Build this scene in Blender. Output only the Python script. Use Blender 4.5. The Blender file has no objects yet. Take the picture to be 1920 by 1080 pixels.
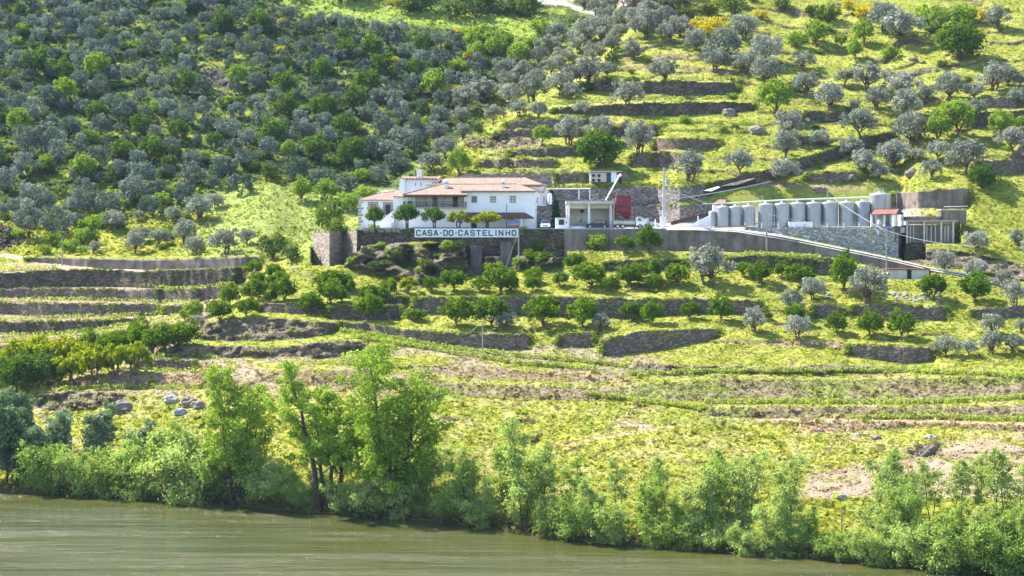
import bpy, math, random
import numpy as np
from mathutils import Vector

random.seed(7)
rng = np.random.default_rng(7)
SC = bpy.context.scene
COL = SC.collection

# ------------------------------------------------------------ camera, sky, sun, exposure
F, H, VH = 3675.0, 36.0, 435.0          # focal length in photo pixels, eye height above the river, row of the horizon
cam_d = bpy.data.cameras.new('camera')
cam_d.sensor_width = 36.0
cam_d.lens = F / 1920 * 36
cam_d.shift_y = -(540 - VH) / 1920
cam_d.clip_start = 1.0
cam_d.clip_end = 6000
cam = bpy.data.objects.new('camera', cam_d)
cam.location = (0, 0, H)
cam.rotation_euler = (math.radians(90), 0, 0)
COL.objects.link(cam)
SC.camera = cam

SUN = Vector((-0.56, 0.36, 0.76)).normalized()
elev = math.asin(SUN.z)
world = bpy.data.worlds.new('World')
SC.world = world
world.use_nodes = True
wn = world.node_tree
wn.nodes.clear()
sky = wn.nodes.new('ShaderNodeTexSky')
sky.sky_type = 'NISHITA'
sky.sun_disc = False
sky.sun_elevation = elev
sky.sun_rotation = math.atan2(SUN.x, SUN.y)
sky.air_density = 1.0
sky.dust_density = 0.3
sky.ozone_density = 3.0
bg = wn.nodes.new('ShaderNodeBackground')
bg.inputs['Strength'].default_value = 0.125
wo = wn.nodes.new('ShaderNodeOutputWorld')
wn.links.new(sky.outputs[0], bg.inputs[0])
wn.links.new(bg.outputs[0], wo.inputs[0])

sun_d = bpy.data.lights.new('sun', 'SUN')
sun_d.energy = 5.0
sun_d.angle = math.radians(0.53)
sun_d.color = (1.0, 0.95, 0.86)
sun = bpy.data.objects.new('sun', sun_d)
sun.rotation_euler = SUN.to_track_quat('Z', 'Y').to_euler()
COL.objects.link(sun)

SC.view_settings.view_transform = 'Standard'
SC.view_settings.look = 'None'
SC.view_settings.gamma = 1.0
SC.view_settings.use_curve_mapping = False
SC.view_settings.exposure = 1.64
SC.render.engine = 'CYCLES'
SC.cycles.max_bounces = 6
SC.cycles.diffuse_bounces = 2
SC.cycles.glossy_bounces = 3
SC.cycles.transmission_bounces = 4
SC.cycles.sample_clamp_indirect = 6.0
SC.cycles.volume_bounces = 0

# ------------------------------------------------------------ helpers: tags, noise, meshes
def tag(o, label=None, cat=None, group=None, kind=None):
    if label: o['label'] = label
    if cat: o['category'] = cat
    if group: o['group'] = group
    if kind: o['kind'] = kind
    return o

def empty(name, loc, label=None, cat=None, group=None, rz=0.0):
    o = bpy.data.objects.new(name, None)
    o.location = loc
    o.rotation_euler = (0, 0, rz)
    o.empty_display_size = 0.5
    COL.objects.link(o)
    return tag(o, label, cat, group)

def hsh(ix, iy, seed):
    h = (ix.astype(np.int64) * 374761393 + iy.astype(np.int64) * 668265263 + seed * 974634777) & 0xffffffff
    h = ((h ^ (h >> 13)) * 1274126177) & 0xffffffff
    return ((h ^ (h >> 16)) & 0xffff) / 65535.0

def vn(x, y, seed=0):
    x = np.asarray(x, float); y = np.asarray(y, float)
    ix = np.floor(x); iy = np.floor(y)
    fx = x - ix; fy = y - iy
    fx = fx * fx * (3 - 2 * fx); fy = fy * fy * (3 - 2 * fy)
    a = hsh(ix, iy, seed); b = hsh(ix + 1, iy, seed); c = hsh(ix, iy + 1, seed); d = hsh(ix + 1, iy + 1, seed)
    return (a + (b - a) * fx) * (1 - fy) + (c + (d - c) * fx) * fy

def fbm(x, y, seed=0, n=4):
    s = 0.0; a = 0.5; t = 0.0
    for k in range(n):
        s = s + a * vn(x * 2 ** k, y * 2 ** k, seed + 17 * k); t += a; a *= 0.55
    return s / t                                         # 0..1, centred on 0.5

def sst(x, a=0.0, b=1.0):
    t = np.clip((x - a) / (b - a), 0, 1)
    return t * t * (3 - 2 * t)

def mesh_np(name, verts, faces, mats=(), smooth=False, color=None, cname='tint'):
    """verts (n,3); faces (m,k) array, all with k corners"""
    me = bpy.data.meshes.new(name)
    verts = np.ascontiguousarray(verts, dtype=np.float32); faces = np.ascontiguousarray(faces, dtype=np.int32)
    nf, k = faces.shape
    me.vertices.add(len(verts)); me.vertices.foreach_set('co', verts.ravel())
    me.loops.add(nf * k); me.loops.foreach_set('vertex_index', faces.ravel())
    me.polygons.add(nf)
    me.polygons.foreach_set('loop_start', np.arange(0, nf * k, k, dtype=np.int32))
    me.polygons.foreach_set('loop_total', np.full(nf, k, dtype=np.int32))
    if smooth: me.polygons.foreach_set('use_smooth', np.ones(nf, dtype=bool))
    for m in mats: me.materials.append(m)
    if color is not None:
        at = me.color_attributes.new(cname, 'FLOAT_COLOR', 'POINT')
        c = np.ones((len(verts), 4), np.float32); c[:, :color.shape[1]] = color
        at.data.foreach_set('color', c.ravel())
    me.update(calc_edges=True)
    return me

def link(name, me, parent=None, loc=None):
    o = bpy.data.objects.new(name, me)
    if loc is not None: o.location = loc
    if parent is not None: o.parent = parent
    COL.objects.link(o)
    return o

class MB:
    """collects shapes and links them as ONE mesh object"""
    def __init__(self): self.v = []; self.f = []
    def add(self, vs, fs):
        n = len(self.v); self.v += [tuple(p) for p in vs]; self.f += [tuple(i + n for i in f) for f in fs]; return self
    def hexa(self, p):       # 8 points: bottom 4 ccw, top 4 ccw
        return self.add(p, [(3, 2, 1, 0), (4, 5, 6, 7), (0, 1, 5, 4), (1, 2, 6, 5), (2, 3, 7, 6), (3, 0, 4, 7)])
    def box(self, x0, x1, y0, y1, z0, z1):
        return self.hexa([(x0, y0, z0), (x1, y0, z0), (x1, y1, z0), (x0, y1, z0), (x0, y0, z1), (x1, y0, z1), (x1, y1, z1), (x0, y1, z1)])
    def bar(self, a, b, w, h=None):
        a = Vector(a); b = Vector(b); d = (b - a).normalized(); h = h or w
        up = Vector((0, 0, 1)) if abs(d.z) < 0.9 else Vector((0, 1, 0))
        s = d.cross(up).normalized() * w / 2; t = s.cross(d).normalized() * h / 2
        return self.hexa([a - s - t, a + s - t, b + s - t, b - s - t, a - s + t, a + s + t, b + s + t, b - s + t])
    def tube(self, pts, rad, n=8, cap=True):
        pts = [Vector(p) for p in pts]
        if not hasattr(rad, '__len__'): rad = [rad] * len(pts)
        vs = []; fs = []
        for i, p in enumerate(pts):
            d = (pts[min(i + 1, len(pts) - 1)] - pts[max(i - 1, 0)]).normalized()
            up = Vector((0, 0, 1)) if abs(d.z) < 0.9 else Vector((0, 1, 0))
            s = d.cross(up).normalized(); t = s.cross(d).normalized()
            for k in range(n):
                a = 2 * math.pi * k / n
                vs.append(p + (s * math.cos(a) + t * math.sin(a)) * rad[i])
        for i in range(len(pts) - 1):
            for k in range(n):
                k2 = (k + 1) % n
                fs.append((i * n + k, i * n + k2, (i + 1) * n + k2, (i + 1) * n + k))
        if cap: fs += [tuple(reversed(range(n))), tuple(range((len(pts) - 1) * n, len(pts) * n))]
        return self.add(vs, fs)
    def lathe(self, c, prof, n=24):   # prof: (r, z) from bottom to top
        vs = []; fs = []
        for r, z in prof:
            for k in range(n):
                a = 2 * math.pi * k / n
                vs.append((c[0] + r * math.cos(a), c[1] + r * math.sin(a), c[2] + z))
        for i in range(len(prof) - 1):
            for k in range(n):
                k2 = (k + 1) % n
                fs.append((i * n + k, i * n + k2, (i + 1) * n + k2, (i + 1) * n + k))
        fs += [tuple(reversed(range(n))), tuple(range((len(prof) - 1) * n, len(prof) * n))]
        return self.add(vs, fs)
    def prism(self, poly, y0, y1):    # polygon in (x, z), extruded along y
        n = len(poly)
        vs = [(x, y0, z) for x, z in poly] + [(x, y1, z) for x, z in poly]
        fs = [tuple(range(n)), tuple(reversed(range(n, 2 * n)))] + [((i + 1) % n, i, n + i, n + (i + 1) % n) for i in range(n)]
        return self.add(vs, fs)
    def prismx(self, poly, x0, x1):   # polygon in (y, z), extruded along x
        n = len(poly)
        vs = [(x0, y, z) for y, z in poly] + [(x1, y, z) for y, z in poly]
        fs = [tuple(reversed(range(n))), tuple(range(n, 2 * n))] + [(i, (i + 1) % n, n + (i + 1) % n, n + i) for i in range(n)]
        return self.add(vs, fs)
    def slab(self, pts, th):          # flat polygon with thickness downwards
        n = len(pts); lo = [(p[0], p[1], p[2] - th) for p in pts]
        fs = [tuple(range(n)), tuple(reversed(range(n, 2 * n)))] + [((i + 1) % n, i, n + i, n + (i + 1) % n) for i in range(n)]
        return self.add(list(pts) + lo, fs)
    def build(self, name, mat, parent=None, off=None, smooth=False, label=None, cat=None, group=None):
        off = Vector(off) if off is not None else (Vector(parent.location) if parent is not None else Vector((0, 0, 0)))
        me = bpy.data.meshes.new(name)
        me.from_pydata([(p[0] - off.x, p[1] - off.y, p[2] - off.z) for p in self.v], [], self.f)
        me.materials.append(mat)
        me.validate()
        if smooth:
            me.polygons.foreach_set('use_smooth', [True] * len(me.polygons))
            try: me.set_sharp_from_angle(angle=math.radians(40))
            except Exception: pass
        o = link(name, me, parent, None if parent is not None else off)
        return tag(o, label, cat, group)

# ------------------------------------------------------------ materials
def new_mat(name):
    m = bpy.data.materials.new(name); m.use_nodes = True
    nt = m.node_tree; nt.nodes.clear()
    out = nt.nodes.new('ShaderNodeOutputMaterial')
    return m, nt, nt.nodes, nt.links, out

def N(nt, typ, **kw):
    n = nt.nodes.new(typ)
    for k, v in kw.items():
        if k in n.inputs: n.inputs[k].default_value = v
        else: setattr(n, k, v)
    return n

def mix_rgb(nt, fac, a, b, blend='MIX'):
    n = nt.nodes.new('ShaderNodeMix'); n.data_type = 'RGBA'; n.blend_type = blend
    for sock, val in ((n.inputs[0], fac), (n.inputs[6], a), (n.inputs[7], b)):
        if isinstance(val, bpy.types.NodeSocket): nt.links.new(val, sock)
        elif isinstance(val, (int, float)): sock.default_value = val
        else: sock.default_value = (*val, 1) if len(val) == 3 else val
    return n.outputs[2]

def ramp(nt, fac, stops):
    n = nt.nodes.new('ShaderNodeValToRGB')
    cr = n.color_ramp
    while len(cr.elements) < len(stops): cr.elements.new(0.5)
    for e, (p, c) in zip(cr.elements, stops):
        e.position = p; e.color = (*c, 1) if hasattr(c, '__len__') else (c, c, c, 1)
    nt.links.new(fac, n.inputs[0])
    return n.outputs[0]

def noise(nt, scale, detail=4, rough=0.6, vec=None, out=0):
    n = N(nt, 'ShaderNodeTexNoise', Scale=scale, Detail=detail, Roughness=rough)
    if vec is not None: nt.links.new(vec, n.inputs['Vector'])
    return n.outputs[out]

def wpos(nt, scale=(1, 1, 1)):
    g = nt.nodes.new('ShaderNodeNewGeometry')
    if scale == (1, 1, 1): return g.outputs['Position']
    m = nt.nodes.new('ShaderNodeMapping'); m.inputs['Scale'].default_value = scale
    nt.links.new(g.outputs['Position'], m.inputs[0]); return m.outputs[0]

def surf(name, c1, c2, scale=1.0, rough=0.8, spots=None, bump=0.3, bscale=6.0, metal=0.0, streak=0.0, spec=0.3, bdist=0.1, stonec=None):
    """two-tone noisy paint / concrete / stone with optional run-off streaks and stones"""
    m, nt, nd, ln, out = new_mat(name)
    p = wpos(nt)
    col = mix_rgb(nt, ramp(nt, noise(nt, scale, 5, 0.65, p), [(0.3, 0.0), (0.7, 1.0)]), c1, c2)
    if streak:
        s = noise(nt, 1.0, 4, 0.6, wpos(nt, (0.9, 0.9, 0.10)))
        col = mix_rgb(nt, ramp(nt, s, [(0.40, 0.0), (0.72, streak)]), col, (c1[0] * .35, c1[1] * .34, c1[2] * .32))
    hgt = noise(nt, bscale, 4, 0.7, p)
    if stonec:
        v = N(nt, 'ShaderNodeTexVoronoi', Scale=stonec, Randomness=1.0); v.feature = 'F1'
        mp = wpos(nt, (1, 1, 2.0)); ln.new(mp, v.inputs['Vector'])
        hv = N(nt, 'ShaderNodeSeparateColor'); ln.new(v.outputs['Color'], hv.inputs[0])
        col = mix_rgb(nt, 0.75, col, ramp(nt, hv.outputs[0], [(0.0, [c * .55 for c in c1]), (0.5, c1), (1.0, [min(1, c * 1.5) for c in c2])]))
        v2 = N(nt, 'ShaderNodeTexVoronoi', Scale=stonec); v2.feature = 'DISTANCE_TO_EDGE'; ln.new(mp, v2.inputs['Vector'])
        e = ramp(nt, v2.outputs['Distance'], [(0.0, 0.0), (0.12, 1.0)])
        col = mix_rgb(nt, ramp(nt, v2.outputs['Distance'], [(0.0, 0.55), (0.08, 0.0)]), col, [c * .3 for c in c1])
        hgt = e
    if spots:
        col = mix_rgb(nt, ramp(nt, noise(nt, spots[1], 6, 0.7, p), [(spots[2], 0.0), (spots[2] + .08, 0.85)]), col, spots[0])
    b = N(nt, 'ShaderNodeBump', Strength=bump, Distance=bdist); ln.new(hgt, b.inputs['Height'])
    s = N(nt, 'ShaderNodeBsdfPrincipled', Roughness=rough, Metallic=metal)
    s.inputs['Specular IOR Level'].default_value = spec
    ln.new(col, s.inputs['Base Color']); ln.new(b.outputs[0], s.inputs['Normal']); ln.new(s.outputs[0], out.inputs[0])
    return m

def leaf_mat(name, c, trans=0.35, var=0.25, gloss=0.12, hue=None, tcol=None, own=True):
    m, nt, nd, ln, out = new_mat(name)
    oi = nd.new('ShaderNodeObjectInfo')
    at = nd.new('ShaderNodeVertexColor'); at.layer_name = 'tint'
    c2 = hue or (c[0] * 1.5, c[1] * 1.25, c[2] * 0.8)
    base = mix_rgb(nt, oi.outputs['Random'], c, c2)
    base = mix_rgb(nt, ramp(nt, noise(nt, 0.35, 3, 0.6, wpos(nt)), [(0.35, 0.0), (0.65, var)]), base, [x * 0.62 for x in c])
    base = mix_rgb(nt, 1.0, base, at.outputs['Color'], 'MULTIPLY')
    d = nd.new('ShaderNodeBsdfDiffuse'); t = nd.new('ShaderNodeBsdfTranslucent')
    ln.new(base, d.inputs['Color'])
    tc = mix_rgb(nt, 1.0, base, tcol or (1.5, 1.6, 0.6), 'MULTIPLY'); ln.new(tc, t.inputs['Color'])
    mx = N(nt, 'ShaderNodeMixShader', Fac=trans); ln.new(d.outputs[0], mx.inputs[1]); ln.new(t.outputs[0], mx.inputs[2])
    ln.new(mx.outputs[0], out.inputs[0])
    return m

M = {}
M['bark'] = surf('bark', (0.10, 0.075, 0.05), (0.19, 0.15, 0.11), 3, 0.9, bscale=12)
M['dark_bark'] = surf('dark_bark', (0.05, 0.04, 0.03), (0.10, 0.08, 0.06), 3, 0.9, bscale=12)
M['drystone'] = surf('drystone', (0.20, 0.15, 0.115), (0.30, 0.23, 0.175), 0.5, 0.95, ((0.09, 0.11, 0.035), 0.6, 0.56), 0.9, stonec=2.6, bdist=0.15)
M['pale_stone'] = surf('pale_stone', (0.22, 0.19, 0.17), (0.36, 0.32, 0.29), 0.6, 0.95, ((0.14, 0.13, 0.07), 0.5, 0.6), 0.9, stonec=2.4, bdist=0.15)
M['castle_stone'] = surf('castle_stone', (0.30, 0.24, 0.19), (0.44, 0.37, 0.29), 0.6, 0.95, None, 0.8, stonec=2.6, bdist=0.12)
M['mossy_stone'] = surf('mossy_stone', (0.13, 0.10, 0.075), (0.21, 0.16, 0.12), 0.5, 0.95, ((0.055, 0.075, 0.025), 0.35, 0.5), 0.9, stonec=2.2, bdist=0.15)
M['white_stone'] = surf('whitewashed_stone', (0.38, 0.36, 0.34), (0.58, 0.56, 0.54), 0.4, 0.95, ((0.16, 0.14, 0.09), 0.4, 0.58), 0.9, stonec=2.4, bdist=0.15)
M['concrete'] = surf('concrete', (0.14, 0.11, 0.092), (0.29, 0.235, 0.20), 0.45, 0.9, ((0.09, 0.095, 0.05), 0.22, 0.56), 0.2, streak=0.6)
M['pale_concrete'] = surf('pale_concrete', (0.52, 0.49, 0.44), (0.62, 0.58, 0.52), 0.8, 0.9, None, 0.3, streak=0.2)
M['earth_cut'] = surf('earth_cut', (0.22, 0.17, 0.13), (0.33, 0.26, 0.20), 0.8, 0.95, ((0.16, 0.18, 0.05), 0.5, 0.58), 0.8, bscale=2.5, bdist=0.3)
M['rock'] = surf('rock', (0.16, 0.13, 0.11), (0.33, 0.27, 0.22), 0.35, 0.9, ((0.16, 0.17, 0.05), 0.3, 0.62), 0.9, bscale=1.2, bdist=0.5)
M['pale_rock'] = surf('pale_rock', (0.30, 0.28, 0.27), (0.45, 0.42, 0.40), 0.6, 0.9, None, 0.8, bscale=2.0, bdist=0.3)
# ------------------------------------------------------------ the terraces: outline of every wall and bank, (column, row) of its top and its foot in the photo's grid
def zz(pts, ox, oy, s): return [(ox + x / s, oy + y / s) for x, y in pts]
# name, label, material, top line, foot line, steepness (1 = wall), own mesh?
WALLS = [
 # left valley terraces
 ('retaining_wall', 'long grey concrete and stone retaining wall, uppermost of the left vineyard terraces, above the dirt road', 'concrete', [(52, 484), (133, 485), (267, 489), (400, 485), (490, 482)], [(52, 489), (117, 496), (183, 502), (267, 505), (400, 502), (488, 498)], 1),
 ('stone_wall', 'dark mossy terrace wall directly below the dirt road on the left', 'mossy_stone', [(-200, 518), (0, 513), (113, 508), (190, 506), (265, 510), (430, 504), (468, 501)], [(-200, 550), (0, 542), (100, 538), (180, 536), (290, 540), (320, 541), (458, 531)], 1),
 ('stone_wall', 'second terrace wall below the dirt road, brown stone reaching to the orange grove', 'drystone', [(-200, 548), (0, 545), (40, 541), (190, 543), (320, 544), (455, 535)], [(-200, 560), (0, 556), (40, 560), (160, 562), (280, 566), (360, 564), (440, 556)], 1),
 ('stone_wall', 'third terrace wall below the dirt road, curving round the left vineyard bank', 'drystone', [(-200, 575), (0, 568), (100, 569), (180, 571), (300, 570)], [(-200, 590), (20, 588), (80, 596), (190, 592), (296, 590)], 1),
 ('stone_wall', 'short brown wall beside the steps on the left terraces', 'drystone', [(304, 577), (340, 573), (372, 571)], [(306, 591), (345, 589), (368, 582)], 1),
 ('stone_wall', 'tall shaded terrace wall, fourth below the dirt road on the left', 'mossy_stone', [(-200, 612), (0, 605), (70, 603), (180, 601), (276, 596)], [(-200, 634), (0, 625), (100, 627), (190, 617), (262, 602)], 1),
 ('stone_wall', 'lowest terrace wall on the left, just above the orange orchard', 'drystone', [(-200, 658), (0, 651), (67, 645), (180, 633), (262, 619), (333, 610)], [(-200, 668), (0, 661), (73, 658), (166, 641), (240, 630), (330, 617)], 1),
 ('stone_wall', 'short straight stone wall above the left brown vineyard bank', 'drystone', [(257, 675), (310, 674), (367, 676)], [(257, 691), (310, 693), (366, 693)], 1),
 # walls round the tower spur
 ('stone_wall', 'brown stone wall below the left end of the orange terraces', 'drystone', [(486, 571), (560, 571), (615, 570)], [(486, 584), (560, 588), (612, 586)], 1),
 ('stone_wall', 'shaded stone wall behind the orange trees below the tower', 'mossy_stone', [(613, 576), (680, 577), (756, 573)], [(616, 597), (690, 600), (752, 598)], 1),
 ('stone_wall', 'stone wall beneath the upper orange row left of the long terrace wall', 'mossy_stone', [(700, 559), (764, 557)], [(704, 570), (760, 569)], 1),
 # middle terraces
 ('stone_wall', 'long dry stone wall across the middle terraces behind the front row of orange trees', 'drystone', [(768, 560), (860, 559), (960, 558), (1170, 561), (1300, 562), (1432, 567)], [(776, 586), (860, 588), (960, 590), (1170, 596), (1300, 588), (1426, 588)], 1),
 ('stone_wall', 'lower dry stone wall under the front row of orange trees, left of the power pole', 'drystone', [(637, 606), (700, 611), (760, 620), (893, 629), (997, 627)], [(637, 616), (700, 623), (760, 633), (843, 647), (927, 653), (993, 655)], 1),
 ('stone_wall', 'short stone wall just right of the gap below the orange trees', 'drystone', [(1046, 628), (1090, 626), (1130, 623)], [(1047, 648), (1080, 650), (1112, 649)], 1),
 ('stone_wall', 'bulging stone wall under three orange trees in the middle of the slope', 'drystone', [(1128, 640), (1165, 630), (1200, 622), (1270, 620), (1350, 618)], [(1130, 664), (1165, 667), (1200, 659), (1250, 652), (1346, 632)], 1),
 ('stone_wall', 'stone wall on the right below the big grey olive and rubble heap', 'drystone', [(1594, 573), (1680, 574), (1782, 577)], [(1598, 589), (1690, 594), (1776, 601)], 1),
 ('stone_wall', 'short curved stone wall beneath the leaning pair of olives', 'drystone', [(1524, 573), (1552, 569), (1582, 580)], [(1524, 594), (1552, 595), (1582, 592)], 1),
 ('stone_wall', 'lowest long stone wall on the right beneath three small orange trees', 'drystone', [(1588, 648), (1670, 650), (1758, 652)], [(1590, 665), (1700, 682), (1752, 674)], 1),
 ('stone_wall', 'overgrown bank wall below the narrow vegetable strip on the right', 'mossy_stone', [(1362, 484), (1430, 482), (1500, 485), (1572, 489)], [(1364, 500), (1430, 498), (1520, 511), (1566, 506)], 1),
 ('stone_wall', 'small grey rock wall left of the tall dark orange tree', 'drystone', [(1524, 494), (1548, 489), (1574, 490)], [(1526, 511), (1548, 514), (1571, 512)], 1),
 ('stone_wall', 'low mossy wall left of the big grey olive under the concrete wall', 'mossy_stone', [(1132, 493), (1200, 488), (1286, 489)], [(1133, 505), (1200, 507), (1280, 501)], 1),
 ('stone_wall', 'stone wall at the right frame edge below the concrete road', 'drystone', [(1820, 583), (1870, 579), (1930, 575), (2000, 576)], [(1822, 594), (1870, 596), (1930, 592), (2000, 592)], 1),
 # upper right hillside terraces
 ('stone_wall', 'uppermost dark stone terrace wall on the right hill below the fenced vineyard', 'mossy_stone', [(1098, 158), (1160, 154), (1280, 156), (1384, 158)], [(1100, 170), (1160, 172), (1280, 177), (1382, 176)], 1),
 ('stone_wall', 'long dark terrace wall halfway up the right hill, above the young vines', 'mossy_stone', [(1034, 205), (1100, 202), (1150, 199), (1280, 194), (1420, 194)], [(1036, 212), (1100, 214), (1160, 215), (1280, 217), (1414, 206)], 1),
 ('stone_wall', 'thin stone wall right of the spreading olive on the ridge', 'drystone', [(948, 232), (970, 230), (1010, 228), (1112, 226)], [(950, 243), (970, 242), (1010, 240), (1110, 236)], 1),
 ('stone_wall', 'ragged stone wall beneath the small olive, second step up the ridge', 'drystone', [(928, 249), (950, 247), (1010, 245), (1100, 243)], [(930, 257), (950, 257), (1010, 256), (1096, 254)], 1),
 ('stone_wall', 'dark wall behind the pair of olives and green bush on the hill', 'mossy_stone', [(1140, 240), (1200, 238), (1242, 236)], [(1142, 256), (1200, 258), (1238, 254)], 1),
 ('stone_wall', 'stone wall running left from the broad green bush above the house', 'drystone', [(952, 285), (1010, 280), (1092, 276)], [(954, 293), (1010, 293), (1088, 290)], 1),
 ('stone_wall', 'broken stone wall on the first terrace above the red roofs', 'drystone', [(896, 303), (940, 301), (1000, 300), (1046, 302)], [(898, 314), (940, 314), (1000, 314), (1042, 314)], 1),
 ('stone_wall', 'brown stone wall below the olive right of the broad green bush', 'drystone', [(1180, 293), (1230, 290), (1292, 292)], [(1182, 310), (1230, 311), (1288, 308)], 1),
 ('stone_wall', 'mid-height stone wall on the right hill below the young vine field', 'drystone', [(1224, 264), (1290, 262), (1352, 262)], [(1226, 279), (1290, 280), (1348, 276)], 1),
 ('stone_wall', 'long slanting dark stone wall climbing right from the corrugated cover', 'mossy_stone', [(1330, 345), (1400, 330), (1460, 316), (1493, 304), (1570, 277), (1640, 256), (1676, 247)], [(1332, 352), (1400, 346), (1460, 334), (1500, 320), (1570, 298), (1640, 272), (1674, 256)], 1),
 ('stone_wall', 'low stone wall under the tufted grass ledge above the steel tanks', 'drystone', [(1508, 328), (1560, 326), (1620, 324)], [(1510, 338), (1560, 340), (1616, 337)], 1),
 ('stone_wall', 'dark stone wall at the far right above the olive clump', 'mossy_stone', [(1808, 222), (1850, 212), (1930, 208), (2000, 206)], [(1810, 236), (1850, 232), (1930, 226), (2000, 224)], 1),
 ('stone_wall', 'stone terrace wall at the right frame edge beside the dark round bush', 'drystone', [(1822, 305), (1870, 303), (1930, 301), (2000, 300)], [(1824, 322), (1870, 325), (1930, 322), (2000, 321)], 1),
 ('stone_wall', 'small stone wall under the two leaning olives at the right edge', 'drystone', [(1838, 190), (1880, 184), (1930, 180), (2000, 178)], [(1840, 202), (1880, 200), (1930, 196), (2000, 194)], 1),
 ('stone_wall', 'short dark stone wall near the bright green tree on the hill', 'mossy_stone', [(1508, 210), (1560, 212), (1610, 206)], [(1510, 226), (1560, 228), (1608, 220)], 1),
 ('stone_wall', 'reddish stone wall directly behind the ridge of the house roof', 'castle_stone', [(858, 327), (950, 326), (1040, 326)], [(858, 345), (950, 345), (1040, 350)], 1),
 ('stone_wall', 'brown earth-topped wall left of the fan cooler box', 'drystone', [(1042, 327), (1075, 326), (1104, 324)], [(1042, 341), (1075, 341), (1104, 340)], 1),
 ('stone_wall', 'high pale stone wall behind the open shed and red hopper', 'pale_stone', [(1036, 354), (1106, 352), (1180, 353), (1246, 353), (1330, 350)], [(1036, 418), (1106, 420), (1180, 382), (1246, 384), (1328, 366)], 1),
 ('stone_wall', 'rough pale stone wall behind the concrete power pole, below the upper wall', 'pale_stone', [(1156, 390), (1200, 388), (1260, 386), (1320, 384), (1352, 388)], [(1156, 410), (1200, 415), (1260, 417), (1300, 413), (1346, 403)], 1),
 ('retaining_wall', 'tall grey concrete retaining wall right of the biggest tank', 'concrete', [(1670, 364), (1730, 360), (1800, 355), (1826, 353)], [(1672, 390), (1730, 389), (1800, 387), (1816, 386)], 1),
]
# earth banks and rock faces that are part of the ground itself: top, foot, steepness, colour key
BANKS = [
 ([(134, 716), (160, 704), (250, 700), (400, 700), (475, 716)], [(136, 720), (160, 727), (250, 728), (400, 727), (470, 722)], .8, 'soil'),
 ([(376, 676), (400, 678), (440, 690)], [(376, 690), (400, 694), (436, 694)], .8, 'soil'),
 ([(74, 742), (120, 735), (190, 734), (240, 742)], [(76, 765), (120, 772), (190, 764), (236, 752)], .8, 'rock'),
 ([(380, 607), (430, 598), (500, 596), (570, 600), (636, 606)], [(382, 636), (430, 640), (500, 639), (570, 636), (632, 622)], 1, 'rock'),
 ([(298, 657), (340, 650), (440, 648), (530, 652), (600, 640), (680, 640)], [(300, 660), (340, 668), (440, 671), (530, 668), (600, 672), (676, 662)], .95, 'rock'),
 ([(480, 700), (540, 695), (640, 692), (700, 700)], [(484, 712), (540, 722), (640, 724), (696, 716)], .8, 'soil'),
 ([(650, 492), (672, 458), (780, 450), (880, 456), (1058, 470)], [(654, 500), (700, 512), (780, 530), (860, 518), (1000, 502), (1056, 492)], .96, 'cliff'),
 ([(1360, 636), (1500, 640), (1580, 640)], [(1362, 642), (1500, 650), (1576, 650)], .5, 'soil'),
 ([(1190, 682), (1300, 686), (1440, 690), (1560, 684), (1700, 690)], [(1192, 694), (1300, 702), (1440, 700), (1560, 700), (1696, 698)], .7, 'rock'),
 ([(780, 690), (900, 688), (1000, 696), (1100, 700), (1180, 706)], [(784, 700), (900, 712), (1000, 714), (1100, 718), (1176, 716)], .5, 'soil'),
 ([(1250, 722), (1330, 712), (1500, 711), (1700, 710), (1830, 708), (2340, 705)], [(1252, 752), (1330, 753), (1500, 750), (1700, 750), (1830, 748), (2340, 745)], .7, 'bank'),
 ([(800, 716), (950, 722), (1100, 728), (1250, 722)], [(802, 740), (950, 746), (1100, 752), (1246, 748)], .5, 'bank'),
 ([(1330, 768), (1450, 762), (1600, 762), (1800, 762), (2340, 760)], [(1332, 780), (1450, 784), (1600, 785), (1800, 787), (2340, 788)], .8, 'bank'),
 ([(1430, 789), (1600, 790), (1740, 792), (1920, 797), (2340, 800)], [(1432, 792), (1560, 812), (1740, 800), (1920, 812), (2340, 816)], .8, 'soil'),
 ([(1694, 842), (1730, 832), (1756, 829)], [(1696, 846), (1730, 856), (1752, 850)], .95, 'rock'),
 ([(1510, 890), (1600, 876), (1680, 862), (1820, 846), (2340, 836)], [(1512, 893), (1600, 884), (1680, 872), (1820, 856), (2340, 850)], .8, 'soil'),
 ([(1520, 905), (1640, 898), (1800, 890), (2340, 880)], [(1522, 922), (1640, 916), (1800, 908), (2340, 900)], .7, 'pale'),
 ([(1090, 350), (1700, 350)], [(1092, 352), (1696, 352)], .1, 'soil'),
 ([(1700, 470), (1760, 466), (1840, 480), (1930, 500)], [(1702, 492), (1760, 498), (1840, 512), (1930, 528)], .6, 'rock'),
 ([(870, 262), (930, 256), (1010, 260)], [(872, 276), (930, 282), (1006, 274)], .6, 'rock'),
 ([(1160, 268), (1190, 262)], [(1160, 274), (1188, 274)], .5, 'soil'),
 ([(344, 112), (380, 116), (422, 142), (440, 160)], [(346, 118), (380, 140), (420, 168), (438, 172)], .8, 'darkrock'),
 ([(4, 285), (20, 278), (52, 300)], [(5, 320), (24, 322), (50, 316)], .9, 'darkrock'),
 ([(-20, 425), (10, 422), (38, 440)], [(-20, 468), (10, 470), (36, 460)], .9, 'darkrock'),
 ([(356, 0), (390, 0), (420, 20)], [(356, 20), (390, 30), (418, 36)], .8, 'darkrock'),
 ([(1100, 118), (1250, 100), (1400, 104)], [(1100, 122), (1250, 108), (1400, 110)], .7, 'soil'),
 ([(1100, 128), (1250, 120), (1380, 134)], [(1100, 133), (1250, 127), (1378, 140)], .7, 'soil'),
 ([(1640, 140), (1720, 130), (1800, 120)], [(1642, 146), (1720, 140), (1798, 126)], .6, 'rock'),
]
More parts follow.
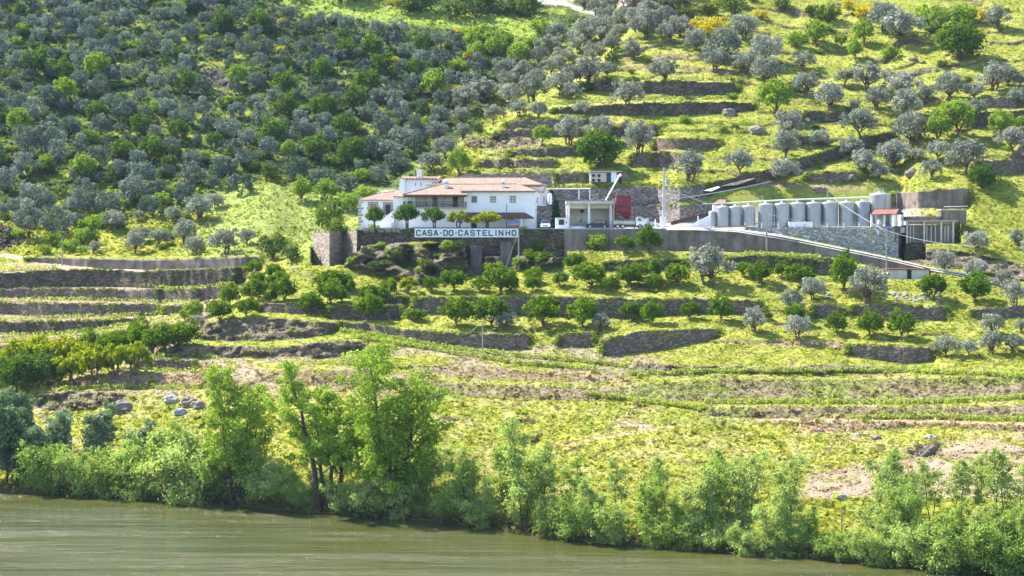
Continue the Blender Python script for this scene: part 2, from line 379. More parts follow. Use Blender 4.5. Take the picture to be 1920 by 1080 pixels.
ROAD = [(1150, 426), (1240, 425.5), (1300, 426), (1380, 430), (1457, 441), (1504, 449.5), (1562, 461), (1664, 482), (1749, 502), (1807, 512), (1860, 524), (1920, 540), (2000, 560), (2340, 640)]
ROADWALL_FOOT = [(1060, 470), (1290, 470), (1440, 474), (1500, 476), (1551, 481), (1612, 493), (1661, 505), (1749, 511), (1807, 519), (1860, 534), (1920, 551), (2000, 571), (2340, 650)]

def pl(pts, u): return np.interp(u, [p[0] for p in pts], [p[1] for p in pts])

US = np.concatenate([np.arange(-420, -30, 8), np.arange(-30, 1950, 3), np.arange(1950, 2345, 8)]).astype(float)
VF = np.arange(-180, 1151, 1).astype(float)
SHORE = [(-420, 905), (0, 921), (300, 938), (600, 962), (800, 976), (960, 998), (1100, 1016), (1300, 1030), (1500, 1046), (1700, 1062), (1920, 1080), (2340, 1112)]
TAB = {   # column: (row, distance)
 -420: [(-180, 640), (0, 560), (200, 492), (350, 446), (440, 410), (500, 372), (560, 352), (650, 336), (750, 312), (850, 292)],
 0: [(-180, 612), (0, 540), (200, 470), (350, 422), (440, 392), (500, 372), (620, 343), (740, 308), (850, 287)],
 300: [(-180, 622), (0, 545), (200, 470), (350, 420), (440, 390), (500, 367), (560, 347), (650, 314), (740, 292), (850, 275)],
 480: [(-180, 624), (0, 545), (200, 470), (350, 415), (400, 395), (460, 372), (500, 352), (560, 330), (640, 310), (740, 288), (850, 268)],
 600: [(-180, 590), (0, 508), (200, 432), (350, 375), (400, 355), (430, 345), (500, 338), (560, 326), (640, 307), (740, 284), (850, 263)],
 700: [(-180, 560), (0, 488), (200, 412), (350, 360), (400, 347), (432, 344), (500, 338), (560, 326), (640, 308), (740, 283), (850, 261)],
 960: [(-180, 535), (0, 456), (195, 388), (325, 352), (350, 348), (432, 343), (500, 337), (560, 324), (640, 307), (740, 284), (850, 262)],
 1200: [(-180, 515), (0, 446), (200, 384), (330, 350), (350, 346), (432, 341), (500, 334), (560, 321), (640, 304), (740, 281), (850, 259)],
 1500: [(-180, 515), (0, 447), (200, 386), (330, 352), (350, 349), (432, 340), (500, 332), (560, 319), (650, 300), (750, 278), (850, 257)],
 1920: [(-180, 512), (0, 446), (200, 388), (350, 354), (430, 340), (500, 328), (560, 317), (650, 296), (750, 272), (850, 246)],
 2340: [(-180, 510), (0, 444), (200, 386), (350, 350), (430, 336), (500, 324), (560, 313), (650, 292), (750, 268), (850, 240)],
}
UU, VV = np.meshgrid(US, VF)
keys = sorted(TAB)
tabv = np.array([np.interp(VF, [p[0] for p in TAB[k]], [p[1] for p in TAB[k]]) for k in keys])      # (nk, nv)

# mask of steep faces
mask = np.zeros_like(UU)
kinds = {}
def add_mask(top, foot, s, fade=10.0):
    u0 = max(top[0][0], foot[0][0]); u1 = min(top[-1][0], foot[-1][0])
    ku = sst(US, u0 - fade, u0 + 2) * (1 - sst(US, u1 - 2, u1 + fade))
    t = pl(top, US); f = pl(foot, US)
    mm = sst(VV, t[None] - 1.0, t[None] + 1.0) * (1 - sst(VV, f[None] - 1.0, f[None] + 1.0)) * ku[None]
    return mm
road_u = sst(US, 1280, 1310)
allw = []
for w in WALLS:
    mm = add_mask(w[3], w[4], w[5]); allw.append(mm); mask = np.maximum(mask, mm * w[5])
rw = add_mask([(672, 430), (1000, 430), (1240, 430), (1300, 428), (1380, 432)] + [(a, b + 1.5) for a, b in ROAD[4:]], [(672, 452), (1058, 452)] + ROADWALL_FOOT, 1)
mask = np.maximum(mask, rw)
TW_TOP = [(1400, 426), (1480, 427), (1600, 427), (1696, 427)]
TW_FOOT = [(1400, 431), (1457, 438), (1504, 446.5), (1562, 458), (1664, 479), (1696, 487)]
tw = add_mask(TW_TOP, TW_FOOT, 1); mask = np.maximum(mask, tw)
bankm = []
for t, f, s, k in BANKS:
    mm = add_mask(t, f, s, 14); bankm.append((mm, k)); mask = np.maximum(mask, mm * s)

# lesser natural ledges: broken contour steps on the right hill and the lower slope
def ledges(space, thick, region, seed, present):
    wv = VV + (fbm(UU / 330, VV / 120, seed, 3) - .5) * 110 + (fbm(UU / 50, VV / 30, seed + 1, 2) - .5) * 14
    ph = (wv / space) % 1.0; band_ = sst(ph, 0.0, 1.2 / space) * (1 - sst(ph, thick / space, (thick + 1.6) / space))
    on = sst(fbm(UU / 70, np.floor(wv / space) * 3.7 + UU * 0, seed + 2, 2), present, present + .07)
    return band_ * on * region * (1 - sst(mask, .05, .3))
reg_r = sst(-VV, -338, -318) * sst(UU + VV * 1.05, 1190, 1240)
lg1 = ledges(24, 4.6, reg_r, 401, .36); lg2 = ledges(23, 4.0, sst(VV, 668, 690) * (1 - sst(VV, 835, 880)) * (1 - sst(UU, 1450, 1550) * sst(VV, 810, 830)), 421, .60)
lg3 = ledges(30, 4.5, sst(VV, 500, 512) * (1 - sst(VV, 655, 672)) * sst(UU, 620, 680), 441, .56)
lg = np.maximum(np.maximum(lg1, lg2), lg3); bankm.append((lg, 'ledge')); mask = np.maximum(mask, lg * .85)

def boxblur(a, r):
    p = np.pad(a, ((r + 1, r), (0, 0)), mode='edge'); c = np.cumsum(p, 0)
    return (c[2 * r + 1:] - c[:-2 * r - 1]) / (2 * r + 1)
W = 1 - 0.94 * mask
Wb = boxblur(boxblur(boxblur(W, 22), 22), 22)
Wn = W / Wb
# integrate upwards from row 850 (rows below it keep their own value)
i850 = int(np.where(VF == 850)[0][0])
G = np.repeat(VF[:, None], len(US), 1)
G[:i850 + 1] = 850 - np.cumsum(Wn[:i850 + 1][::-1], 0)[::-1] + Wn[i850][None]
# keep the drift small: pull towards the true row over long distances
drift = boxblur(boxblur(G - VF[:, None], 60), 60)
G -= drift
G = np.minimum.accumulate(G[::-1], 0)[::-1]
D0 = np.empty_like(UU)
kk = np.array(keys, float)
pos = np.interp(US, kk, np.arange(len(kk)))
i0 = np.clip(np.floor(pos).astype(int), 0, len(kk) - 2); fr = pos - i0
tabf = (tabv[i0] * (1 - fr[:, None]) + tabv[i0 + 1] * fr[:, None])            # (nu, nv)
uniform = np.arange(-420, 2343, 3.0)
tabu = np.stack([np.interp(uniform, US, tabf[:, k]) for k in range(0, len(VF), 10)], 1)
for _ in range(3): tabu = boxblur(tabu, 18)
tabs = np.stack([np.interp(US, uniform, tabu[:, k]) for k in range(tabu.shape[1])], 1)
for j in range(len(US)):
    D0[:, j] = np.interp(G[:, j], VF[::10], tabs[j])
sh = pl(SHORE, US); Dsh = H * F / (sh - VH)
D850 = D0[i850].copy()
below = VF[:, None] > 850
t = (VF[:, None] - 850) / (sh[None] - 850)
lo = D850[None] + (Dsh - D850)[None] * np.clip(t, 0, 1) - np.clip(t - 1, 0, 9) * 12
D0 = np.where(below, lo, D0)
# the far hillside left of the ridge, behind the house spur
TABB = {-420: TAB[-420], 0: TAB[0], 300: TAB[300], 480: TAB[480],
 700: [(-180, 624), (0, 546), (200, 467), (350, 413), (400, 398), (440, 392), (500, 380), (850, 300)],
 1000: [(-180, 622), (0, 545), (200, 470), (350, 420), (440, 400), (850, 300)],
 1330: [(-180, 560), (0, 486), (200, 420), (350, 380), (440, 370), (850, 300)],
 2340: [(-180, 540), (0, 470), (200, 410), (350, 380), (440, 370), (850, 300)]}
def table(tb):
    ks = sorted(tb); tv = np.array([np.interp(VF, [p[0] for p in tb[k]], [p[1] for p in tb[k]]) for k in ks])
    ps = np.interp(US, ks, np.arange(len(ks))); q0 = np.clip(np.floor(ps).astype(int), 0, len(ks) - 2); f_ = ps - q0
    tf = tv[q0] * (1 - f_[:, None]) + tv[q0 + 1] * f_[:, None]
    tu = np.stack([np.interp(uniform, US, tf[:, k]) for k in range(0, len(VF), 10)], 1)
    for _ in range(3): tu = boxblur(tu, 20)
    ts = np.stack([np.interp(US, uniform, tu[:, k]) for k in range(tu.shape[1])], 1)
    return np.stack([np.interp(G[:, j], VF[::10], ts[j]) for j in range(len(US))], 1)
DB = table(TABB)
def ublur(am, r, k=3):
    t_ = np.interp(uniform, US, am)[:, None]
    for _ in range(k): t_ = boxblur(t_, r)
    return np.interp(US, uniform, t_[:, 0])
# yards cut level into the slope, each a jump in distance at its front edge
def jump(amount_pts, line_pts, width=1.6):
    am = pl(amount_pts, US); ln_ = pl(line_pts, US)
    up = sst(-VV, -345, -180)
    A_ = am[None] * (1 - up) + ublur(am, 45)[None] * up
    return A_ * sst(-(VV - ln_[None]), -width, width)
D = D0 + jump([(575, 0), (600, 6), (640, 16), (680, 28), (1230, 28), (1300, 17), (1690, 17), (1720, 8), (1790, 4), (2340, 4)], [(560, 434), (672, 429), (1240, 429), (1340, 425.5), (1400, 424.5), (1700, 424.5), (1720, 428), (1800, 440), (2340, 460)])
D += jump([(1275, 0), (1310, 5), (2340, 5)], ROAD)
RIDGE = [(480, 520), (520, 496), (560, 474), (600, 440), (640, 426), (672, 412), (700, 392), (750, 332), (800, 312), (860, 270), (940, 228), (1010, 186), (1060, 160), (1120, 118), (1180, 60), (1230, 0), (1330, -150), (1400, -300)]
rs_ = ublur(pl(RIDGE, US), 4, 2)
sr = sst(-(VV - rs_[None]), -7, 9) * (1 - sst(UU, 1250, 1400))
sr = sr * sst(UU, 440, 560)
D = D * (1 - sr) + DB * sr

def hide(pts_top, pts_foot, pts_y, fade=3):
    """push the ground back behind a wall that stands in front of it"""
    global D
    u0, u1 = pts_top[0][0], pts_top[-1][0]
    inside = ((UU >= u0) & (UU <= u1) & (VV >= pl(pts_top, US)[None]) & (VV <= pl(pts_foot, US)[None]))
    D = np.where(inside, np.maximum(D, pl(pts_y, US)[None]), D)
def late_hides():
    hide([(664, 430), (1062, 427)], [(664, 462), (740, 456), (800, 452), (870, 462), (880, 500), (904, 520), (912, 480), (936, 480), (940, 500), (960, 500), (968, 478), (1062, 484)], [(664, 348), (777, 345.8), (1062, 345.4)])
    hide([(1056, 427), (1290, 427), (1380, 429), (1440, 438)] + [(a, b - 2) for a, b in ROAD[4:]], ROADWALL_FOOT, [(1058, 344.4), (1240, 343.6), (1400, 340.8), (1500, 339.2), (1664, 334.2), (1749, 331.2), (1860, 326.8), (1920, 323.8), (2340, 305.2)])
    hide([(1400, 424), (1696, 422)], [(1400, 431), (1457, 438), (1504, 447), (1562, 459), (1664, 480), (1696, 487)], [(1400, 347.2), (1684, 343.9), (1697, 352)])
    hide([(584, 430), (676, 430)], [(584, 497), (618, 499), (645, 496), (669, 478), (676, 468)], [(584, 354), (618, 349.5), (645, 352.5), (669, 347.5), (676, 350)])
    hide([(1696, 386), (1800, 386)], [(1696, 458), (1740, 456), (1800, 456)], [(1696, 352.5), (1800, 352.5)])
    hide([(1662, 500), (1745, 500)], [(1662, 524), (1745, 523)], [(1662, 333), (1745, 333)])
    hide([(1690, 455), (1736, 455)], [(1690, 490), (1736, 486)], [(1690, 346.4), (1736, 346.4)])

X = (UU - 960) / F * D
# relief: large swells, lumps, rubble (stronger on banks and wild slopes)
wild = sst(VV, 470, 330) * sst(UU + (VV - 300) * 1.0, 980, 700)
bm = np.zeros_like(UU)
for mm, k in bankm:
    if k != 'ledge': bm = np.maximum(bm, mm * (1.0 if 'rock' in k or k == 'cliff' else .28))
clf = np.zeros_like(UU)
for mm, k in bankm:
    if k == 'cliff': clf = np.maximum(clf, boxblur(mm, 5) * mm)
allwm = np.maximum.reduce(allw + [rw, tw])
flatyard = sst(UU, 672, 700) * (1 - sst(UU, 1700, 1760)) * sst(VV, 340, 350) * (1 - sst(VV, 440, 446))
quiet = (1 - allwm) * (1 - flatyard) * (1 - sst(VV, sh[None] - 40, sh[None] - 5))
sl = np.gradient(D, axis=0)
rel = (fbm(X / 16, D / 16, 3, 3) - .5) * 1.6 + (fbm(X / 3.2 + 40, D / 3.2, 5, 4) - .5) * (0.9 + 1.6 * wild)
rel += (np.abs(fbm(X / 4.5, VV / 26, 29, 3) - .5) * 2 - .3) * 9.0 * clf
rel += (fbm(X / 1.6, VV / 9, 9, 4) - .5) * 3.2 * bm + (fbm(X / 5, VV / 30, 19, 2) - .5) * 3.0 * bm
D = D + rel * quiet
late_hides()
X = (UU - 960) / F * D
Z = H - (VV - VH) / F * D
Z = Z + ((fbm(X / 1.3, D / 1.3, 11, 3) - .5) * (0.25 + 0.5 * wild) + (fbm(X / 6, D / 6, 12, 2) - .5) * 0.6 * wild) * quiet

def G3(u, v):
    """point on the ground seen at a photo position"""
    fu = np.interp(u, US, np.arange(len(US))); fv = v - VF[0]
    iu = int(min(max(fu, 0), len(US) - 1.001)); iv = int(min(max(fv, 0), len(VF) - 1.001)); a = fu - iu; b = fv - iv
    def g(A): return (A[iv, iu] * (1 - a) + A[iv, iu + 1] * a) * (1 - b) + (A[iv + 1, iu] * (1 - a) + A[iv + 1, iu + 1] * a) * b
    return Vector((g(X), g(D), g(Z)))
def G3n(u, v):
    fu = np.interp(u, US, np.arange(len(US))); iu = np.clip(fu.astype(int), 0, len(US) - 2); fv = np.clip(v - VF[0], 0, len(VF) - 1.01); iv = fv.astype(int)
    a = fu - iu; b = fv - iv
    def g(A): return (A[iv, iu] * (1 - a) + A[iv, iu + 1] * a) * (1 - b) + (A[iv + 1, iu] * (1 - a) + A[iv + 1, iu + 1] * a) * b
    return g
def P(u, v, y): return Vector(((u - 960) / F * y, y, H - (v - VH) / F * y))

# ground colours: real cover (grass, dry grass, scrub, soil, path), never light
nw = (fbm(UU / 60, VV / 26, 31, 4) - .5); nf = (fbm(UU / 9, VV / 5, 33, 3) - .5); n2 = fbm(UU / 34, VV / 12, 35, 4)
def C(*c): return np.array(c)[None, None]
GR = C(0.225, 0.245, 0.038); GRY = C(0.30, 0.30, 0.06); DRY = C(0.37, 0.32, 0.16); SCR = C(0.065, 0.095, 0.026); SOIL = C(0.30, 0.22, 0.145)
SOILP = C(0.38, 0.28, 0.20); ROCKC = C(0.21, 0.17, 0.135); BANKC = C(0.25, 0.205, 0.125); DARKR = C(0.10, 0.085, 0.08); PATH = C(0.55, 0.42, 0.32)
def mixc(A, B, m): return A * (1 - m[..., None]) + B * m[..., None]
CC = mixc(GR + 0 * UU[..., None], GRY, sst(n2, .42, .62))
CC = mixc(CC, mixc(SCR + 0 * UU[..., None], GR, sst(n2, .56, .72)), sst(wild, .2, .8))
# the smooth green field left of the house and the meadow band at the top
field = sst(VV + nw * 30, 342, 352) * (1 - sst(UU + nw * 60, 690, 740)) * sst(UU + nw * 80 - (VV - 350) * -.3, 370, 430) * (1 - sst(VV, 470, 490))
CC = mixc(CC, C(0.25, 0.29, 0.075) + nf[..., None] * .06, field)
tb = np.abs(VV - pl([(500, -20), (560, 8), (700, 22), (820, 34), (960, 52), (1000, 60)], US)[None]) ; band = (1 - sst(tb + nw * 20, 10, 26)) * (1 - sst(UU, 980, 1040)) * sst(UU, 480, 540)
CC = mixc(CC, C(0.25, 0.31, 0.06) + 0 * CC, band)
# lower slope: yellow grass, then pink soil on the right
low = sst(VV + nw * 60, 672, 706)
CC = mixc(CC, mixc(mixc(GRY + 0 * CC, GR * 1.1, sst(fbm(UU / 120, VV / 30, 47, 3), .45, .6)), DRY, sst(n2, .47, .66) * .55), low)
CC = mixc(CC, GR * 1.1 + 0 * CC, sst(VV + nw * 120, 880, 950) * .7)
lt = sst(VV + nw * 14, 488, 500) * (1 - sst(UU + nw * 40 + (VV - 520) * 1.0, 440, 500)) * (1 - sst(VV + nw * 20, 660, 700))
CC = mixc(CC, mixc(C(0.33, 0.25, 0.17) + 0 * CC, GR * 1.1, sst(n2, .56, .70) * .6), lt)
lt2 = sst(VV + nw * 14, 655, 668) * (1 - sst(UU + nw * 40, 760, 830)) * (1 - sst(VV + nw * 20, 738, 750)) * sst(UU, 120, 160)
CC = mixc(CC, mixc(C(0.30, 0.25, 0.16) + 0 * CC, GRY, sst(n2, .46, .6) * .8), lt2)
diag = sst(VV, 640, 656) * (1 - sst(VV + nw * 16, 698, 712)) * sst(UU, 640, 700) * (1 - sst(UU, 1180, 1290))
CC = mixc(CC, mixc(C(0.30, 0.25, 0.16) + 0 * CC, GRY * .9, sst(n2, .48, .6)), diag)
rs = sst(VV + nw * 26, pl([(1400, 940), (1510, 893), (1700, 850), (1760, 826), (1920, 812), (2340, 806)], US)[None], pl([(1400, 940), (1510, 893), (1700, 850), (1760, 826), (1920, 812), (2340, 806)], US)[None] + 8) * (1 - sst(VV + nw * 20, pl([(1400, 942), (1600, 928), (2340, 926)], US)[None], pl([(1400, 950), (1600, 938), (2340, 936)], US)[None])) * sst(UU, 1480, 1530) * (1 - .85 * sst(fbm(UU / 40, VV / 9, 53, 4), .53, .60))
CC = mixc(CC, mixc(SOILP + 0 * CC, SOIL * 1.1, sst(n2, .42, .56)), rs)
dc = {'ledge': C(0.17, 0.135, 0.09), 'soil': SOIL, 'rock': ROCKC, 'bank': BANKC, 'cliff': ROCKC * .8, 'pale': SOILP * .9, 'darkrock': DARKR}
for mm, k in bankm:
    if k == 'bank':
        CC = mixc(CC, mixc(BANKC + 0 * CC, C(0.23, 0.245, 0.07), sst(fbm(UU / 70, VV / 14, 43, 4) + (.12 - .004 * (VV - 700)) * 1.0, .46, .64) * .85), np.clip(mm * 1.3, 0, 1)); continue
    g_ = {'soil': .60, 'bank': .53, 'cliff': .60, 'ledge': .60}.get(k, .66)
    CC = mixc(CC, mixc(dc[k] + 0 * CC, GR * .9, sst(fbm(UU / 22, VV / 7, 41, 4), g_, g_ + .08) * .85), np.clip(mm * 1.2, 0, 1) * sst(nf, -.34, -.1))
CC = mixc(CC, ROCKC * .9 + 0 * CC, np.maximum(allwm, np.maximum(rw, tw)))
CC = mixc(CC, C(0.36, 0.32, 0.28) + 0 * CC, flatyard * (1 - sst(UU, 1240, 1262) * (1 - sst(VV, 380, 400))) * sst(VV, 352, 362))
def path(pts, w, col=PATH, dark=1.0):
    global CC
    d = np.full(UU.shape, 1e9)
    for (a, b), (c, e) in zip(pts[:-1], pts[1:]):
        L = (c - a) ** 2 + (e - b) ** 2; tt = np.clip(((UU - a) * (c - a) + (VV - b) * (e - b)) / L, 0, 1)
        d = np.minimum(d, np.hypot(UU - a - tt * (c - a), (VV - b - tt * (e - b)) * 1.0))
    m_ = 1 - sst(d + nf * w * .8, w * .5, w * 1.1)
    CC = mixc(CC, col * dark + 0 * CC, m_)
path([(-420, 470), (0, 478), (60, 486), (110, 499), (190, 504.5), (265, 507)], 3.5)
path([(115, 500), (170, 503), (240, 506)], 4)
path([(290, 572), (300, 590), (330, 602)], 3)
path([(380, 660), (430, 690), (500, 712), (560, 730)], 9, PATH * .75)
path([(60, 758), (80, 785), (110, 812)], 3, PATH * .8); path([(40, 762), (60, 790), (85, 812)], 2, PATH * .8)
path([(1420, 788), (1600, 787), (1740, 791), (1920, 796)], 2.5, C(0.55, 0.36, 0.25))
path([(1040, 838), (1160, 816), (1280, 798)], 3, C(0.45, 0.36, 0.2))
path([(1160, 792), (1220, 803)], 5, C(0.45, 0.36, 0.28)); path([(1500, 800), (1560, 808)], 6, C(0.5, 0.33, 0.22))
path([(940, 6), (1000, 2), (1060, 8), (1110, 24), (1140, 44)], 5, C(0.5, 0.45, 0.36)); path([(950, -8), (1000, -14), (1080, -6), (1180, 6)], 12, C(0.36, 0.29, 0.25))
path([(1060, 152), (1150, 148), (1400, 148)], 5, C(0.40, 0.36, 0.12)); path([(930, 215), (1000, 205), (1130, 192), (1240, 190)], 7, C(0.40, 0.38, 0.13))
path([(1310, 352), (1400, 344), (1560, 352), (1620, 353)], 4, C(0.34, 0.24, 0.15))
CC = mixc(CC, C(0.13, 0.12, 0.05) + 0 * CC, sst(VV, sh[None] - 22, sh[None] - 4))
CC = np.clip(CC * (1 + nf[..., None] * .5), 0.01, 0.8)

def ground_mat():
    m, nt, nd, ln, out = new_mat('ground_cover')
    at = nd.new('ShaderNodeVertexColor'); at.layer_name = 'cover'
    p = wpos(nt)
    a = mix_rgb(nt, 1.0, at.outputs['Color'], ramp(nt, noise(nt, 1.2, 6, 0.75, p), [(0.25, (0.55, 0.55, 0.5)), (0.5, (1, 1, 1)), (0.75, (1.45, 1.4, 1.3))]), 'MULTIPLY')
    a = mix_rgb(nt, ramp(nt, noise(nt, 0.22, 4, 0.6, p), [(0.45, 0.0), (0.7, 0.45)]), a, mix_rgb(nt, 1.0, a, (0.75, 0.95, 0.8), 'MULTIPLY'))
    b = N(nt, 'ShaderNodeBump', Strength=0.9, Distance=0.365); ln.new(noise(nt, 2.2, 6, 0.8, p), b.inputs['Height'])
    s = N(nt, 'ShaderNodeBsdfPrincipled', Roughness=1.0); s.inputs['Specular IOR Level'].default_value = 0.1
    ln.new(a, s.inputs['Base Color']); ln.new(b.outputs[0], s.inputs['Normal']); ln.new(s.outputs[0], out.inputs[0])
    return m
M['ground'] = ground_mat()

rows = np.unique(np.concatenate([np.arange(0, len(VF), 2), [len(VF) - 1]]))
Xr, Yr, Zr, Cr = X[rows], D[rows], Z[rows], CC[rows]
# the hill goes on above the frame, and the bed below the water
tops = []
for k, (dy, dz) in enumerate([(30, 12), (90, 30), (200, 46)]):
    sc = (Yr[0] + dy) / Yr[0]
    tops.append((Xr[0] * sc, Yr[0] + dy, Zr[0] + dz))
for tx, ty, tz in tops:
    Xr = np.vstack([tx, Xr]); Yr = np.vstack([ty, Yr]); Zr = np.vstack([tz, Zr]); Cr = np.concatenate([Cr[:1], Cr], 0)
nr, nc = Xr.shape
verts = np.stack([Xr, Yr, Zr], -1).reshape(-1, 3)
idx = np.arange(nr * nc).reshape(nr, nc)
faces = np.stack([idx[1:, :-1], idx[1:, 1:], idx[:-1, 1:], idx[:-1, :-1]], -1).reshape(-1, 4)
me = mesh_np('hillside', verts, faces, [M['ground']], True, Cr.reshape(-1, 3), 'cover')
tag(link('hillside', me), 'terraced green hillside falling from the olive groves to the river', None, None, 'structure')

# ------------------------------------------------------------ river
def water_mat():
    m, nt, nd, ln, out = new_mat('river_water')
    col = mix_rgb(nt, ramp(nt, noise(nt, 1.0, 4, 0.6, wpos(nt, (0.012, 0.06, 1))), [(0.35, 0.0), (0.65, 1.0)]), (0.052, 0.060, 0.012), (0.086, 0.085, 0.024))
    h0 = noise(nt, 1.0, 3, 0.5, wpos(nt, (0.06, 0.24, 1)))
    h1 = noise(nt, 1.0, 5, 0.65, wpos(nt, (0.22, 0.8, 1))); h2 = noise(nt, 1.0, 6, 0.75, wpos(nt, (0.8, 2.4, 1)))
    gust = ramp(nt, noise(nt, 1.0, 5, 0.62, wpos(nt, (0.02, 0.16, 1))), [(0.45, 0.15), (0.62, 1.0)])
    def mul(a, b, op='MULTIPLY'):
        n = N(nt, 'ShaderNodeMath', operation=op)
        for i, q in enumerate((a, b)):
            if isinstance(q, (int, float)): n.inputs[i].default_value = q
            else: ln.new(q, n.inputs[i])
        return n.outputs[0]
    h = mul(mul(mul(h2, gust), 1.1), mul(h1, .9), 'ADD'); h = mul(h, mul(h0, 3.0), 'ADD')
    b = N(nt, 'ShaderNodeBump', Strength=0.9, Distance=0.36); ln.new(h, b.inputs['Height'])
    s = N(nt, 'ShaderNodeBsdfPrincipled', IOR=1.33)
    ln.new(mul(mul(gust, .16), .04, 'ADD'), s.inputs['Roughness'])
    ln.new(col, s.inputs['Base Color']); ln.new(b.outputs[0], s.inputs['Normal']); ln.new(s.outputs[0], out.inputs[0])
    return m
M['water'] = water_mat()
tag(MB().add([(-900, -300, 0), (900, -300, 0), (900, 300, 0), (-900, 300, 0)], [(0, 1, 2, 3)]).build('river', M['water']), 'calm olive-green river with faint wind streaks', None, None, 'structure')

# ------------------------------------------------------------ the thin blue air of the valley
hz = MB().box(-960, 960, -340, 1300, -30, float(Zr.max()) + 12)
mh, nth_, ndh, lnh, outh = new_mat('valley_haze')
pv = nth_.nodes.new('ShaderNodeVolumePrincipled'); pv.inputs['Density'].default_value = 0.000045
pv.inputs['Color'].default_value = (0.55, 0.72, 1.0, 1); pv.inputs['Anisotropy'].default_value = 0.0
lnh.new(pv.outputs[0], outh.inputs['Volume'])
tag(hz.build('haze', mh), 'thin bluish haze filling the valley', None, None, 'stuff')

# ------------------------------------------------------------ terrace walls as things of their own
def wall_mesh(top, foot, seed, disp=0.10, cap=0.6, rise=0.12, step=2.5, proud=0.35):
    u0 = max(top[0][0], foot[0][0]); u1 = min(top[-1][0], foot[-1][0])
    n = max(4, int((u1 - u0) / step)); us = np.linspace(u0, u1, n)
    vt = pl(top, us); vb = pl(foot, us)
    gt = G3n(us, vt - 0.5); gb = G3n(us, vb + 0.5)
    xt, yt, zt = gt(X), gt(D), gt(Z); xb, yb, zb = gb(X), gb(D), gb(Z)
    hgt = float(np.max(zt - zb)); m = max(4, int(hgt / 0.22))
    rowsv = []
    yf_t = np.minimum(yb, yt) + 0.15 * np.clip(yt - yb, 0, 3)
    taper = np.clip(np.minimum(us - u0, u1 - us) / 6, 0.15, 1)
    wob = (0.9 if disp > .08 else .15) * (fbm(us / 14, us * 0, seed, 4) - .5)
    ztop = zb + (zt - zb + rise + wob * .8) * (0.4 + .6 * taper)
    for k in range(m + 1):
        f = k / m
        y = yb + (yf_t - yb) * f - proud + 0.12 * f
        z = (zb - 0.5) + (ztop - zb + 0.5) * f
        x = (us - 960) / F * y
        dd = (fbm(x / 0.8, z / 0.5, seed, 3) - .5) * 2 * disp + (fbm(x / 5, z / 4, seed + 5, 2) - .5) * .5
        rowsv.append(np.stack([x, y + dd, z], -1))
    a = rowsv[-1].copy(); a[:, 1] += cap; rowsv.append(a)
    b = a.copy(); b[:, 1] += 0.05; b[:, 2] -= 0.9; rowsv.append(b)
    V = np.stack(rowsv); r, c, _ = V.shape; idx = np.arange(r * c).reshape(r, c)
    fc = np.stack([idx[:-1, :-1], idx[:-1, 1:], idx[1:, 1:], idx[1:, :-1]], -1).reshape(-1, 4)
    return V.reshape(-1, 3), fc
def put_wall(name, label, mat, top, foot, seed, **kw):
    V, fc = wall_mesh(top, foot, seed, **kw)
    c = V.mean(0); c[2] = V[:, 2].min()
    o = link(name, mesh_np(name, V - c, fc, [M[mat]], False), None, c)
    return tag(o, label, 'wall')
for i, (nm, lb, mt, tp, ft, s) in enumerate(WALLS):
    put_wall(nm, lb, mt, tp, ft, 100 + i, disp=0.04 if 'concrete' in mt else 0.12)
# ------------------------------------------------------------ building materials
M['plaster'] = surf('white_plaster', (0.78, 0.78, 0.79), (0.84, 0.84, 0.84), 0.5, 0.85, None, 0.1, bscale=5, bdist=0.03)
M['cream_plaster'] = surf('cream_plaster', (0.62, 0.59, 0.50), (0.70, 0.67, 0.60), 0.6, 0.85, None, 0.15, streak=0.15)
M['granite'] = surf('granite', (0.30, 0.27, 0.25), (0.42, 0.38, 0.35), 2.5, 0.9, None, 0.4)
M['dark_wood'] = surf('dark_wood', (0.05, 0.03, 0.025), (0.09, 0.055, 0.04), 3, 0.6, None, 0.2)
M['shutter'] = surf('shutter_wood', (0.17, 0.14, 0.11), (0.24, 0.20, 0.16), 3, 0.7, None, 0.2)
M['iron'] = surf('dark_iron', (0.04, 0.045, 0.06), (0.07, 0.08, 0.10), 3, 0.5, None, 0.1)
M['glass'] = surf('window_glass', (0.03, 0.035, 0.04), (0.05, 0.055, 0.06), 1, 0.08, None, 0.0, spec=0.9)
M['maroon'] = surf('maroon_sheet', (0.12, 0.035, 0.035), (0.17, 0.055, 0.05), 1.5, 0.6, None, 0.2)
M['red_steel'] = surf('red_steel', (0.22, 0.025, 0.03), (0.30, 0.045, 0.05), 1.0, 0.5, None, 0.15, streak=0.3)
M['dark_red'] = surf('dark_red_steel', (0.10, 0.03, 0.03), (0.15, 0.05, 0.05), 1.0, 0.6, None, 0.15)
M['white_metal'] = surf('white_metal', (0.74, 0.76, 0.77), (0.82, 0.83, 0.83), 1.0, 0.4, None, 0.05)
M['grey_metal'] = surf('grey_metal', (0.34, 0.35, 0.36), (0.42, 0.43, 0.44), 1.0, 0.5, None, 0.1)
M['steel'] = surf('brushed_steel', (0.33, 0.33, 0.34), (0.43, 0.43, 0.44), 0.6, 0.42, None, 0.15, metal=0.45, streak=0.22, spec=0.5)
M['black'] = surf('black_rubber', (0.02, 0.02, 0.022), (0.03, 0.03, 0.032), 3, 0.7, None, 0.1)
M['blue_paint'] = surf('blue_paint', (0.10, 0.20, 0.42), (0.13, 0.26, 0.50), 2, 0.5, None, 0.1)
M['rust'] = surf('rusty_steel', (0.30, 0.17, 0.11), (0.42, 0.28, 0.20), 2, 0.8, None, 0.2)
M['navy'] = surf('navy_paint', (0.012, 0.016, 0.035), (0.016, 0.022, 0.045), 2, 0.3, None, 0.0, spec=0.3)
M['sign_white'] = surf('sign_board_white', (0.78, 0.80, 0.80), (0.84, 0.85, 0.85), 0.8, 0.7, None, 0.05)
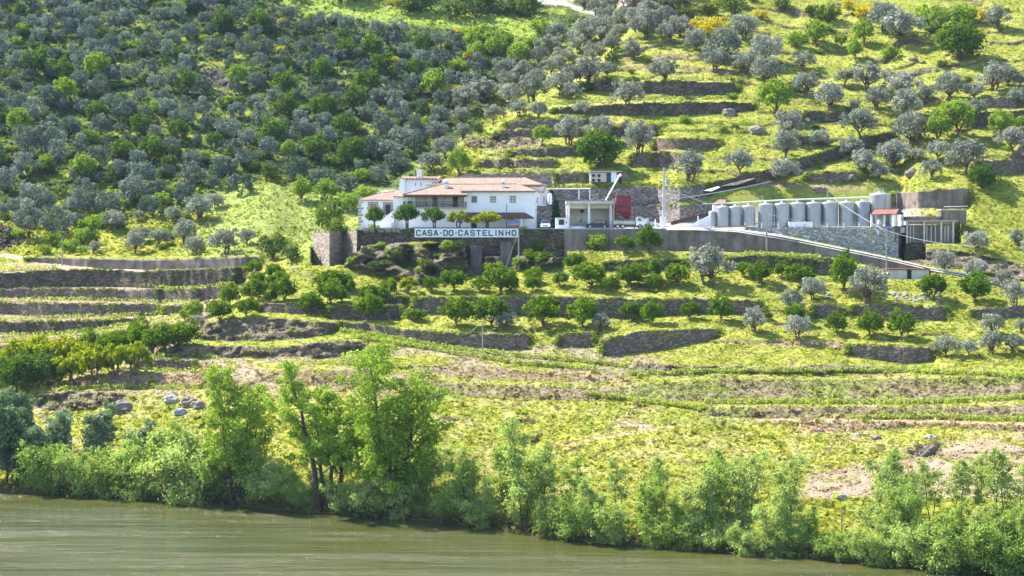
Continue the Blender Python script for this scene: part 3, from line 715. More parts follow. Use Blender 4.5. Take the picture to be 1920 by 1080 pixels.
M['sign_ink'] = surf('sign_letter_blue', (0.018, 0.035, 0.07), (0.03, 0.05, 0.09), 2, 0.6, None, 0.05)
M['pole_wood'] = surf('weathered_pole', (0.24, 0.22, 0.19), (0.36, 0.33, 0.30), 1.2, 0.9, None, 0.3)
M['pole_concrete'] = surf('pole_concrete', (0.46, 0.46, 0.45), (0.56, 0.56, 0.54), 0.8, 0.85, None, 0.2)
M['cable'] = surf('cable', (0.42, 0.42, 0.42), (0.5, 0.5, 0.5), 3, 0.6, None, 0.0)
M['beige_metal'] = surf('beige_metal', (0.44, 0.42, 0.34), (0.52, 0.50, 0.42), 1.0, 0.6, None, 0.1)
M['yellow'] = surf('yellow_paint', (0.60, 0.44, 0.08), (0.66, 0.5, 0.12), 2, 0.6, None, 0.05)
M['plastic_white'] = surf('white_plastic', (0.80, 0.80, 0.80), (0.86, 0.86, 0.85), 2, 0.5, None, 0.05)
M['headlamp'] = surf('lamp_glass', (0.5, 0.5, 0.5), (0.7, 0.7, 0.7), 2, 0.15, None, 0.0, spec=0.9)
M['tarp'] = surf('white_tarpaulin', (0.66, 0.68, 0.70), (0.76, 0.77, 0.78), 1, 0.6, None, 0.3)
M['twig'] = surf('dead_twigs', (0.28, 0.22, 0.16), (0.38, 0.31, 0.24), 3, 0.9, None, 0.3)

def tile_mat(name, a, b, c):
    m, nt, nd, ln, out = new_mat(name)
    p = wpos(nt)
    rowsn = N(nt, 'ShaderNodeTexVoronoi', Scale=3.2, Randomness=0.6); mp = wpos(nt, (1.0, .8, 1.0)); ln.new(mp, rowsn.inputs['Vector'])
    hv = N(nt, 'ShaderNodeSeparateColor'); ln.new(rowsn.outputs['Color'], hv.inputs[0])
    col = mix_rgb(nt, 0.55, ramp(nt, hv.outputs[0], [(0.0, a), (0.5, b), (1.0, c)]), ramp(nt, noise(nt, 0.5, 5, 0.7, p), [(0.3, a), (0.5, b), (0.72, c)]))
    w = N(nt, 'ShaderNodeTexWave', Scale=1.35, Distortion=0.3); w.bands_direction = 'X'; ln.new(p, w.inputs['Vector'])
    bmp = N(nt, 'ShaderNodeBump', Strength=0.5, Distance=0.08); ln.new(w.outputs[1], bmp.inputs['Height'])
    s = N(nt, 'ShaderNodeBsdfPrincipled', Roughness=0.85); s.inputs['Specular IOR Level'].default_value = 0.2
    ln.new(col, s.inputs['Base Color']); ln.new(bmp.outputs[0], s.inputs['Normal']); ln.new(s.outputs[0], out.inputs[0])
    return m
M['tile'] = tile_mat('clay_tiles', (0.19, 0.11, 0.08), (0.27, 0.18, 0.135), (0.35, 0.26, 0.20))
M['tile_dark'] = tile_mat('brown_tiles', (0.17, 0.07, 0.055), (0.25, 0.11, 0.085), (0.34, 0.17, 0.12))

# ------------------------------------------------------------ level yards
ZY = 36.62
gb_ = MB(); gb_.slab([P(u, 430, 344.6)[:2] + (ZY,) if False else (P(u, 430, y).x, y, ZY) for u, y in [(674, 347), (1000, 345.2), (1245, 344.4), (1262, 360), (1240, 372), (700, 372)]], 0.5)
tag(gb_.build('yard', M['pale_concrete']), None, None, None, 'structure')
ZT = P(1500, 426.5, 350).z
gb_ = MB(); gb_.slab([(P(u, 430, y).x, y, ZT) for u, y in [(1330, 349), (1420, 348), (1500, 346.4), (1696, 345.0), (1700, 353.5), (1330, 356)]], 1.0)
tag(gb_.build('tank_yard', M['pale_concrete']), None, None, None, 'structure')

# ------------------------------------------------------------ the house, built in its own frame, turned six degrees
HA = math.radians(6.0); hc, hs = math.cos(HA), math.sin(HA)
HX0, HY0 = (870 - 960) / F * 352, 352.0
house = empty('house', (HX0, HY0, ZY), 'long white house with red tiled roofs, balcony and maroon canopy behind the lettered sign', 'house', None, -HA)
def L(u, v, y):
    """photo position at depth y behind the front of the house -> point in the frame of the house"""
    k = (u - 960) / F
    x = (k * (HY0 + y * hc) - HX0 - y * hs) / (hc + k * hs)
    Y = HY0 - x * hs + y * hc
    return (x, y, H - (v - VH) / F * Y - ZY)
def hpart(mb, name, mat, parent=house, smooth=False, label=None):
    o = mb.build(name, mat, parent, off=(0, 0, 0), smooth=smooth)
    if label: o['label'] = label
    return o
def walls(u0, u1, vt, y, holes=(), depth=8.0, zb=0.0, t=0.35, vb=None, name='wall', mat='plaster'):
    """front wall with openings (u0, u1, vtop, vbottom), plus its side walls"""
    x0, x1 = L(u0, vt, y)[0], L(u1, vt, y)[0]; z1 = L((u0 + u1) / 2, vt, y)[2]; z0 = L(u0, vb, y)[2] if vb else zb
    mb = MB(); hh = []
    for a, b, c, d in holes:
        hh.append((L(a, c, y)[0], L(b, c, y)[0], L(a, d, y)[2], L(a, c, y)[2]))
    xs = sorted({x0, x1, *[h[0] for h in hh], *[h[1] for h in hh]}); zs = sorted({z0, z1, *[h[2] for h in hh], *[h[3] for h in hh]})
    for i in range(len(xs) - 1):
        for j in range(len(zs) - 1):
            cx, cz = (xs[i] + xs[i + 1]) / 2, (zs[j] + zs[j + 1]) / 2
            if any(h[0] < cx < h[1] and h[2] < cz < h[3] for h in hh): continue
            mb.add([(xs[i], y, zs[j]), (xs[i + 1], y, zs[j]), (xs[i + 1], y, zs[j + 1]), (xs[i], y, zs[j + 1])], [(0, 1, 2, 3)])
    for a, b, c, d in hh:
        mb.add([(a, y, c), (a, y + t, c), (a, y + t, d), (a, y, d)], [(0, 1, 2, 3)]); mb.add([(b, y, c), (b, y + t, c), (b, y + t, d), (b, y, d)], [(3, 2, 1, 0)])
        mb.add([(a, y, d), (b, y, d), (b, y + t, d), (a, y + t, d)], [(3, 2, 1, 0)]); mb.add([(a, y, c), (b, y, c), (b, y + t, c), (a, y + t, c)], [(0, 1, 2, 3)])
    for x, f in ((x0, (0, 1, 2, 3)), (x1, (3, 2, 1, 0))):
        mb.add([(x, y, z0), (x, y, z1), (x, y + depth, z1), (x, y + depth, z0)], [f])
    mb.add([(x0, y + depth, z0), (x1, y + depth, z0), (x1, y + depth, z1), (x0, y + depth, z1)], [(3, 2, 1, 0)])
    return hpart(mb, name, M[mat])
def frame(u0, u1, v0, v1, y, kind='window', fw=0.16, border='granite', mull=1, glass='glass', fl='white_metal', fr=0.06):
    x0, _, z1 = L(u0, v0, y); x1, _, z0 = L(u1, v1, y)
    mb = MB()
    # surround of four stones, butted
    mb.box(x0 - fw, x0, y - 0.05, y + 0.1, z0 - fw, z1 + fw); mb.box(x1, x1 + fw, y - 0.05, y + 0.1, z0 - fw, z1 + fw)
    mb.box(x0, x1, y - 0.05, y + 0.1, z1, z1 + fw); mb.box(x0, x1, y - 0.08, y + 0.1, z0 - fw, z0)
    w = hpart(mb, kind, M[border])
    g = MB().box(x0, x1, y + 0.22, y + 0.26, z0, z1)
    hpart(g, 'pane' if kind == 'window' else 'leaf', M[glass], w)
    s = MB()
    if mull:
        s.box(x0, x0 + fr, y + 0.15, y + 0.215, z0, z1); s.box(x1 - fr, x1, y + 0.15, y + 0.215, z0, z1)
        s.box(x0 + fr, x1 - fr, y + 0.15, y + 0.215, z1 - fr, z1); s.box(x0 + fr, x1 - fr, y + 0.15, y + 0.215, z0, z0 + fr)
        xc = (x0 + x1) / 2; s.box(xc - .04, xc + .04, y + 0.155, y + 0.21, z0 + fr, z1 - fr)
        for k in range(1, mull + 1):
            zc = z0 + (z1 - z0) * k / (mull + 1); s.box(x0 + fr, x1 - fr, y + 0.165, y + 0.205, zc - .03, zc + .03)
        hpart(s, 'frame', M[fl], w)
    return w

# left wing
HOL = [(693.8, 705.6, 382, 396), (722.3, 732, 383, 402), (691, 697, 422, 427)]
walls(672, 737, 374, 2.0, [(694, 705.5, 382, 396), (722.4, 732, 383.5, 402.4)], 9)
frame(694, 705.5, 382, 396, 2.0, 'window', 0.42, glass='shutter', mull=3, fl='beige_metal')
frame(722.4, 732, 383.5, 402.4, 2.0, 'door', 0.42, glass='dark_wood', mull=0)
q = 0
for k in range(9):                                   # granite quoins up the left corner
    v = 376.5 + k * 6.1; a = L(672, v, 2.0); b = L(672 + (9 if k % 2 == 0 else 5.5), v + 4.6, 2.0)
    o = hpart(MB().box(a[0] - 0.03, b[0], 1.95, 2.4, b[2], a[2]), 'quoin_stone', M['granite'])
for k, (u, v, w_) in enumerate([(688, 388, 6), (706, 387, 7), (708, 391, 6), (717, 388, 4), (734, 387, 4)]):
    a = L(u, v, 2.0); hpart(MB().box(a[0], a[0] + w_ * .095, 1.93, 2.3, a[2] - .45, a[2]), 'quoin_stone', M['granite'])
# landing, its railing and the outside stair running down to the left
a = L(711, 402.5, .4); b = L(757, 402.5, .4)
hpart(MB().box(a[0], b[0], 0.2, 1.995, a[2] - .22, a[2]), 'landing', M['granite'])
hpart(MB().box(L(724, 403, .4)[0], b[0], 0.3, 1.99, 0, a[2] - .225), 'wall', M['plaster'])
rl = MB()
z = a[2]
for k in range(13):
    x = a[0] + (b[0] - a[0]) * k / 12 * .66; rl.box(x - .02, x + .02, .24, .28, z, z + .85)
rl.box(a[0], a[0] + (b[0] - a[0]) * .66, .22, .30, z + .85, z + .92)
hpart(rl, 'landing_rail', M['iron'])
st = MB(); xs0, zs0 = L(709, 428, 0.5)[0], 0.0; xs1, zs1 = L(739, 404, .5)[0], L(739, 404, .5)[2]
for k in range(14):
    f0 = k / 14; x = xs0 + (xs1 - xs0) * f0; st.box(x, xs0 + (xs1 - xs0) * (k + 1) / 14, -.72, 0.28, 0.0, zs1 * (k + 1) / 14)
hpart(st, 'stair', M['granite'])
st = MB(); st.prism([(xs0 - .3, 0), (xs0 - .3, .6), (xs1 - .1, zs1 + .75), (xs1 + .2, zs1 + .75), (xs1 + .2, 0)], -.93, -.73)
hpart(st, 'stair_wall', M['plaster'])
a = L(734, 422, -.95); hpart(MB().box(a[0], a[0] + .62, -1.0, -.935, a[2] - .45, a[2] + .45), 'grille_window', M['grey_metal'])
a = L(676, 426.2, 1.9); ar = MB(); ar.prism([(a[0] - .3, 0), (a[0] - .3, .35), (a[0], .62), (a[0] + .3, .72), (a[0] + .6, .62), (a[0] + .9, .35), (a[0] + .9, 0)], 1.6, 1.99); hpart(ar, 'cellar_hood', M['cream_plaster'])
a = L(690, 421, 1.9); hpart(MB().box(a[0], a[0] + .9, 1.94, 2.0, 0, a[2]), 'cellar_door', M['grey_metal'])
# left wing roof and the small roof over the middle piece
def roof(pts_list, name='roof', mat='tile', th=0.16, ridge=None):
    mb = MB()
    for pts in pts_list: mb.slab(pts, th)
    o = hpart(mb, name, M[mat])
    if ridge:
        r = MB()
        for a, b in ridge:
            a = Vector(a); b = Vector(b); n = max(2, int((b - a).length / .42))
            r.tube([a, b], .13, 6)
        hpart(r, 'ridge_tiles', M[mat], o)
    return o
a0 = L(670.5, 374.4, 1.5); b0 = L(738, 374.4, 1.5); c0 = L(741, 359, 6.5); d0 = L(712, 362.5, 6.5); e0 = L(671, 373.6, 11.5)
roof([[a0, b0, c0, d0], [e0, a0, d0]], ridge=[(d0, c0), (a0, d0)])
hpart(MB().box(a0[0] + .1, b0[0], 1.6, 1.99, a0[2] - .34, a0[2] - .18), 'cornice', M['plaster'])
walls(737, 779, 367.5, 1.0, (), 9)
a0 = L(737.5, 368, .6); b0 = L(760, 368, .6); c0 = L(757, 359, 5); d0 = L(747, 358.5, 5)
roof([[a0, b0, c0, d0]])
# balcony block: lower wall flush, upper wall set back behind the balcony
walls(756, 870, 389.5, 0.0, (), 12)
walls(779, 870, 364.5, 1.6, [(812, 819.6, 369.2, 388), (849.6, 858, 369.2, 388)], 8, vb=389.3, mat='cream_plaster')
frame(812, 819.6, 369.2, 388, 1.6, 'door', 0.14, glass='shutter', mull=0)
frame(849.6, 858, 369.2, 388, 1.6, 'door', 0.14, glass='dark_wood', mull=0)
a = L(755, 389.0, -1.0); b = L(873.5, 389.0, -1.0)
balc = hpart(MB().box(a[0], b[0], -1.0, 1.59, a[2] - .22, a[2]), 'balcony', M['granite'])
zb = a[2]
for k in range(9):
    x = a[0] + .1 + (b[0] - a[0] - .2) * k / 8
    hpart(MB().box(x - .03, x + .03, -.97, -.91, zb, zb + 1.0), 'rail_post', M['iron'], balc)
hpart(MB().box(a[0], b[0], -.99, -.89, zb + 1.0, zb + 1.07), 'handrail', M['iron'], balc)
bars = MB()
for k in range(90):
    x = a[0] + .1 + (b[0] - a[0] - .2) * k / 89; bars.box(x - .012, x + .012, -.95, -.93, zb + .05, zb + 1.0)
for k in range(14):
    y = -.9 + 2.3 * k / 13; bars.box(a[0] + .04, a[0] + .07, y, y + .025, zb + .05, zb + 1.0); bars.box(b[0] - .07, b[0] - .04, y, y + .025, zb + .05, zb + 1.0)
bars.box(a[0] + .02, a[0] + .08, -.9, 1.5, zb + 1.0, zb + 1.06); bars.box(b[0] - .08, b[0] - .02, -.9, 1.5, zb + 1.0, zb + 1.06)
o = hpart(bars, 'balusters', M['iron'], balc)
for u in (758.5, 765.5, 772.5, 798, 833, 868.5):
    p = L(u, 380, -.95); o = hpart(MB().box(p[0] - .035, p[0] + .035, -.98, -.9, zb, L(u, 365.5, -.95)[2]), 'balcony_post', M['iron'])
for u in (795.5, 835):
    p = L(u, 368.5, 1.2); hpart(MB().box(p[0] - .14, p[0] + .14, 1.2, 1.5, p[2] - .12, p[2] + .14), 'wall_lamp', M['iron'])
walls(870, 1003.5, 358.0, 0.0, [(885.2, 893.4, 368.8, 378.8), (920.2, 928.8, 368.6, 379), (957, 966, 368.4, 379), (884, 893.5, 410, 426.8)], 11.5)
frame(885.2, 893.4, 368.8, 378.8, 0, 'window', 0.14, mull=1, glass='glass', fl='dark_wood')
frame(920.2, 928.8, 368.6, 379, 0, 'window', 0.14, mull=2)
frame(957, 966, 368.4, 379, 0, 'window', 0.14, mull=2)
frame(884, 893.5, 410, 426.8, 0, 'door', 0.1, glass='dark_wood', mull=0)
# details on the narrow right end wall
xr = L(1003.5, 380, 0)[0]
for y0, y1, v0, v1 in ((3.3, 4.2, 369, 380), (6.6, 7.0, 369.5, 371.5), (1.0, 1.4, 391, 396)):
    hpart(MB().box(xr - .02, xr + .05, y0, y1, L(1004, v1, 0)[2], L(1004, v0, 0)[2]), 'small_window', M['glass'])
hpart(MB().box(xr + .01, xr + .07, 3.0, 5.6, 0, 2.6), 'side_door', M['blue_paint'])
# eaves soffits and roofs
rl_, rm, rr = L(829, 345.6, 5.2), L(876, 345.6, 5.2), L(969, 345.2, 5.2)
e1, e2 = L(755.5, 364.6, -1.5), L(877, 364.8, -1.5)
bl = (e1[0], 11.6, e1[2])
roof([[e1, e2, rm, rl_], [bl, e1, rl_]], ridge=[(rl_, rm), (e1, rl_), (bl, rl_)])
hpart(MB().box(e1[0] + .1, e2[0] - .1, -1.42, -1.32, e1[2] - .42, e1[2] - .165), 'eave_board', M['dark_wood'])
hpart(MB().box(e1[0] + .1, e1[0] + .2, -1.3, 6, e1[2] - .42, e1[2] - .165), 'eave_board', M['dark_wood'])
e3, e4 = L(863, 357.4, -.5), L(1004.5, 357.8, -.5)
br = (e4[0] + .3, 12.0, e4[2])
roof([[e3, e4, rr, rm], [e4, br, rr]], ridge=[(rm, rr), (rr, e4), (rr, br)])
hpart(MB().box(e3[0] + .1, e4[0] - .1, -.42, -.01, e3[2] - .36, e3[2] - .17), 'cornice', M['granite'])
# rear block
walls(840, 1016, 347.0, 12.5, (), 12)
r1, r2 = L(838, 333.4, 18.5), L(982, 333.2, 18.5)
f1, f2 = L(800, 346, 12.0), L(1017, 346.0, 12.0)
bk = (f2[0] + .4, 25, f2[2])
roof([[f1, f2, r2, r1], [f2, bk, r2]], ridge=[(r1, r2), (r2, f2), (r2, bk)])
hpart(MB().box(L(905, 346, 12)[0], f2[0] - .1, 12.05, 12.49, f2[2] - .4, f2[2] - .17), 'cornice', M['tile'])
for k, (v0, v1) in enumerate(((352, 358), (368, 383))):
    p = L(1016, v0, 12.5); hpart(MB().box(p[0] - .02, p[0] + .05, 16, 17.2, L(1016, v1, 12.5)[2], p[2]), 'side_window', M['glass'])
# high left rear block with its own chimney
tp = L(749, 336, 14.0)
walls(751.5, 822, 335, 14.0, (), 8)
bt = MB(); xa = L(748, 358, 13.9)[0]; xb = L(751.6, 336, 13.9)[0]; xc = L(760, 360, 13.9)[0]
bt.prism([(xa, L(748, 362, 13.9)[2]), (xb - .05, L(751, 336, 13.9)[2]), (xb + .8, L(751, 336, 13.9)[2]), (xc, L(758, 362, 13.9)[2])], 13.3, 13.98); hpart(bt, 'buttress', M['plaster'])
g1, g2 = L(752, 334.8, 13.4), L(822, 335.2, 13.4); g3, g4 = L(828, 331.0, 19), L(754, 330.8, 19)
roof([[g1, g2, g3, g4]])
for k in range(11):
    p = L(756 + 6 * k, 334.2, 13.3); hpart(MB().tube([(p[0], 13.2, p[2]), (p[0], 13.9, p[2] + .05)], .11, 6), 'eave_tile', M['tile_dark'])
for u in (779, 789):
    p = L(u, 346, 13.9); hpart(MB().box(p[0] - .05, p[0] + .05, 13.93, 13.99, p[2] - .3, p[2] + .35), 'vent_slit', M['iron'])
a, b = L(781.8, 318.5, 16), L(790.5, 331, 16)
ch = hpart(MB().box(a[0], b[0], 15.6, 16.6, b[2] - .6, a[2]), 'chimney', M['plaster'])
hpart(MB().box(a[0] - .08, b[0] + .08, 15.5, 16.7, a[2], a[2] + .12), 'chimney_cap', M['plaster'], ch)
def ornate(u, vt, vb_, y):
    p = L(u, vb_, y); top = L(u, vt, y)[2]; h = top - p[2]
    c = hpart(MB().box(p[0] - .38, p[0] + .38, y - .38, y + .38, p[2] - .7, p[2] + h * .55), 'chimney', M['plaster'])
    hpart(MB().box(p[0] - .46, p[0] + .46, y - .46, y + .46, p[2] + h * .55, p[2] + h * .61), 'chimney_band', M['granite'], c)
    m = MB()
    for sx in (-1, 1):
        for sy in (-1, 1): m.box(p[0] + sx * .3 - .08, p[0] + sx * .3 + .08, y + sy * .3 - .08, y + sy * .3 + .08, p[2] + h * .61, p[2] + h * .76)
    m.box(p[0] - .18, p[0] + .18, y - .18, y + .18, p[2] + h * .61, p[2] + h * .76)
    hpart(m, 'flue_posts', M['plaster'], c)
    hpart(MB().lathe((p[0], y, p[2] + h * .76), [(.44, 0), (.40, .12), (.26, .26), (.12, .36), (.05, h * .24)], 10), 'chimney_cap', M['plaster'], c, smooth=True)
ornate(836.5, 336.2, 355.0, 3.0); ornate(943.5, 336.6, 355.5, 2.6)
# maroon canopy over the ground floor
c1, c2 = L(869, 407.3, -2.2), L(1001, 407.8, -2.2); c3, c4 = L(984, 398.4, -.02), L(873, 398.2, -.02); c5 = L(1003, 400, -.02)
roof([[c1, c2, c3, c4]], 'canopy', 'maroon', .08)
hpart(MB().box(c1[0], c2[0], -2.24, -2.16, c1[2] - .28, c1[2] - .085), 'canopy_beam', M['dark_wood'])
for u in (878.5, 977.5):
    p = L(u, 410, -2.1); hpart(MB().box(p[0] - .05, p[0] + .05, -2.15, -2.05, 0, c1[2] - .29), 'canopy_post', M['white_metal'])
p = L(960.5, 409.5, -1.2); lm = hpart(MB().lathe((p[0], -1.2, p[2] - .3), [(.06, 0), (.2, .08), (.22, .3), (.08, .42)], 8), 'hanging_lamp', M['iron'])
hpart(MB().box(p[0] - .01, p[0] + .01, -1.21, -1.19, p[2] + .1, c1[2] + .25), 'lamp_cord', M['iron'], lm)
# front walls' lower plinths: gas bottle store under the canopy, pole beside it
def thing_box(name, label, cat, parts, base):
    t = empty(name, base, label, cat)
    for nm, mb, mt in parts: mb.build(nm, M[mt], t)
    return t
def wp(lp):          # a point of the house frame in world coordinates
    x, y, z = lp; return Vector((HX0 + x * hc + y * hs, HY0 - x * hs + y * hc, z + ZY))
p = wp(L(963, 423, -1.8)); t = empty('oil_tank', (p.x, p.y, ZY), 'cylindrical rusty oil tank with blue top on legs under the maroon canopy', 'tank')
m = MB().tube([(p.x - 1.0, p.y, ZY + .72), (p.x + 1.0, p.y, ZY + .72)], .45, 16); m.build('tank_body', M['rust'], t, smooth=True)
MB().tube([(p.x - 1.02, p.y, ZY + .80), (p.x + 1.02, p.y, ZY + .80)], .44, 16).build('blue_cover', M['blue_paint'], t, smooth=True)
for sx in (-.7, .7): MB().box(p.x + sx - .06, p.x + sx + .06, p.y - .35, p.y + .35, ZY, ZY + .4).build('leg', M['rust'], t)
# balcony furniture
for k, u in enumerate((783.5, 790, 796.2, 802.5)):
    p = wp(L(u, 388.6, -.1)); z = ZY + zb
    t = empty('chair', (p.x, p.y, z), ['first', 'second', 'third', 'fourth'][k] + ' blue chair from the left on the white balcony', 'chair', 'blue chairs on the balcony')
    MB().box(p.x - .24, p.x + .24, p.y - .24, p.y + .24, z + .40, z + .46).build('seat', M['sign_ink'], t)
    MB().box(p.x - .24, p.x - .19, p.y - .24, p.y + .24, z + .46, z + .92).build('backrest', M['sign_ink'], t)
    for sx in (-.2, .2):
        for sy in (-.2, .2): MB().box(p.x + sx - .02, p.x + sx + .02, p.y + sy - .02, p.y + sy + .02, z, z + .40).build('leg', M['sign_ink'], t)
p = wp(L(839, 388.6, .2)); z = ZY + zb; t = empty('table', (p.x, p.y, z), 'low dark blue table on the balcony between the two doors', 'table')
MB().box(p.x - 1.0, p.x + 1.0, p.y - .4, p.y + .4, z + .55, z + .6).build('tabletop', M['sign_ink'], t)
for sx in (-.9, .9):
    for sy in (-.3, .3): MB().box(p.x + sx - .03, p.x + sx + .03, p.y + sy - .03, p.y + sy + .03, z, z + .55).build('leg', M['sign_ink'], t)
p = wp(L(768, 388.6, .2)); t = empty('shelf', (p.x, p.y, z), 'small dark cabinet at the left end of the balcony', 'cabinet')
MB().box(p.x - .3, p.x + .3, p.y - .2, p.y + .2, z, z + 1.15).build('cabinet_body', M['dark_wood'], t); MB().box(p.x - .33, p.x + .33, p.y - .23, p.y + .23, z + 1.15, z + 1.2).build('cabinet_top', M['beige_metal'], t)

# ------------------------------------------------------------ lettered sign on the castle wall
YS = 343.6
def stroke_letter(ch):
    w, h, c = .78, 1.0, .16
    S_ = {'C': [[(w, .82), (w, h - c), (w - c, h), (c, h), (0, h - c), (0, c), (c, 0), (w - c, 0), (w, c), (w, .18)]],
      'A': [[(0, 0), (w / 2 - .04, h), (w / 2 + .04, h), (w, 0)], [(.17, .3), (w - .17, .3)]],
      'S': [[(w, .84), (w, h - c), (w - c, h), (c, h), (0, h - c), (0, .62), (.13, .52), (w - .13, .48), (w, .38), (w, c), (w - c, 0), (c, 0), (0, c), (0, .16)]],
      'D': [[(0, 0), (0, h), (w - .24, h), (w, h - .24), (w, .24), (w - .24, 0), (0, 0)]],
      'O': [[(c, 0), (0, c), (0, h - c), (c, h), (w - c, h), (w, h - c), (w, c), (w - c, 0), (c, 0)]],
      'T': [[(0, h), (w, h)], [(w / 2, h), (w / 2, 0)]],
      'E': [[(w, h), (0, h), (0, 0), (w, 0)], [(0, .52), (w * .72, .52)]],
      'L': [[(0, h), (0, 0), (w, 0)]], 'I': [[(w / 2, 0), (w / 2, h)]],
      'N': [[(0, 0), (0, h), (w, 0), (w, h)]], 'H': [[(0, 0), (0, h)], [(w, 0), (w, h)], [(0, .5), (w, .5)]]}
    return S_[ch]
sa, sb = P(777.4, 428.2, YS), P(971.5, 445.0, YS)
sign = empty('sign', ((sa.x + sb.x) / 2, YS, sb.z), 'long white board lettered CASA DO CASTELINHO on the top of the castle wall', 'sign')
MB().box(sa.x, sb.x, YS, YS + .14, sb.z, sa.z).build('board', M['sign_white'], sign)
MB().box(sa.x - .05, sb.x + .02, YS - .05, YS + .3, sa.z + .002, sa.z + .16).build('board_cap', M['sign_ink'], sign)
lets = [('C', 784.6), ('A', 795.6), ('S', 806.3), ('A', 817.2), ('D', 835.5), ('O', 845.7), ('C', 863.6), ('A', 874.6), ('S', 886.0), ('T', 897.4), ('E', 909.2), ('L', 920.4), ('I', 930.0), ('N', 939.4), ('H', 952.2), ('O', 963.7)]
zt_, zb_ = P(0, 432.2, YS).z, P(0, 441.3, YS).z; hh_ = zt_ - zb_
for ch, uc in lets:
    xc = P(uc, 436, YS).x; m = MB(); sw = .185
    for path_ in stroke_letter(ch):
        for (a, b), (c, d) in zip(path_[:-1], path_[1:]):
            A_ = Vector((xc + (a - .39) * hh_ * .96, 0, zb_ + b * hh_)); B_ = Vector((xc + (c - .39) * hh_ * .96, 0, zb_ + d * hh_))
            dn = (B_ - A_).normalized(); A_ -= dn * sw * .42; B_ += dn * sw * .42
            nrm = Vector((-dn.z, 0, dn.x)) * sw / 2
            m.add([(A_ - nrm) + Vector((0, YS - .035, 0)), (B_ - nrm) + Vector((0, YS - .035, 0)), (B_ + nrm) + Vector((0, YS - .035, 0)), (A_ + nrm) + Vector((0, YS - .035, 0)),
                   (A_ - nrm) + Vector((0, YS - .002, 0)), (B_ - nrm) + Vector((0, YS - .002, 0)), (B_ + nrm) + Vector((0, YS - .002, 0)), (A_ + nrm) + Vector((0, YS - .002, 0))],
                  [(0, 1, 2, 3), (0, 4, 5, 1), (1, 5, 6, 2), (2, 6, 7, 3), (3, 7, 4, 0)])
    m.build('letter', M['sign_ink'], sign)
for uc in (826.6, 854.8):
    xc = P(uc, 437, YS).x; MB().box(xc - .12, xc + .12, YS - .035, YS - .002, P(0, 438, YS).z, P(0, 435.7, YS).z).build('dot', M['sign_ink'], sign)

# ------------------------------------------------------------ castle wall, tower, concrete retaining wall, road
def wall_run(name, label, cat, top, foot, Yf, mat, thick=0.7, seed=5, disp=0.1, rise=0.0, merlon=False):
    """free-standing wall: top/foot rows along u, front distance Yf(u)"""
    u0, u1 = top[0][0], top[-1][0]; n = max(4, int((u1 - u0) / 2.5)); us = np.linspace(u0, u1, n)
    y = pl(Yf, us); zt = H - (pl(top, us) - VH) / F * y + rise; zf = H - (pl(foot, us) - VH) / F * y - .8; x = (us - 960) / F * y
    m = max(5, int(np.max(zt - zf) / .25)); R_ = []
    for k in range(m + 1):
        f = k / m; z = zf + (zt - zf) * f
        dd = (fbm(x / .8, z / .5, seed, 3) - .5) * 2 * disp + (fbm(x / 6, z / 5, seed + 5, 2) - .5) * disp * 3
        R_.append(np.stack([x, y + dd - .25 * (1 - f), z], -1))
    a = R_[-1].copy(); a[:, 1] += thick; R_.append(a); b = a.copy(); b[:, 2] = zf; R_.append(b)
    V = np.stack(R_); r, c, _ = V.shape; idx = np.arange(r * c).reshape(r, c)
    fc = np.stack([idx[:-1, :-1], idx[:-1, 1:], idx[1:, 1:], idx[1:, :-1]], -1).reshape(-1, 4); V = V.reshape(-1, 3)
    cc = V.mean(0); cc[2] = V[:, 2].min()
    return tag(link(name, mesh_np(name, V - cc, fc, [M[mat]]), None, cc), label, cat)
o = wall_run('castle_wall', 'old brown castle wall carrying the lettered sign, overgrown and standing on rock', 'wall', [(668, 432), (777, 429.6), (900, 429.3), (1060, 429.5)], [(668, 470), (740, 486), (860, 494), (1000, 498), (1060, 488)], [(668, 347), (777, 344.9), (1060, 344.5)], 'mossy_stone', disp=.07)
for k, (a, b) in enumerate([(682, 691), (693.5, 702), (708, 720), (722, 734), (736, 750)]):
    p0, p1 = P(a, 431.5, 345.6 - k * .3), P(b, 427.4, 345.6 - k * .3)
    m = MB().box(p0.x - o.location.x, p1.x - o.location.x, p0.y - o.location.y, p0.y + .6 - o.location.y, p0.z - .4 - o.location.z, p1.z - o.location.z)
    q_ = m.build('merlon', M['castle_stone'], o, off=(0, 0, 0))
for k, (a, b, c, d) in enumerate([(885, 901, 460, 521), (941, 957, 454, 500)]):
    p0, p1 = P(a, d, 341.2), P(b, c, 341.2)
    t = empty('buttress', ((p0.x + p1.x) / 2, p0.y, p0.z), ['left', 'right'][k] + ' grey concrete buttress below the right half of the sign', 'buttress')
    MB().prismx([(341.2, p0.z - .5), (342.2, p1.z), (343.9, p1.z), (343.9, p0.z - .5)], p0.x, p1.x).build('panel', M['concrete'], t)
    MB().prismx([(341.0, p0.z - .5), (342.0, p1.z), (343.9, p1.z), (343.9, p0.z - .5)], p1.x, p1.x + .22).build('edge_pier', M['concrete'], t)
    MB().prismx([(341.0, p0.z - .5), (342.0, p1.z), (343.9, p1.z), (343.9, p0.z - .5)], p0.x - .22, p0.x).build('edge_pier', M['concrete'], t)
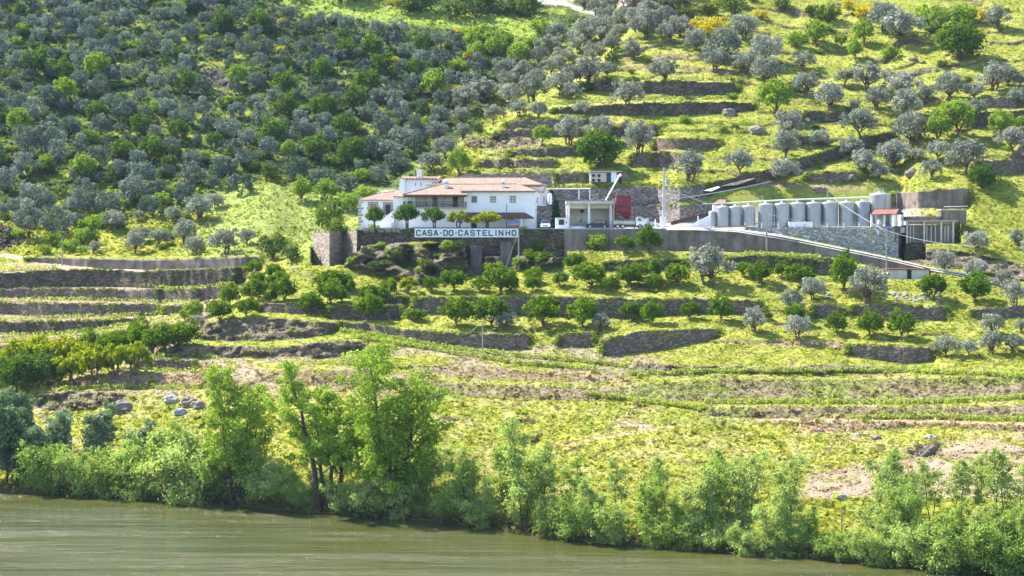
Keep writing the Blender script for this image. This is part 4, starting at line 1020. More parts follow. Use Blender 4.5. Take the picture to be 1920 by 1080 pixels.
wall_run('retaining_wall', 'long stained grey concrete retaining wall right of the sign below the yard and road', 'wall', [(1058, 429.6), (1240, 429.0), (1300, 429), (1380, 432), (1457, 442.8), (1504, 451.4), (1562, 463), (1664, 484), (1749, 504), (1807, 514), (1860, 526), (1920, 542), (2000, 562), (2340, 642)],
         [(1058, 486), (1290, 472), (1440, 476), (1500, 479), (1551, 484), (1612, 496), (1661, 507), (1749, 514), (1807, 522), (1860, 537), (1920, 554), (2000, 574), (2340, 654)],
         [(1058, 343.2), (1240, 342.4), (1400, 339.5), (1500, 338.0), (1664, 333.0), (1749, 330), (1860, 325.6), (1920, 322.6), (2340, 304)], 'concrete', disp=.03, thick=.5)
# the road falling to the right and its pale parapet kerb
def road_y(u): return float(np.interp(u, [1058, 1240, 1400, 1500, 1664, 1749, 1860, 1920, 2340], [343.2, 342.4, 339.5, 338.0, 333.0, 330, 325.6, 322.6, 304]))
rv, rf_ = [], []
us = np.linspace(1242, 2340, 120)
for u in us:
    y = road_y(u) + .5; z = P(u, pl([(1242, 430), (1300, 429.5)] + [(a, b + 2.4) for a, b in ROAD[3:]], u), y).z; x = (u - 960) / F * y
    rv += [(x, y, z), ((u - 960) / F * (y + 4.6) - 0.6, y + 4.6, z)]
for i in range(len(us) - 1): rf_.append((2 * i, 2 * i + 2, 2 * i + 3, 2 * i + 1))
mbr = MB(); mbr.add(rv, rf_); tag(mbr.build('road', M['pale_concrete']), None, None, None, 'structure')
kb = MB(); us = np.linspace(1250, 2340, 90); pr = None
for u in us:
    y = road_y(u) - .05; vt = pl([(1242, 426.4), (1300, 426.0), (1380, 429.2)] + ROAD[4:], u); w_ = np.interp(u, [1250, 1500, 1900], [.3, .36, .34])
    a = P(u, vt, y); cur = (a.x, y, a.z)
    if pr: kb.hexa([(pr[0], pr[1] - .12, pr[2] - w_ * 1.5), (cur[0], cur[1] - .12, cur[2] - w_ * 1.5), (cur[0] - .1, cur[1] + .7, cur[2] - .8), (pr[0] - .1, pr[1] + .7, pr[2] - .8), (pr[0], pr[1] + w_ * 1.25, pr[2]), (cur[0], cur[1] + w_ * 1.25, cur[2]), (cur[0] - .1, cur[1] + .75, cur[2] + .02), (pr[0] - .1, pr[1] + .75, pr[2] + .02)])
    pr = cur
kb.build('parapet', M['pale_concrete'], label='low pale concrete parapet along the road slanting down to the right edge', cat='parapet')

# tower: a folded stone wall with merlons
tpts = [(586.5, 352.5), (618, 345.0), (645, 351.0), (669, 345.2), (674, 349)]
tower = empty('castle_tower', (P(618, 500, 345).x, 348, P(618, 498, 345).z), 'crenellated brown stone castle tower at the left end of the terrace', 'tower')
vtops = [436.5, 436.5, 434.5, 433, 433]; vfoot = [498, 500, 497, 482, 470]
for k in range(4):
    (ua, ya), (ub, yb) = tpts[k], tpts[k + 1]
    n = 14; V = []; mrow = 14
    for j in range(mrow + 1):
        for i in range(n + 1):
            f = i / n; g = j / mrow
            if k == 3: ya_, yb_ = ya, yb
            y = ya + (yb - ya) * f; u = ua + (ub - ua) * f
            zt = P(0, vtops[k] * (1 - f) + vtops[k + 1] * f, y).z; zf = P(0, vfoot[k] * (1 - f) + vfoot[k + 1] * f, y).z - 1
            z = zf + (zt - zf) * g; dd = 0 if i in (0, n) else (vn(i * 1.7 + k * 9, j * 1.3, 3) - .5) * .12
            V.append(((u - 960) / F * y, y + dd - .7 * (1 - g), z))
    idx = np.arange((mrow + 1) * (n + 1)).reshape(mrow + 1, n + 1)
    fc = [tuple(int(q) for q in (idx[j, i], idx[j, i + 1], idx[j + 1, i + 1], idx[j + 1, i])) for j in range(mrow) for i in range(n)]
    fm = MB().add(V, fc); fm.build('tower_wall', M['castle_stone'], tower)
    nm = [5, 4, 4, 1][k]
    for q in range(nm):
        f0 = (q + .1) / nm; f1 = (q + .62) / nm
        ya_ = ya + (yb - ya) * f0; yb_ = ya + (yb - ya) * f1; a_ = P(ua + (ub - ua) * f0, vtops[k] + .4, ya_); b_ = P(ua + (ub - ua) * f1, vtops[k] + .4, yb_)
        a_.y += .18; b_.y += .18
        m = MB(); zt = P(0, vtops[k] - 3.6, ya_).z
        m.hexa([(a_.x, a_.y - .2, a_.z), (b_.x, b_.y - .2, a_.z), (b_.x + .05, b_.y + .25, a_.z), (a_.x + .05, a_.y + .25, a_.z), (a_.x, a_.y - .2, zt), (b_.x, b_.y - .2, zt), (b_.x + .05, b_.y + .25, zt), (a_.x + .05, a_.y + .25, zt)])
        m.build('merlon', M['castle_stone'], tower)
# tower roof deck behind the parapet so it is solid
dk = MB(); zt = P(0, 437.4, 348).z
dk.slab([(P(u, 0, y).x, y + .3, zt) for u, y in [(586.5, 353), (618, 345.4), (645, 351.4), (669, 346), (674, 350), (640, 358)]], .4); dk.build('deck', M['castle_stone'], tower)
bk_ = MB(); p0 = P(586.5, 0, 352.5); bk_.add([(p0.x, 352.5, zt), (p0.x, 352.5, zt - 6), (P(640, 0, 358).x, 358, zt - 6), (P(640, 0, 358).x, 358, zt)], [(0, 1, 2, 3)]); bk_.build('tower_wall', M['castle_stone'], tower)
wall_run('stone_wall', 'curving rubble stone wall descending left of the castle tower', 'wall', [(538, 486), (541, 494), (546, 501), (560, 510), (582, 518), (590, 520)], [(538, 500), (541, 514), (546, 520), (560, 528), (582, 536), (590, 530)], [(538, 349), (546, 343), (590, 335.5)], 'pale_stone', thick=.8, disp=.15)

# ------------------------------------------------------------ open shed with car and press
YD = 349.0
def PB(mb, u0, u1, v0, v1, y, dep): a = P(u0, v1, y); b = P(u1, v0, y); return mb.box(a.x, b.x, y, y + dep, a.z, b.z)
shed = empty('open_shed', (P(1106, 427, YD).x, YD, ZY), 'open-fronted white concrete shed with flat roof beside the red hopper', 'shed')
PB(MB(), 1061.5, 1152, 376.5, 382.2, YD - .8, 6.2).build('roof', M['pale_concrete'], shed)
PB(MB(), 1063, 1150, 381, 391, YD + .8, .3).build('beam', M['cream_plaster'], shed)
for u0, u1 in ((1064.5, 1068.3), (1102.5, 1106.5), (1143, 1147.2)): PB(MB(), u0, u1, 382.2, 428.7, YD, .45).build('pillar', M['plaster'], shed)
PB(MB(), 1060, 1152, 382.2, 428.7, YD + 4.4, .3).build('back_wall', M['cream_plaster'], shed)
a = P(1062.6, 382.2, YD); MB().box(a.x, a.x + .3, YD + 1.2, YD + 4.39, ZY, a.z).build('side_wall', M['cream_plaster'], shed)
a = P(1150, 382.2, YD); MB().box(a.x - .3, a.x, YD + 1.2, YD + 4.39, ZY, a.z).build('side_wall', M['cream_plaster'], shed)
for k in range(12):
    u = 1107 + k * 3.0
    if k == 9: continue
    PB(MB(), u, u + 2.7, 391.5, 428.7, YD + 4.2, .1).build('door_panel', M['cream_plaster'], shed)
PB(MB(), 1069, 1098, 424.5, 428.7, YD + .2, .3).build('low_wall', M['plaster'], shed)
p = P(1091, 396, YD + 2.6); t = empty('lamp', (p.x, p.y, p.z - .6), 'dark hanging basket lamp inside the open shed', 'lamp')
MB().lathe((p.x, p.y, p.z - .35), [(.1, 0), (.34, .28), (.42, .5), (.1, .62)], 10).build('lamp_shade', M['dark_wood'], t); MB().box(p.x - .015, p.x + .015, p.y - .015, p.y + .015, p.z + .2, p.z + 1.2).build('lamp_cord', M['iron'], t)
p = P(1089, 421, YD + 2.6); t = empty('workbench', (p.x, p.y, ZY), 'thin grey workbench with a vice inside the open shed', 'bench')
MB().box(p.x - .95, p.x + .95, p.y - .3, p.y + .3, ZY + 1.0, ZY + 1.08).build('bench_top', M['grey_metal'], t)
for sx in (-.85, .85): MB().box(p.x + sx - .04, p.x + sx + .04, p.y - .28, p.y + .28, ZY, ZY + 1.0).build('leg', M['grey_metal'], t)
MB().lathe((p.x + .05, p.y, ZY + 1.08), [(.1, 0), (.13, .3), (.05, .62)], 8).build('vice', M['iron'], t)
p = P(1097, 420, YD + 2.2); t = empty('hand_wheel', (p.x, p.y, p.z - .5), 'small dark hand wheel on a stand inside the open shed', 'wheel')
m = MB(); m.tube([(p.x + .26 * math.cos(a), p.y, p.z + .26 * math.sin(a)) for a in np.linspace(0, 2 * math.pi, 15)], .035, 5, False); m.build('rim', M['iron'], t)
MB().box(p.x - .03, p.x + .03, p.y - .03, p.y + .03, ZY + .0, p.z).build('stand', M['iron'], t)
# curved sheets on the shed roof
for k, (u, v, r, lb) in enumerate([(1120, 373, 12, 'large curved grey sheet lying on the shed roof'), (1129, 376.4, 6, 'small curved pale sheet on the shed roof front'), (1156, 372, 9, 'folded pale sheet on the right end of the shed roof')]):
    p = P(u, 376.4, YD + 1 + k * .6); R1 = r / 10.5; m = MB(); V = []; fs_ = []
    for i in range(9):
        a = math.pi * (i / 8) ; V += [(p.x + R1 * math.cos(a), p.y, p.z + R1 * .42 * math.sin(a) + .03), (p.x + R1 * math.cos(a) + .2, p.y + 1.6, p.z + R1 * .42 * math.sin(a) + .03)]
    fs_ = [(2 * i, 2 * i + 1, 2 * i + 3, 2 * i + 2) for i in range(8)]; m.add(V, fs_); m.build('roofing_sheet', M['tarp'], label=lb, cat='sheet')
# pipe frame over the yard
pf = empty('overhead_pipe', (P(1065, 354, YD + 5).x, YD + 5, ZY + 4), 'long white pipe on thin uprights between house and shed', 'pipe')
a = P(1024, 354.2, YD + 5); b = P(1106, 353.4, YD + 5); MB().tube([a, b], .085, 8).build('long_pipe', M['white_metal'], pf)
for u, v in ((1085.5, 371), (1106, 371), (1024.6, 371)): a = P(u, v + 3, YD + 5); b = P(u, 354.2, YD + 5); MB().tube([a, b], .05, 6).build('upright', M['white_metal'], pf)
# white cabinet beside it and small white meter house
t = empty('meter_house', (P(1053, 428, 346.8).x, 346.8, ZY), 'small white meter house with a dark square window left of the shed', 'meter house')
a = P(1041.4, 428, 346.4); b = P(1066, 409, 346.4); MB().box(a.x, b.x, 346.4, 348.6, ZY, b.z).build('wall', M['plaster'], t)
MB().box(a.x - .06, b.x, 346.3, 348.7, b.z, b.z + .1).build('roof', M['pale_concrete'], t)
a = P(1048, 421.4, 346.3); b = P(1057.5, 411.8, 346.3); MB().box(a.x - .06, b.x + .06, 346.36, 346.397, a.z - .06, b.z + .06).build('window_frame', M['grey_metal'], t); MB().box(a.x, b.x, 346.32, 346.357, a.z, b.z).build('grille', M['dark_wood'], t)
a = P(1060.5, 417.5, 346.3); MB().box(a.x, a.x + .3, 346.35, 346.397, a.z - .2, a.z + .3).build('meter', M['grey_metal'], t)
t = empty('water_heater', (P(1031, 383, 355).x, 355, P(1031, 384, 355).z), 'upright white cylinder tank between the house and the cypresses', 'tank')
p = t.location; MB().lathe((p.x, p.y, p.z), [(.36, 0), (.4, .1), (.4, 1.85), (.3, 2.0), (.05, 2.08)], 16).build('tank_body', M['white_metal'], t, smooth=True)
MB().box(p.x - .5, p.x + .5, p.y - .4, p.y + .4, p.z - .2, p.z).build('base', M['concrete'], t)
wall_run('stone_wall', 'rubble stone wall between the house end and the cypresses', 'wall', [(1006, 386), (1036, 386)], [(1006, 429), (1036, 429)], [(1006, 354.6), (1036, 354.6)], 'pale_stone', thick=2.5)

# red hopper and its frame
hp = empty('hopper', (P(1168, 428, 348).x, 348, ZY), 'dark red steel grape hopper on a frame right of the shed', 'hopper')
a = P(1155.5, 397, 347.6); b = P(1183, 367.5, 347.6); MB().box(a.x, b.x, 347.6, 350.4, a.z, b.z).build('bin', M['red_steel'], hp)
for v in (368, 378.5, 388, 397): z = P(0, v, 347.6).z; MB().box(a.x - .06, b.x + .06, 347.53, 347.598, z - .06, z + .06).build('band', M['dark_red'], hp)
c = P(1176, 404, 347.6); m = MB(); m.hexa([(c.x - .3, 348.3, c.z - .6), (c.x + .5, 348.3, c.z - .6), (c.x + .5, 349.4, c.z - .6), (c.x - .3, 349.4, c.z - .6), (a.x, 347.6, a.z), (b.x, 347.6, a.z), (b.x, 350.4, a.z), (a.x, 350.4, a.z)]); m.build('funnel', M['red_steel'], hp)
for u in (1152.6, 1164, 1189):
    for y in (347.3, 350.6):
        p = P(u, 428, y); MB().bar((p.x, y, ZY), (p.x, y, P(u, 385 if u > 1152 else 383, y).z), .14).build('leg', M['dark_red'], hp)
for v in (385, 404):
    p = P(1152.6, v, 347.3); q_ = P(1189, v, 347.3); MB().bar(p, q_, .1).build('rail', M['dark_red'], hp)
p = P(1164, 404, 347.3); q_ = P(1188, 420, 347.3); MB().bar(p, q_, .07).build('brace', M['dark_red'], hp)
# auger conveyor
t = empty('auger', (P(1136, 375, 351).x, 351, P(0, 376, 351).z), 'slanting pale green auger tube with a dark motor above the shed roof', 'conveyor')
MB().tube([P(1136, 375, 351), P(1160.5, 331, 353.5)], .13, 10).build('tube', M['white_metal'], t, smooth=True)
p = P(1163, 329.5, 353.5); MB().tube([P(1159, 332, 353.5), P(1165, 327.5, 353.5)], .24, 10).build('head', M['white_metal'], t, smooth=True)
q_ = P(1162.3, 338, 353.5); MB().box(q_.x - .28, q_.x + .32, 353.3, 353.9, q_.z - .6, q_.z + .55).build('motor', M['black'], t)
# cooler unit with four fans and its shelter
Yc = 374.0
t = empty('cooling_unit', (P(1128, 342, Yc).x, Yc, P(0, 342.6, Yc).z), 'beige cooling unit with four round fans in an open shelter above the yard', 'cooler')
PB(MB(), 1107.5, 1137, 323.5, 341.2, Yc, 1.6).build('casing', M['beige_metal'], t)
for u in (1112.8, 1123.3):
    for v in (329.4, 338): 
        p = P(u, v, Yc); MB().tube([(p.x, Yc - .05, p.z), (p.x, Yc + .02, p.z)], .30, 16).build('fan', M['black'], t)
PB(MB(), 1104.6, 1166, 320.4, 322.6, Yc - .9, 4).build('shelter_roof', M['grey_metal'], t)
PB(MB(), 1104.8, 1106.6, 322.6, 342.4, Yc - .6, .25).build('post', M['white_metal'], t)
PB(MB(), 1137.6, 1145.5, 322.7, 341.4, Yc + 1.2, .3).build('back_panel', M['blue_paint'], t)
PB(MB(), 1146, 1156, 322.6, 341.6, Yc - .3, 2.5).build('side_room', M['plaster'], t)
a = P(1156, 323.5, Yc - .3); b = P(1175, 326.5, Yc + 2.5); m = MB(); m.hexa([(a.x, Yc - .25, P(0, 341.5, Yc).z), (b.x, Yc + 2, P(0, 341.5, Yc).z), (b.x, Yc + 3, P(0, 341.5, Yc).z), (a.x, Yc + 3, P(0, 341.5, Yc).z), (a.x, Yc - .25, a.z), (b.x, Yc + 2, b.z), (b.x, Yc + 3, b.z), (a.x, Yc + 3, a.z)]); m.build('side_room', M['concrete'], t)

# ------------------------------------------------------------ vehicles
def wheel(p, r, w, parent, axis='y'):
    v = Vector((0, w, 0)) if axis == 'y' else Vector((w, 0, 0))
    o = MB().tube([p, p + v], r, 16).build('wheel', M['black'], parent)
    r_ = MB().tube([p - v * .05, p + v * .4], r * .58, 12).build('rim', M['grey_metal'], o, off=parent.location)
def side_car(x, y, z, L_, label):
    t = empty('parked_car', (x, y, z), label, 'car')
    s = L_ / 4.2
    body = [(-2.08, .32), (-2.1, .62), (-1.95, .80), (-1.15, .92), (1.6, .98), (2.02, .86), (2.1, .60), (2.06, .30), (1.75, .26), (1.62, .5), (1.3, .62), (.98, .5), (.86, .24), (-.86, .24), (-.98, .5), (-1.3, .62), (-1.62, .5), (-1.75, .26)]
    MB().prism([(x + a * s, z + b) for a, b in body], y, y + 1.72).build('body', M['navy'], t)
    cab = [(-1.15, .921), (-.45, 1.36), (-.2, 1.44), (1.1, 1.45), (1.45, 1.36), (1.9, .95)]
    MB().prism([(x + a * s, z + b) for a, b in cab], y + .12, y + 1.6).build('cabin', M['navy'], t)
    for a, b, c, d in ((-.92, -.1, -.42, -.1), (-.02, .72, -.02, .72), (.8, 1.5, .8, 1.3)):
        MB().prism([(x + a * s, z + .98), (x + b * s, z + .98), (x + d * s, z + 1.34), (x + c * s, z + 1.34)], y + .09, y + .118).build('side_window', M['glass'], t)
    for a in (-1.3, 1.3):
        wheel(Vector((x + a * s, y - .02, z + .32)), .32, .22, t); wheel(Vector((x + a * s, y + 1.52, z + .32)), .32, .22, t)
    MB().box(x - 2.13 * s, x - 1.98 * s, y + .05, y + .4, z + .62, z + .76).build('headlight', M['headlamp'], t)
    MB().box(x + 1.98 * s, x + 2.12 * s, y + .05, y + .35, z + .66, z + .84).build('tail_light', M['red_steel'], t)
    MB().box(x - .5 * s, x - .3 * s, y - .1, y - .002, z + .95, z + 1.05).build('wing_mirror', M['navy'], t)
p = P(1120, 427, 346.3); side_car(p.x, 346.3, ZY, 4.15, 'dark blue hatchback parked side-on in front of the open shed')
p = P(1022.5, 427, 347.2); x, y, z = p.x, 347.2, ZY
t = empty('parked_car', (x, y, z), 'small white car parked nose-on beside the end of the house', 'car')
MB().prism([(x - .84, z + .28), (x - .88, z + .75), (x - .8, z + .92), (x + .8, z + .92), (x + .88, z + .75), (x + .84, z + .28)], y, y + 3.8).build('body', M['white_metal'], t)
MB().hexa([(x - .78, y + .9, z + .921), (x + .78, y + .9, z + .921), (x + .78, y + 3.7, z + .921), (x - .78, y + 3.7, z + .921), (x - .6, y + 1.6, z + 1.42), (x + .6, y + 1.6, z + 1.42), (x + .6, y + 3.5, z + 1.42), (x - .6, y + 3.5, z + 1.42)]).build('cabin', M['white_metal'], t)
MB().hexa([(x - .72, y + .88, z + .95), (x + .72, y + .88, z + .95), (x + .72, y + .95, z + .95), (x - .72, y + .95, z + .95), (x - .57, y + 1.5, z + 1.37), (x + .57, y + 1.5, z + 1.37), (x + .57, y + 1.62, z + 1.37), (x - .57, y + 1.62, z + 1.37)]).build('windscreen', M['glass'], t)
for sx in (-1, 1):
    MB().box(x + sx * .62 - .14, x + sx * .62 + .14, y - .03, y + .1, z + .6, z + .74).build('headlight', M['headlamp'], t)
    MB().box(x + sx * .98 - .09, x + sx * .98 + .09, y + .95, y + 1.05, z + .92, z + 1.04).build('wing_mirror', M['black'], t)
    wheel(Vector((x + sx * .78 - .1, y + .7, z + .3)), .3, .2, t, 'x'); wheel(Vector((x + sx * .78 - .1, y + 3.0, z + .3)), .3, .2, t, 'x')
MB().box(x - .45, x + .45, y - .02, y + .02, z + .4, z + .56).build('grille', M['black'], t)
# tanker lorry, cab to the right
x, y, z = P(1153, 427, 346).x, 346.0, ZY
t = empty('tanker_lorry', (x + 2.6, y, z), 'small white tanker lorry parked under the red hopper frame', 'lorry')
MB().tube([(x - .2, y + .9, z + .98), (x + 3.6, y + .9, z + .98)], .42, 16).build('tank', M['beige_metal'], t, smooth=True)
MB().box(x - .2, x + 5.2, y + .3, y + 1.5, z + .42, z + .55).build('chassis', M['black'], t)
MB().prism([(x + 3.75, z + .5), (x + 3.75, z + 2.02), (x + 4.6, z + 2.02), (x + 5.05, z + 1.4), (x + 5.35, z + 1.2), (x + 5.38, z + .5)], y, y + 1.8).build('cab', M['white_metal'], t)
MB().prism([(x + 4.02, z + 1.3), (x + 4.02, z + 1.85), (x + 4.5, z + 1.85), (x + 4.86, z + 1.3)], y - .02, y - .002).build('side_window', M['glass'], t)
for a in (.5, 1.4, 4.45): wheel(Vector((x + a, y + .0, z + .38)), .38, .25, t); wheel(Vector((x + a, y + 1.5, z + .38)), .38, .25, t)
t = empty('site_cabin', (P(1212, 427, 347).x, 347, ZY), 'pale boxy panel cabin standing just behind the lorry cab', 'cabin')
PB(MB(), 1200, 1216, 410.5, 428.7, 347.9, 1.6).build('wall', M['plaster'], t); PB(MB(), 1199, 1217, 408.8, 410.4, 347.8, 1.8).build('roof', M['beige_metal'], t)
for k, (u, lb) in enumerate([(1221, 'thin white bollard post nearest the panel cabin'), (1228.6, 'taller white bollard post left of the concrete power pole')]):
    a = P(u, 428, 346.5); MB().box(a.x - .09, a.x + .09, 346.5, 346.7, ZY, P(0, 419 if k == 0 else 411, 346.5).z).build('bollard', M['plaster'], label=lb, cat='bollard')
a = P(1228, 427, 346.2); t = empty('crate', (a.x, a.y, ZY), 'low white crate on the yard edge left of the power pole', 'crate'); MB().box(a.x - .42, a.x + .42, 346.2, 346.8, ZY, ZY + .32).build('crate_body', M['plaster'], t); MB().box(a.x - .46, a.x + .46, 346.16, 346.84, ZY + .32, ZY + .4).build('lid', M['white_metal'], t)

# ------------------------------------------------------------ poles and cables
pp = empty('power_pole', (P(1245, 424, 345.3).x, 345.6, ZY), 'tall concrete power pole on a white block between the yard and the tanks', 'pole')
x = pp.location.x
MB().hexa([(x - .28, 345.4, ZY + .0), (x + .28, 345.4, ZY), (x + .28, 345.9, ZY), (x - .28, 345.9, ZY), (x - .13, 345.5, P(0, 314, 345.5).z), (x + .17, 345.5, P(0, 314, 345.5).z), (x + .17, 345.8, P(0, 314, 345.5).z), (x - .13, 345.8, P(0, 314, 345.5).z)]).build('shaft', M['pole_concrete'], pp)
MB().box(x - .62, x + .32, 345.0, 346.3, ZY - .2, P(0, 406.5, 345.5).z).build('base_block', M['plaster'], pp)
for v in (318, 326, 333): z = P(0, v, 345.5).z; MB().box(x + .15, x + 1.0, 345.6, 345.7, z, z + .08).build('cross_arm', M['grey_metal'], pp)
z = P(0, 346, 345.5).z; MB().lathe((x + .75, 345.6, z), [(.3, 0), (.34, .1), (.34, .75), (.25, .85)], 12).build('transformer', M['grey_metal'], pp)
def pole(u, vt, vb, y, w, label, mat='pole_wood', arm=True):
    a = P(u, vb, y); zt = P(u, vt, y).z
    t = empty('utility_pole', (a.x, y, a.z), label, 'pole')
    MB().tube([(a.x, y, a.z - .5), (a.x, y, zt)], [w * .62, w * .45], 8).build('shaft', M[mat], t, smooth=True)
    if arm: MB().box(a.x - .3, a.x + .3, y - .05, y + .05, zt - .35, zt - .28).build('cross_arm', M['grey_metal'], t)
    return Vector((a.x, y, zt))
def gy(u, v): return G3(u, v)
g_ = G3(972.6, 503); pA = pole(972.6, 431, 503, g_.y, .22, 'grey wooden pole with stay wire at the right end of the lettered sign', arm=False)
g_ = G3(905, 672); pB = pole(905, 604, 671, g_.y, .17, 'slim grey power pole below the middle orange trees')
g_ = G3(117, 498); pC = pole(116.5, 443, 498, g_.y, .17, 'slim pale pole beside the dirt road on the left')
g_ = G3(561, 462); pD = pole(561, 433, 461, g_.y, .14, 'thin grey pole behind the grass left of the tower', arm=False)
g_ = G3(1437, 472); pE = pole(1437.5, 400, 472, 338.0, .26, 'dark pole standing before the road wall in front of the fourth tank')
pF = pole(1662.3, 430, 508, 331.8, .22, 'dark pole at the corner hut below the tank yard')
pG = pole(1552, 357, 425, 351.6, .14, 'thin grey pole rising among the steel tanks on the right', 'grey_metal'); pH = pole(1429, 365, 425, 352.2, .12, 'thin grey pole rising behind the fifth tank', 'grey_metal')
pI = pole(1681.6, 356, 424, 349.0, .16, 'dark pole rising behind the small tiled shelter')
g_ = G3(963, 427); p = wp(L(950, 427, -3)); pJ = pole(949.6, 382, 428.7, 348.6, .13, 'thin dark post in front of the house wall and canopy', 'iron', False)
g_ = G3(322, 258); pole(322, 233, 260, g_.y, .12, 'thin pale pole among the olives high on the left slope', 'grey_metal', False)
g_ = G3(388, 346); pK = pole(388, 326, 346, g_.y, .12, 'short thin pole at the foot of the dense left olive grove', 'grey_metal', False)
def cable(a, b, sag, label, r=.035, n=14):
    pts = [a.lerp(b, k / n) - Vector((0, 0, sag * 4 * (k / n) * (1 - k / n))) for k in range(n + 1)]
    return MB().tube(pts, r, 5).build('cable', M['cable'], label=label, cat='cable')
cable(Vector((x + .3, 345.6, P(0, 351, 345.6).z)), P(1330, 383, 349), .1, 'pale cable slanting from the concrete pole to the first tanks', .07)
cable(pA, P(935, 540, 334), 0, 'stay wire running down left from the sign-end pole', .04)
cable(pB, P(850, 648, 316), 0, 'thin stay wire left of the slim middle pole', .03)
cable(P(1563, 372, 349), P(1655, 430, 341), .2, 'pale cable slanting across the last tanks to the corner', .07)
cable(P(1655, 430, 341), P(1830, 462, 330), .6, 'cable sagging right from the tank yard corner', .035)
cable(P(1250, 374, 350), P(1445, 340, 362), .3, 'thick pale hose climbing right across the rubble slope', .07)
cable(pF, pE, .8, 'cable between the two dark poles in front of the tanks', .03)

# ------------------------------------------------------------ steel tanks
TANKS = [(1328.5, 1343.5, 395, 425), (1343.8, 1367.2, 386, 425), (1368.0, 1390.0, 385.5, 424.5), (1392.5, 1415.5, 384.5, 423.5), (1422.5, 1450.8, 380.5, 427), (1453.2, 1480.5, 379.5, 426.2), (1482.3, 1510.5, 378.8, 425), (1512.3, 1540.2, 378, 424.5), (1541.6, 1570.2, 377.3, 424.2), (1573.5, 1602.5, 376.8, 424), (1604.8, 1630.5, 376, 424), (1629.4, 1670.2, 361, 424)]
OW = ['first', 'second', 'third', 'fourth', 'fifth', 'sixth', 'seventh', 'eighth', 'ninth', 'tenth', 'eleventh', 'twelfth', 'thirteenth', 'fourteenth', 'fifteenth', 'sixteenth', 'seventeenth', 'eighteenth', 'nineteenth', 'twentieth', 'twenty-first', 'twenty-second', 'twenty-third', 'twenty-fourth', 'twenty-fifth', 'twenty-sixth', 'twenty-seventh', 'twenty-eighth', 'twenty-ninth', 'thirtieth']
def nth(k): return OW[k] if k < len(OW) else 'number %d' % (k + 1)
for k, (u0, u1, vt, vb) in enumerate(TANKS):
    r0 = (u1 - u0) / 2 / F * 350; y = 348.6 + r0 + (0.6 if k in (0,) else 0)
    a = P((u0 + u1) / 2, vb, y); zb2 = max(a.z, ZT) if k > 3 else max(a.z, ZT + .02); zt = P(0, vt, y).z; h = zt - zb2; r = (u1 - u0 + (1.6 if 0 < k < 11 else 0)) / 2 / F * y
    lb = 'tallest and widest steel tank, with a rail on its top' if k == 11 else ('shortest steel tank, at the left end of the row' if k == 0 else nth(k) + ' grey steel wine tank from the left in the tank row')
    t = empty('wine_tank', (a.x, y, zb2), lb, 'tank', 'steel wine tanks in a row')
    MB().lathe((a.x, y, zb2), [(r, 0), (r, h * .93), (r * .93, h * .955), (r * .5, h * .985), (r * .12, h)], 32).build('tank_shell', M['steel'], t, smooth=True)
    if k > 0: MB().lathe((a.x - r * .1, y, zb2 + h), [(.22, -.02), (.22, .14), (.1, .2)], 10).build('hatch', M['white_metal'], t)
    MB().box(a.x + r * .35, a.x + r * .35 + .07, y - r * .97 - .02, y - r * .9, zb2 + .1, zb2 + h * .93).build('level_pipe', M['grey_metal'], t)
    MB().tube([(a.x - r * .3, y - r * 1.02, zb2 + .7), (a.x - r * .3, y - r * .9, zb2 + .7)], .2, 10).build('manhole', M['grey_metal'], t)
    if k in (4, 7, 10, 11):
        m = MB()
        for sx in (-.2, .2): m.box(a.x - r * .75 + sx - .02, a.x - r * .75 + sx + .02, y - r * .82, y - r * .82 + .04, zb2 + .3, zb2 + h * .97)
        for q in range(int(h / .35)): m.box(a.x - r * .75 - .2, a.x - r * .75 + .2, y - r * .82 + .01, y - r * .82 + .03, zb2 + .4 + q * .33, zb2 + .43 + q * .33)
        m.build('ladder', M['cable'], t)
    for f in (.33, .66): MB().lathe((a.x, y, zb2 + h * f), [(r + .015, -.02), (r + .015, .02)], 32).build('seam', M['grey_metal'], t)
    if k == 11:
        m = MB(); 
        for sx in (-.9, .6):
            m.bar((a.x + sx, y, zb2 + h * .95), (a.x + sx, y, zb2 + h + .75), .05)
        m.bar((a.x - .9, y, zb2 + h + .75), (a.x + .6, y, zb2 + h + .75), .06); m.bar((a.x - .9, y, zb2 + h + .4), (a.x + .6, y, zb2 + h + .4), .05); m.build('top_rail', M['white_metal'], t)
# walkway pipe behind the tanks
a = P(1343, 381, 352.6); m = empty('pipe_run', (P(1460, 376, 352.6).x, 352.6, P(0, 376, 352.6).z), 'long white walkway pipe running above and behind the tank row', 'pipe')
pts = [P(1360, 381.5, 352.6), P(1400, 379, 352.6), P(1470, 375, 352.6), P(1560, 372, 352.6), P(1629, 369.5, 352.6)]
MB().tube(pts, .13, 8).build('pipe', M['white_metal'], m)
for u, v in ((1400, 379), (1440, 377), (1520, 373.5), (1600, 371)): MB().bar(P(u, v, 352.6), P(u, 424, 352.6), .08).build('upright', M['grey_metal'], m)
for k, (u0, u1, lb) in enumerate([(1479, 1490.5, 'left white plastic container before the sixth tank'), (1491, 1508.5, 'middle and longest white plastic container by the tanks'), (1509, 1524, 'right white plastic container before the eighth tank')]):
    a = P(u0, 425, 346.9); b = P(u1, 415.8, 346.9); t = empty('container', ((a.x + b.x) / 2, 347, ZT), lb, 'container')
    MB().box(a.x + .04, b.x - .04, 346.9, 347.9, ZT + .1, b.z).build('container_body', M['plastic_white'], t)
    MB().box(a.x, b.x, 346.86, 347.94, ZT, ZT + .1).build('pallet', M['grey_metal'], t)
t = empty('pump_house', (P(1348, 424, 352).x, 352, ZT), 'small white pump house with orange tiled roof behind the first tanks', 'hut')
a = P(1338.6, 424, 352); b = P(1361, 384, 352); MB().box(a.x, b.x, 352.2, 354.6, ZT, b.z).build('wall', M['plaster'], t)
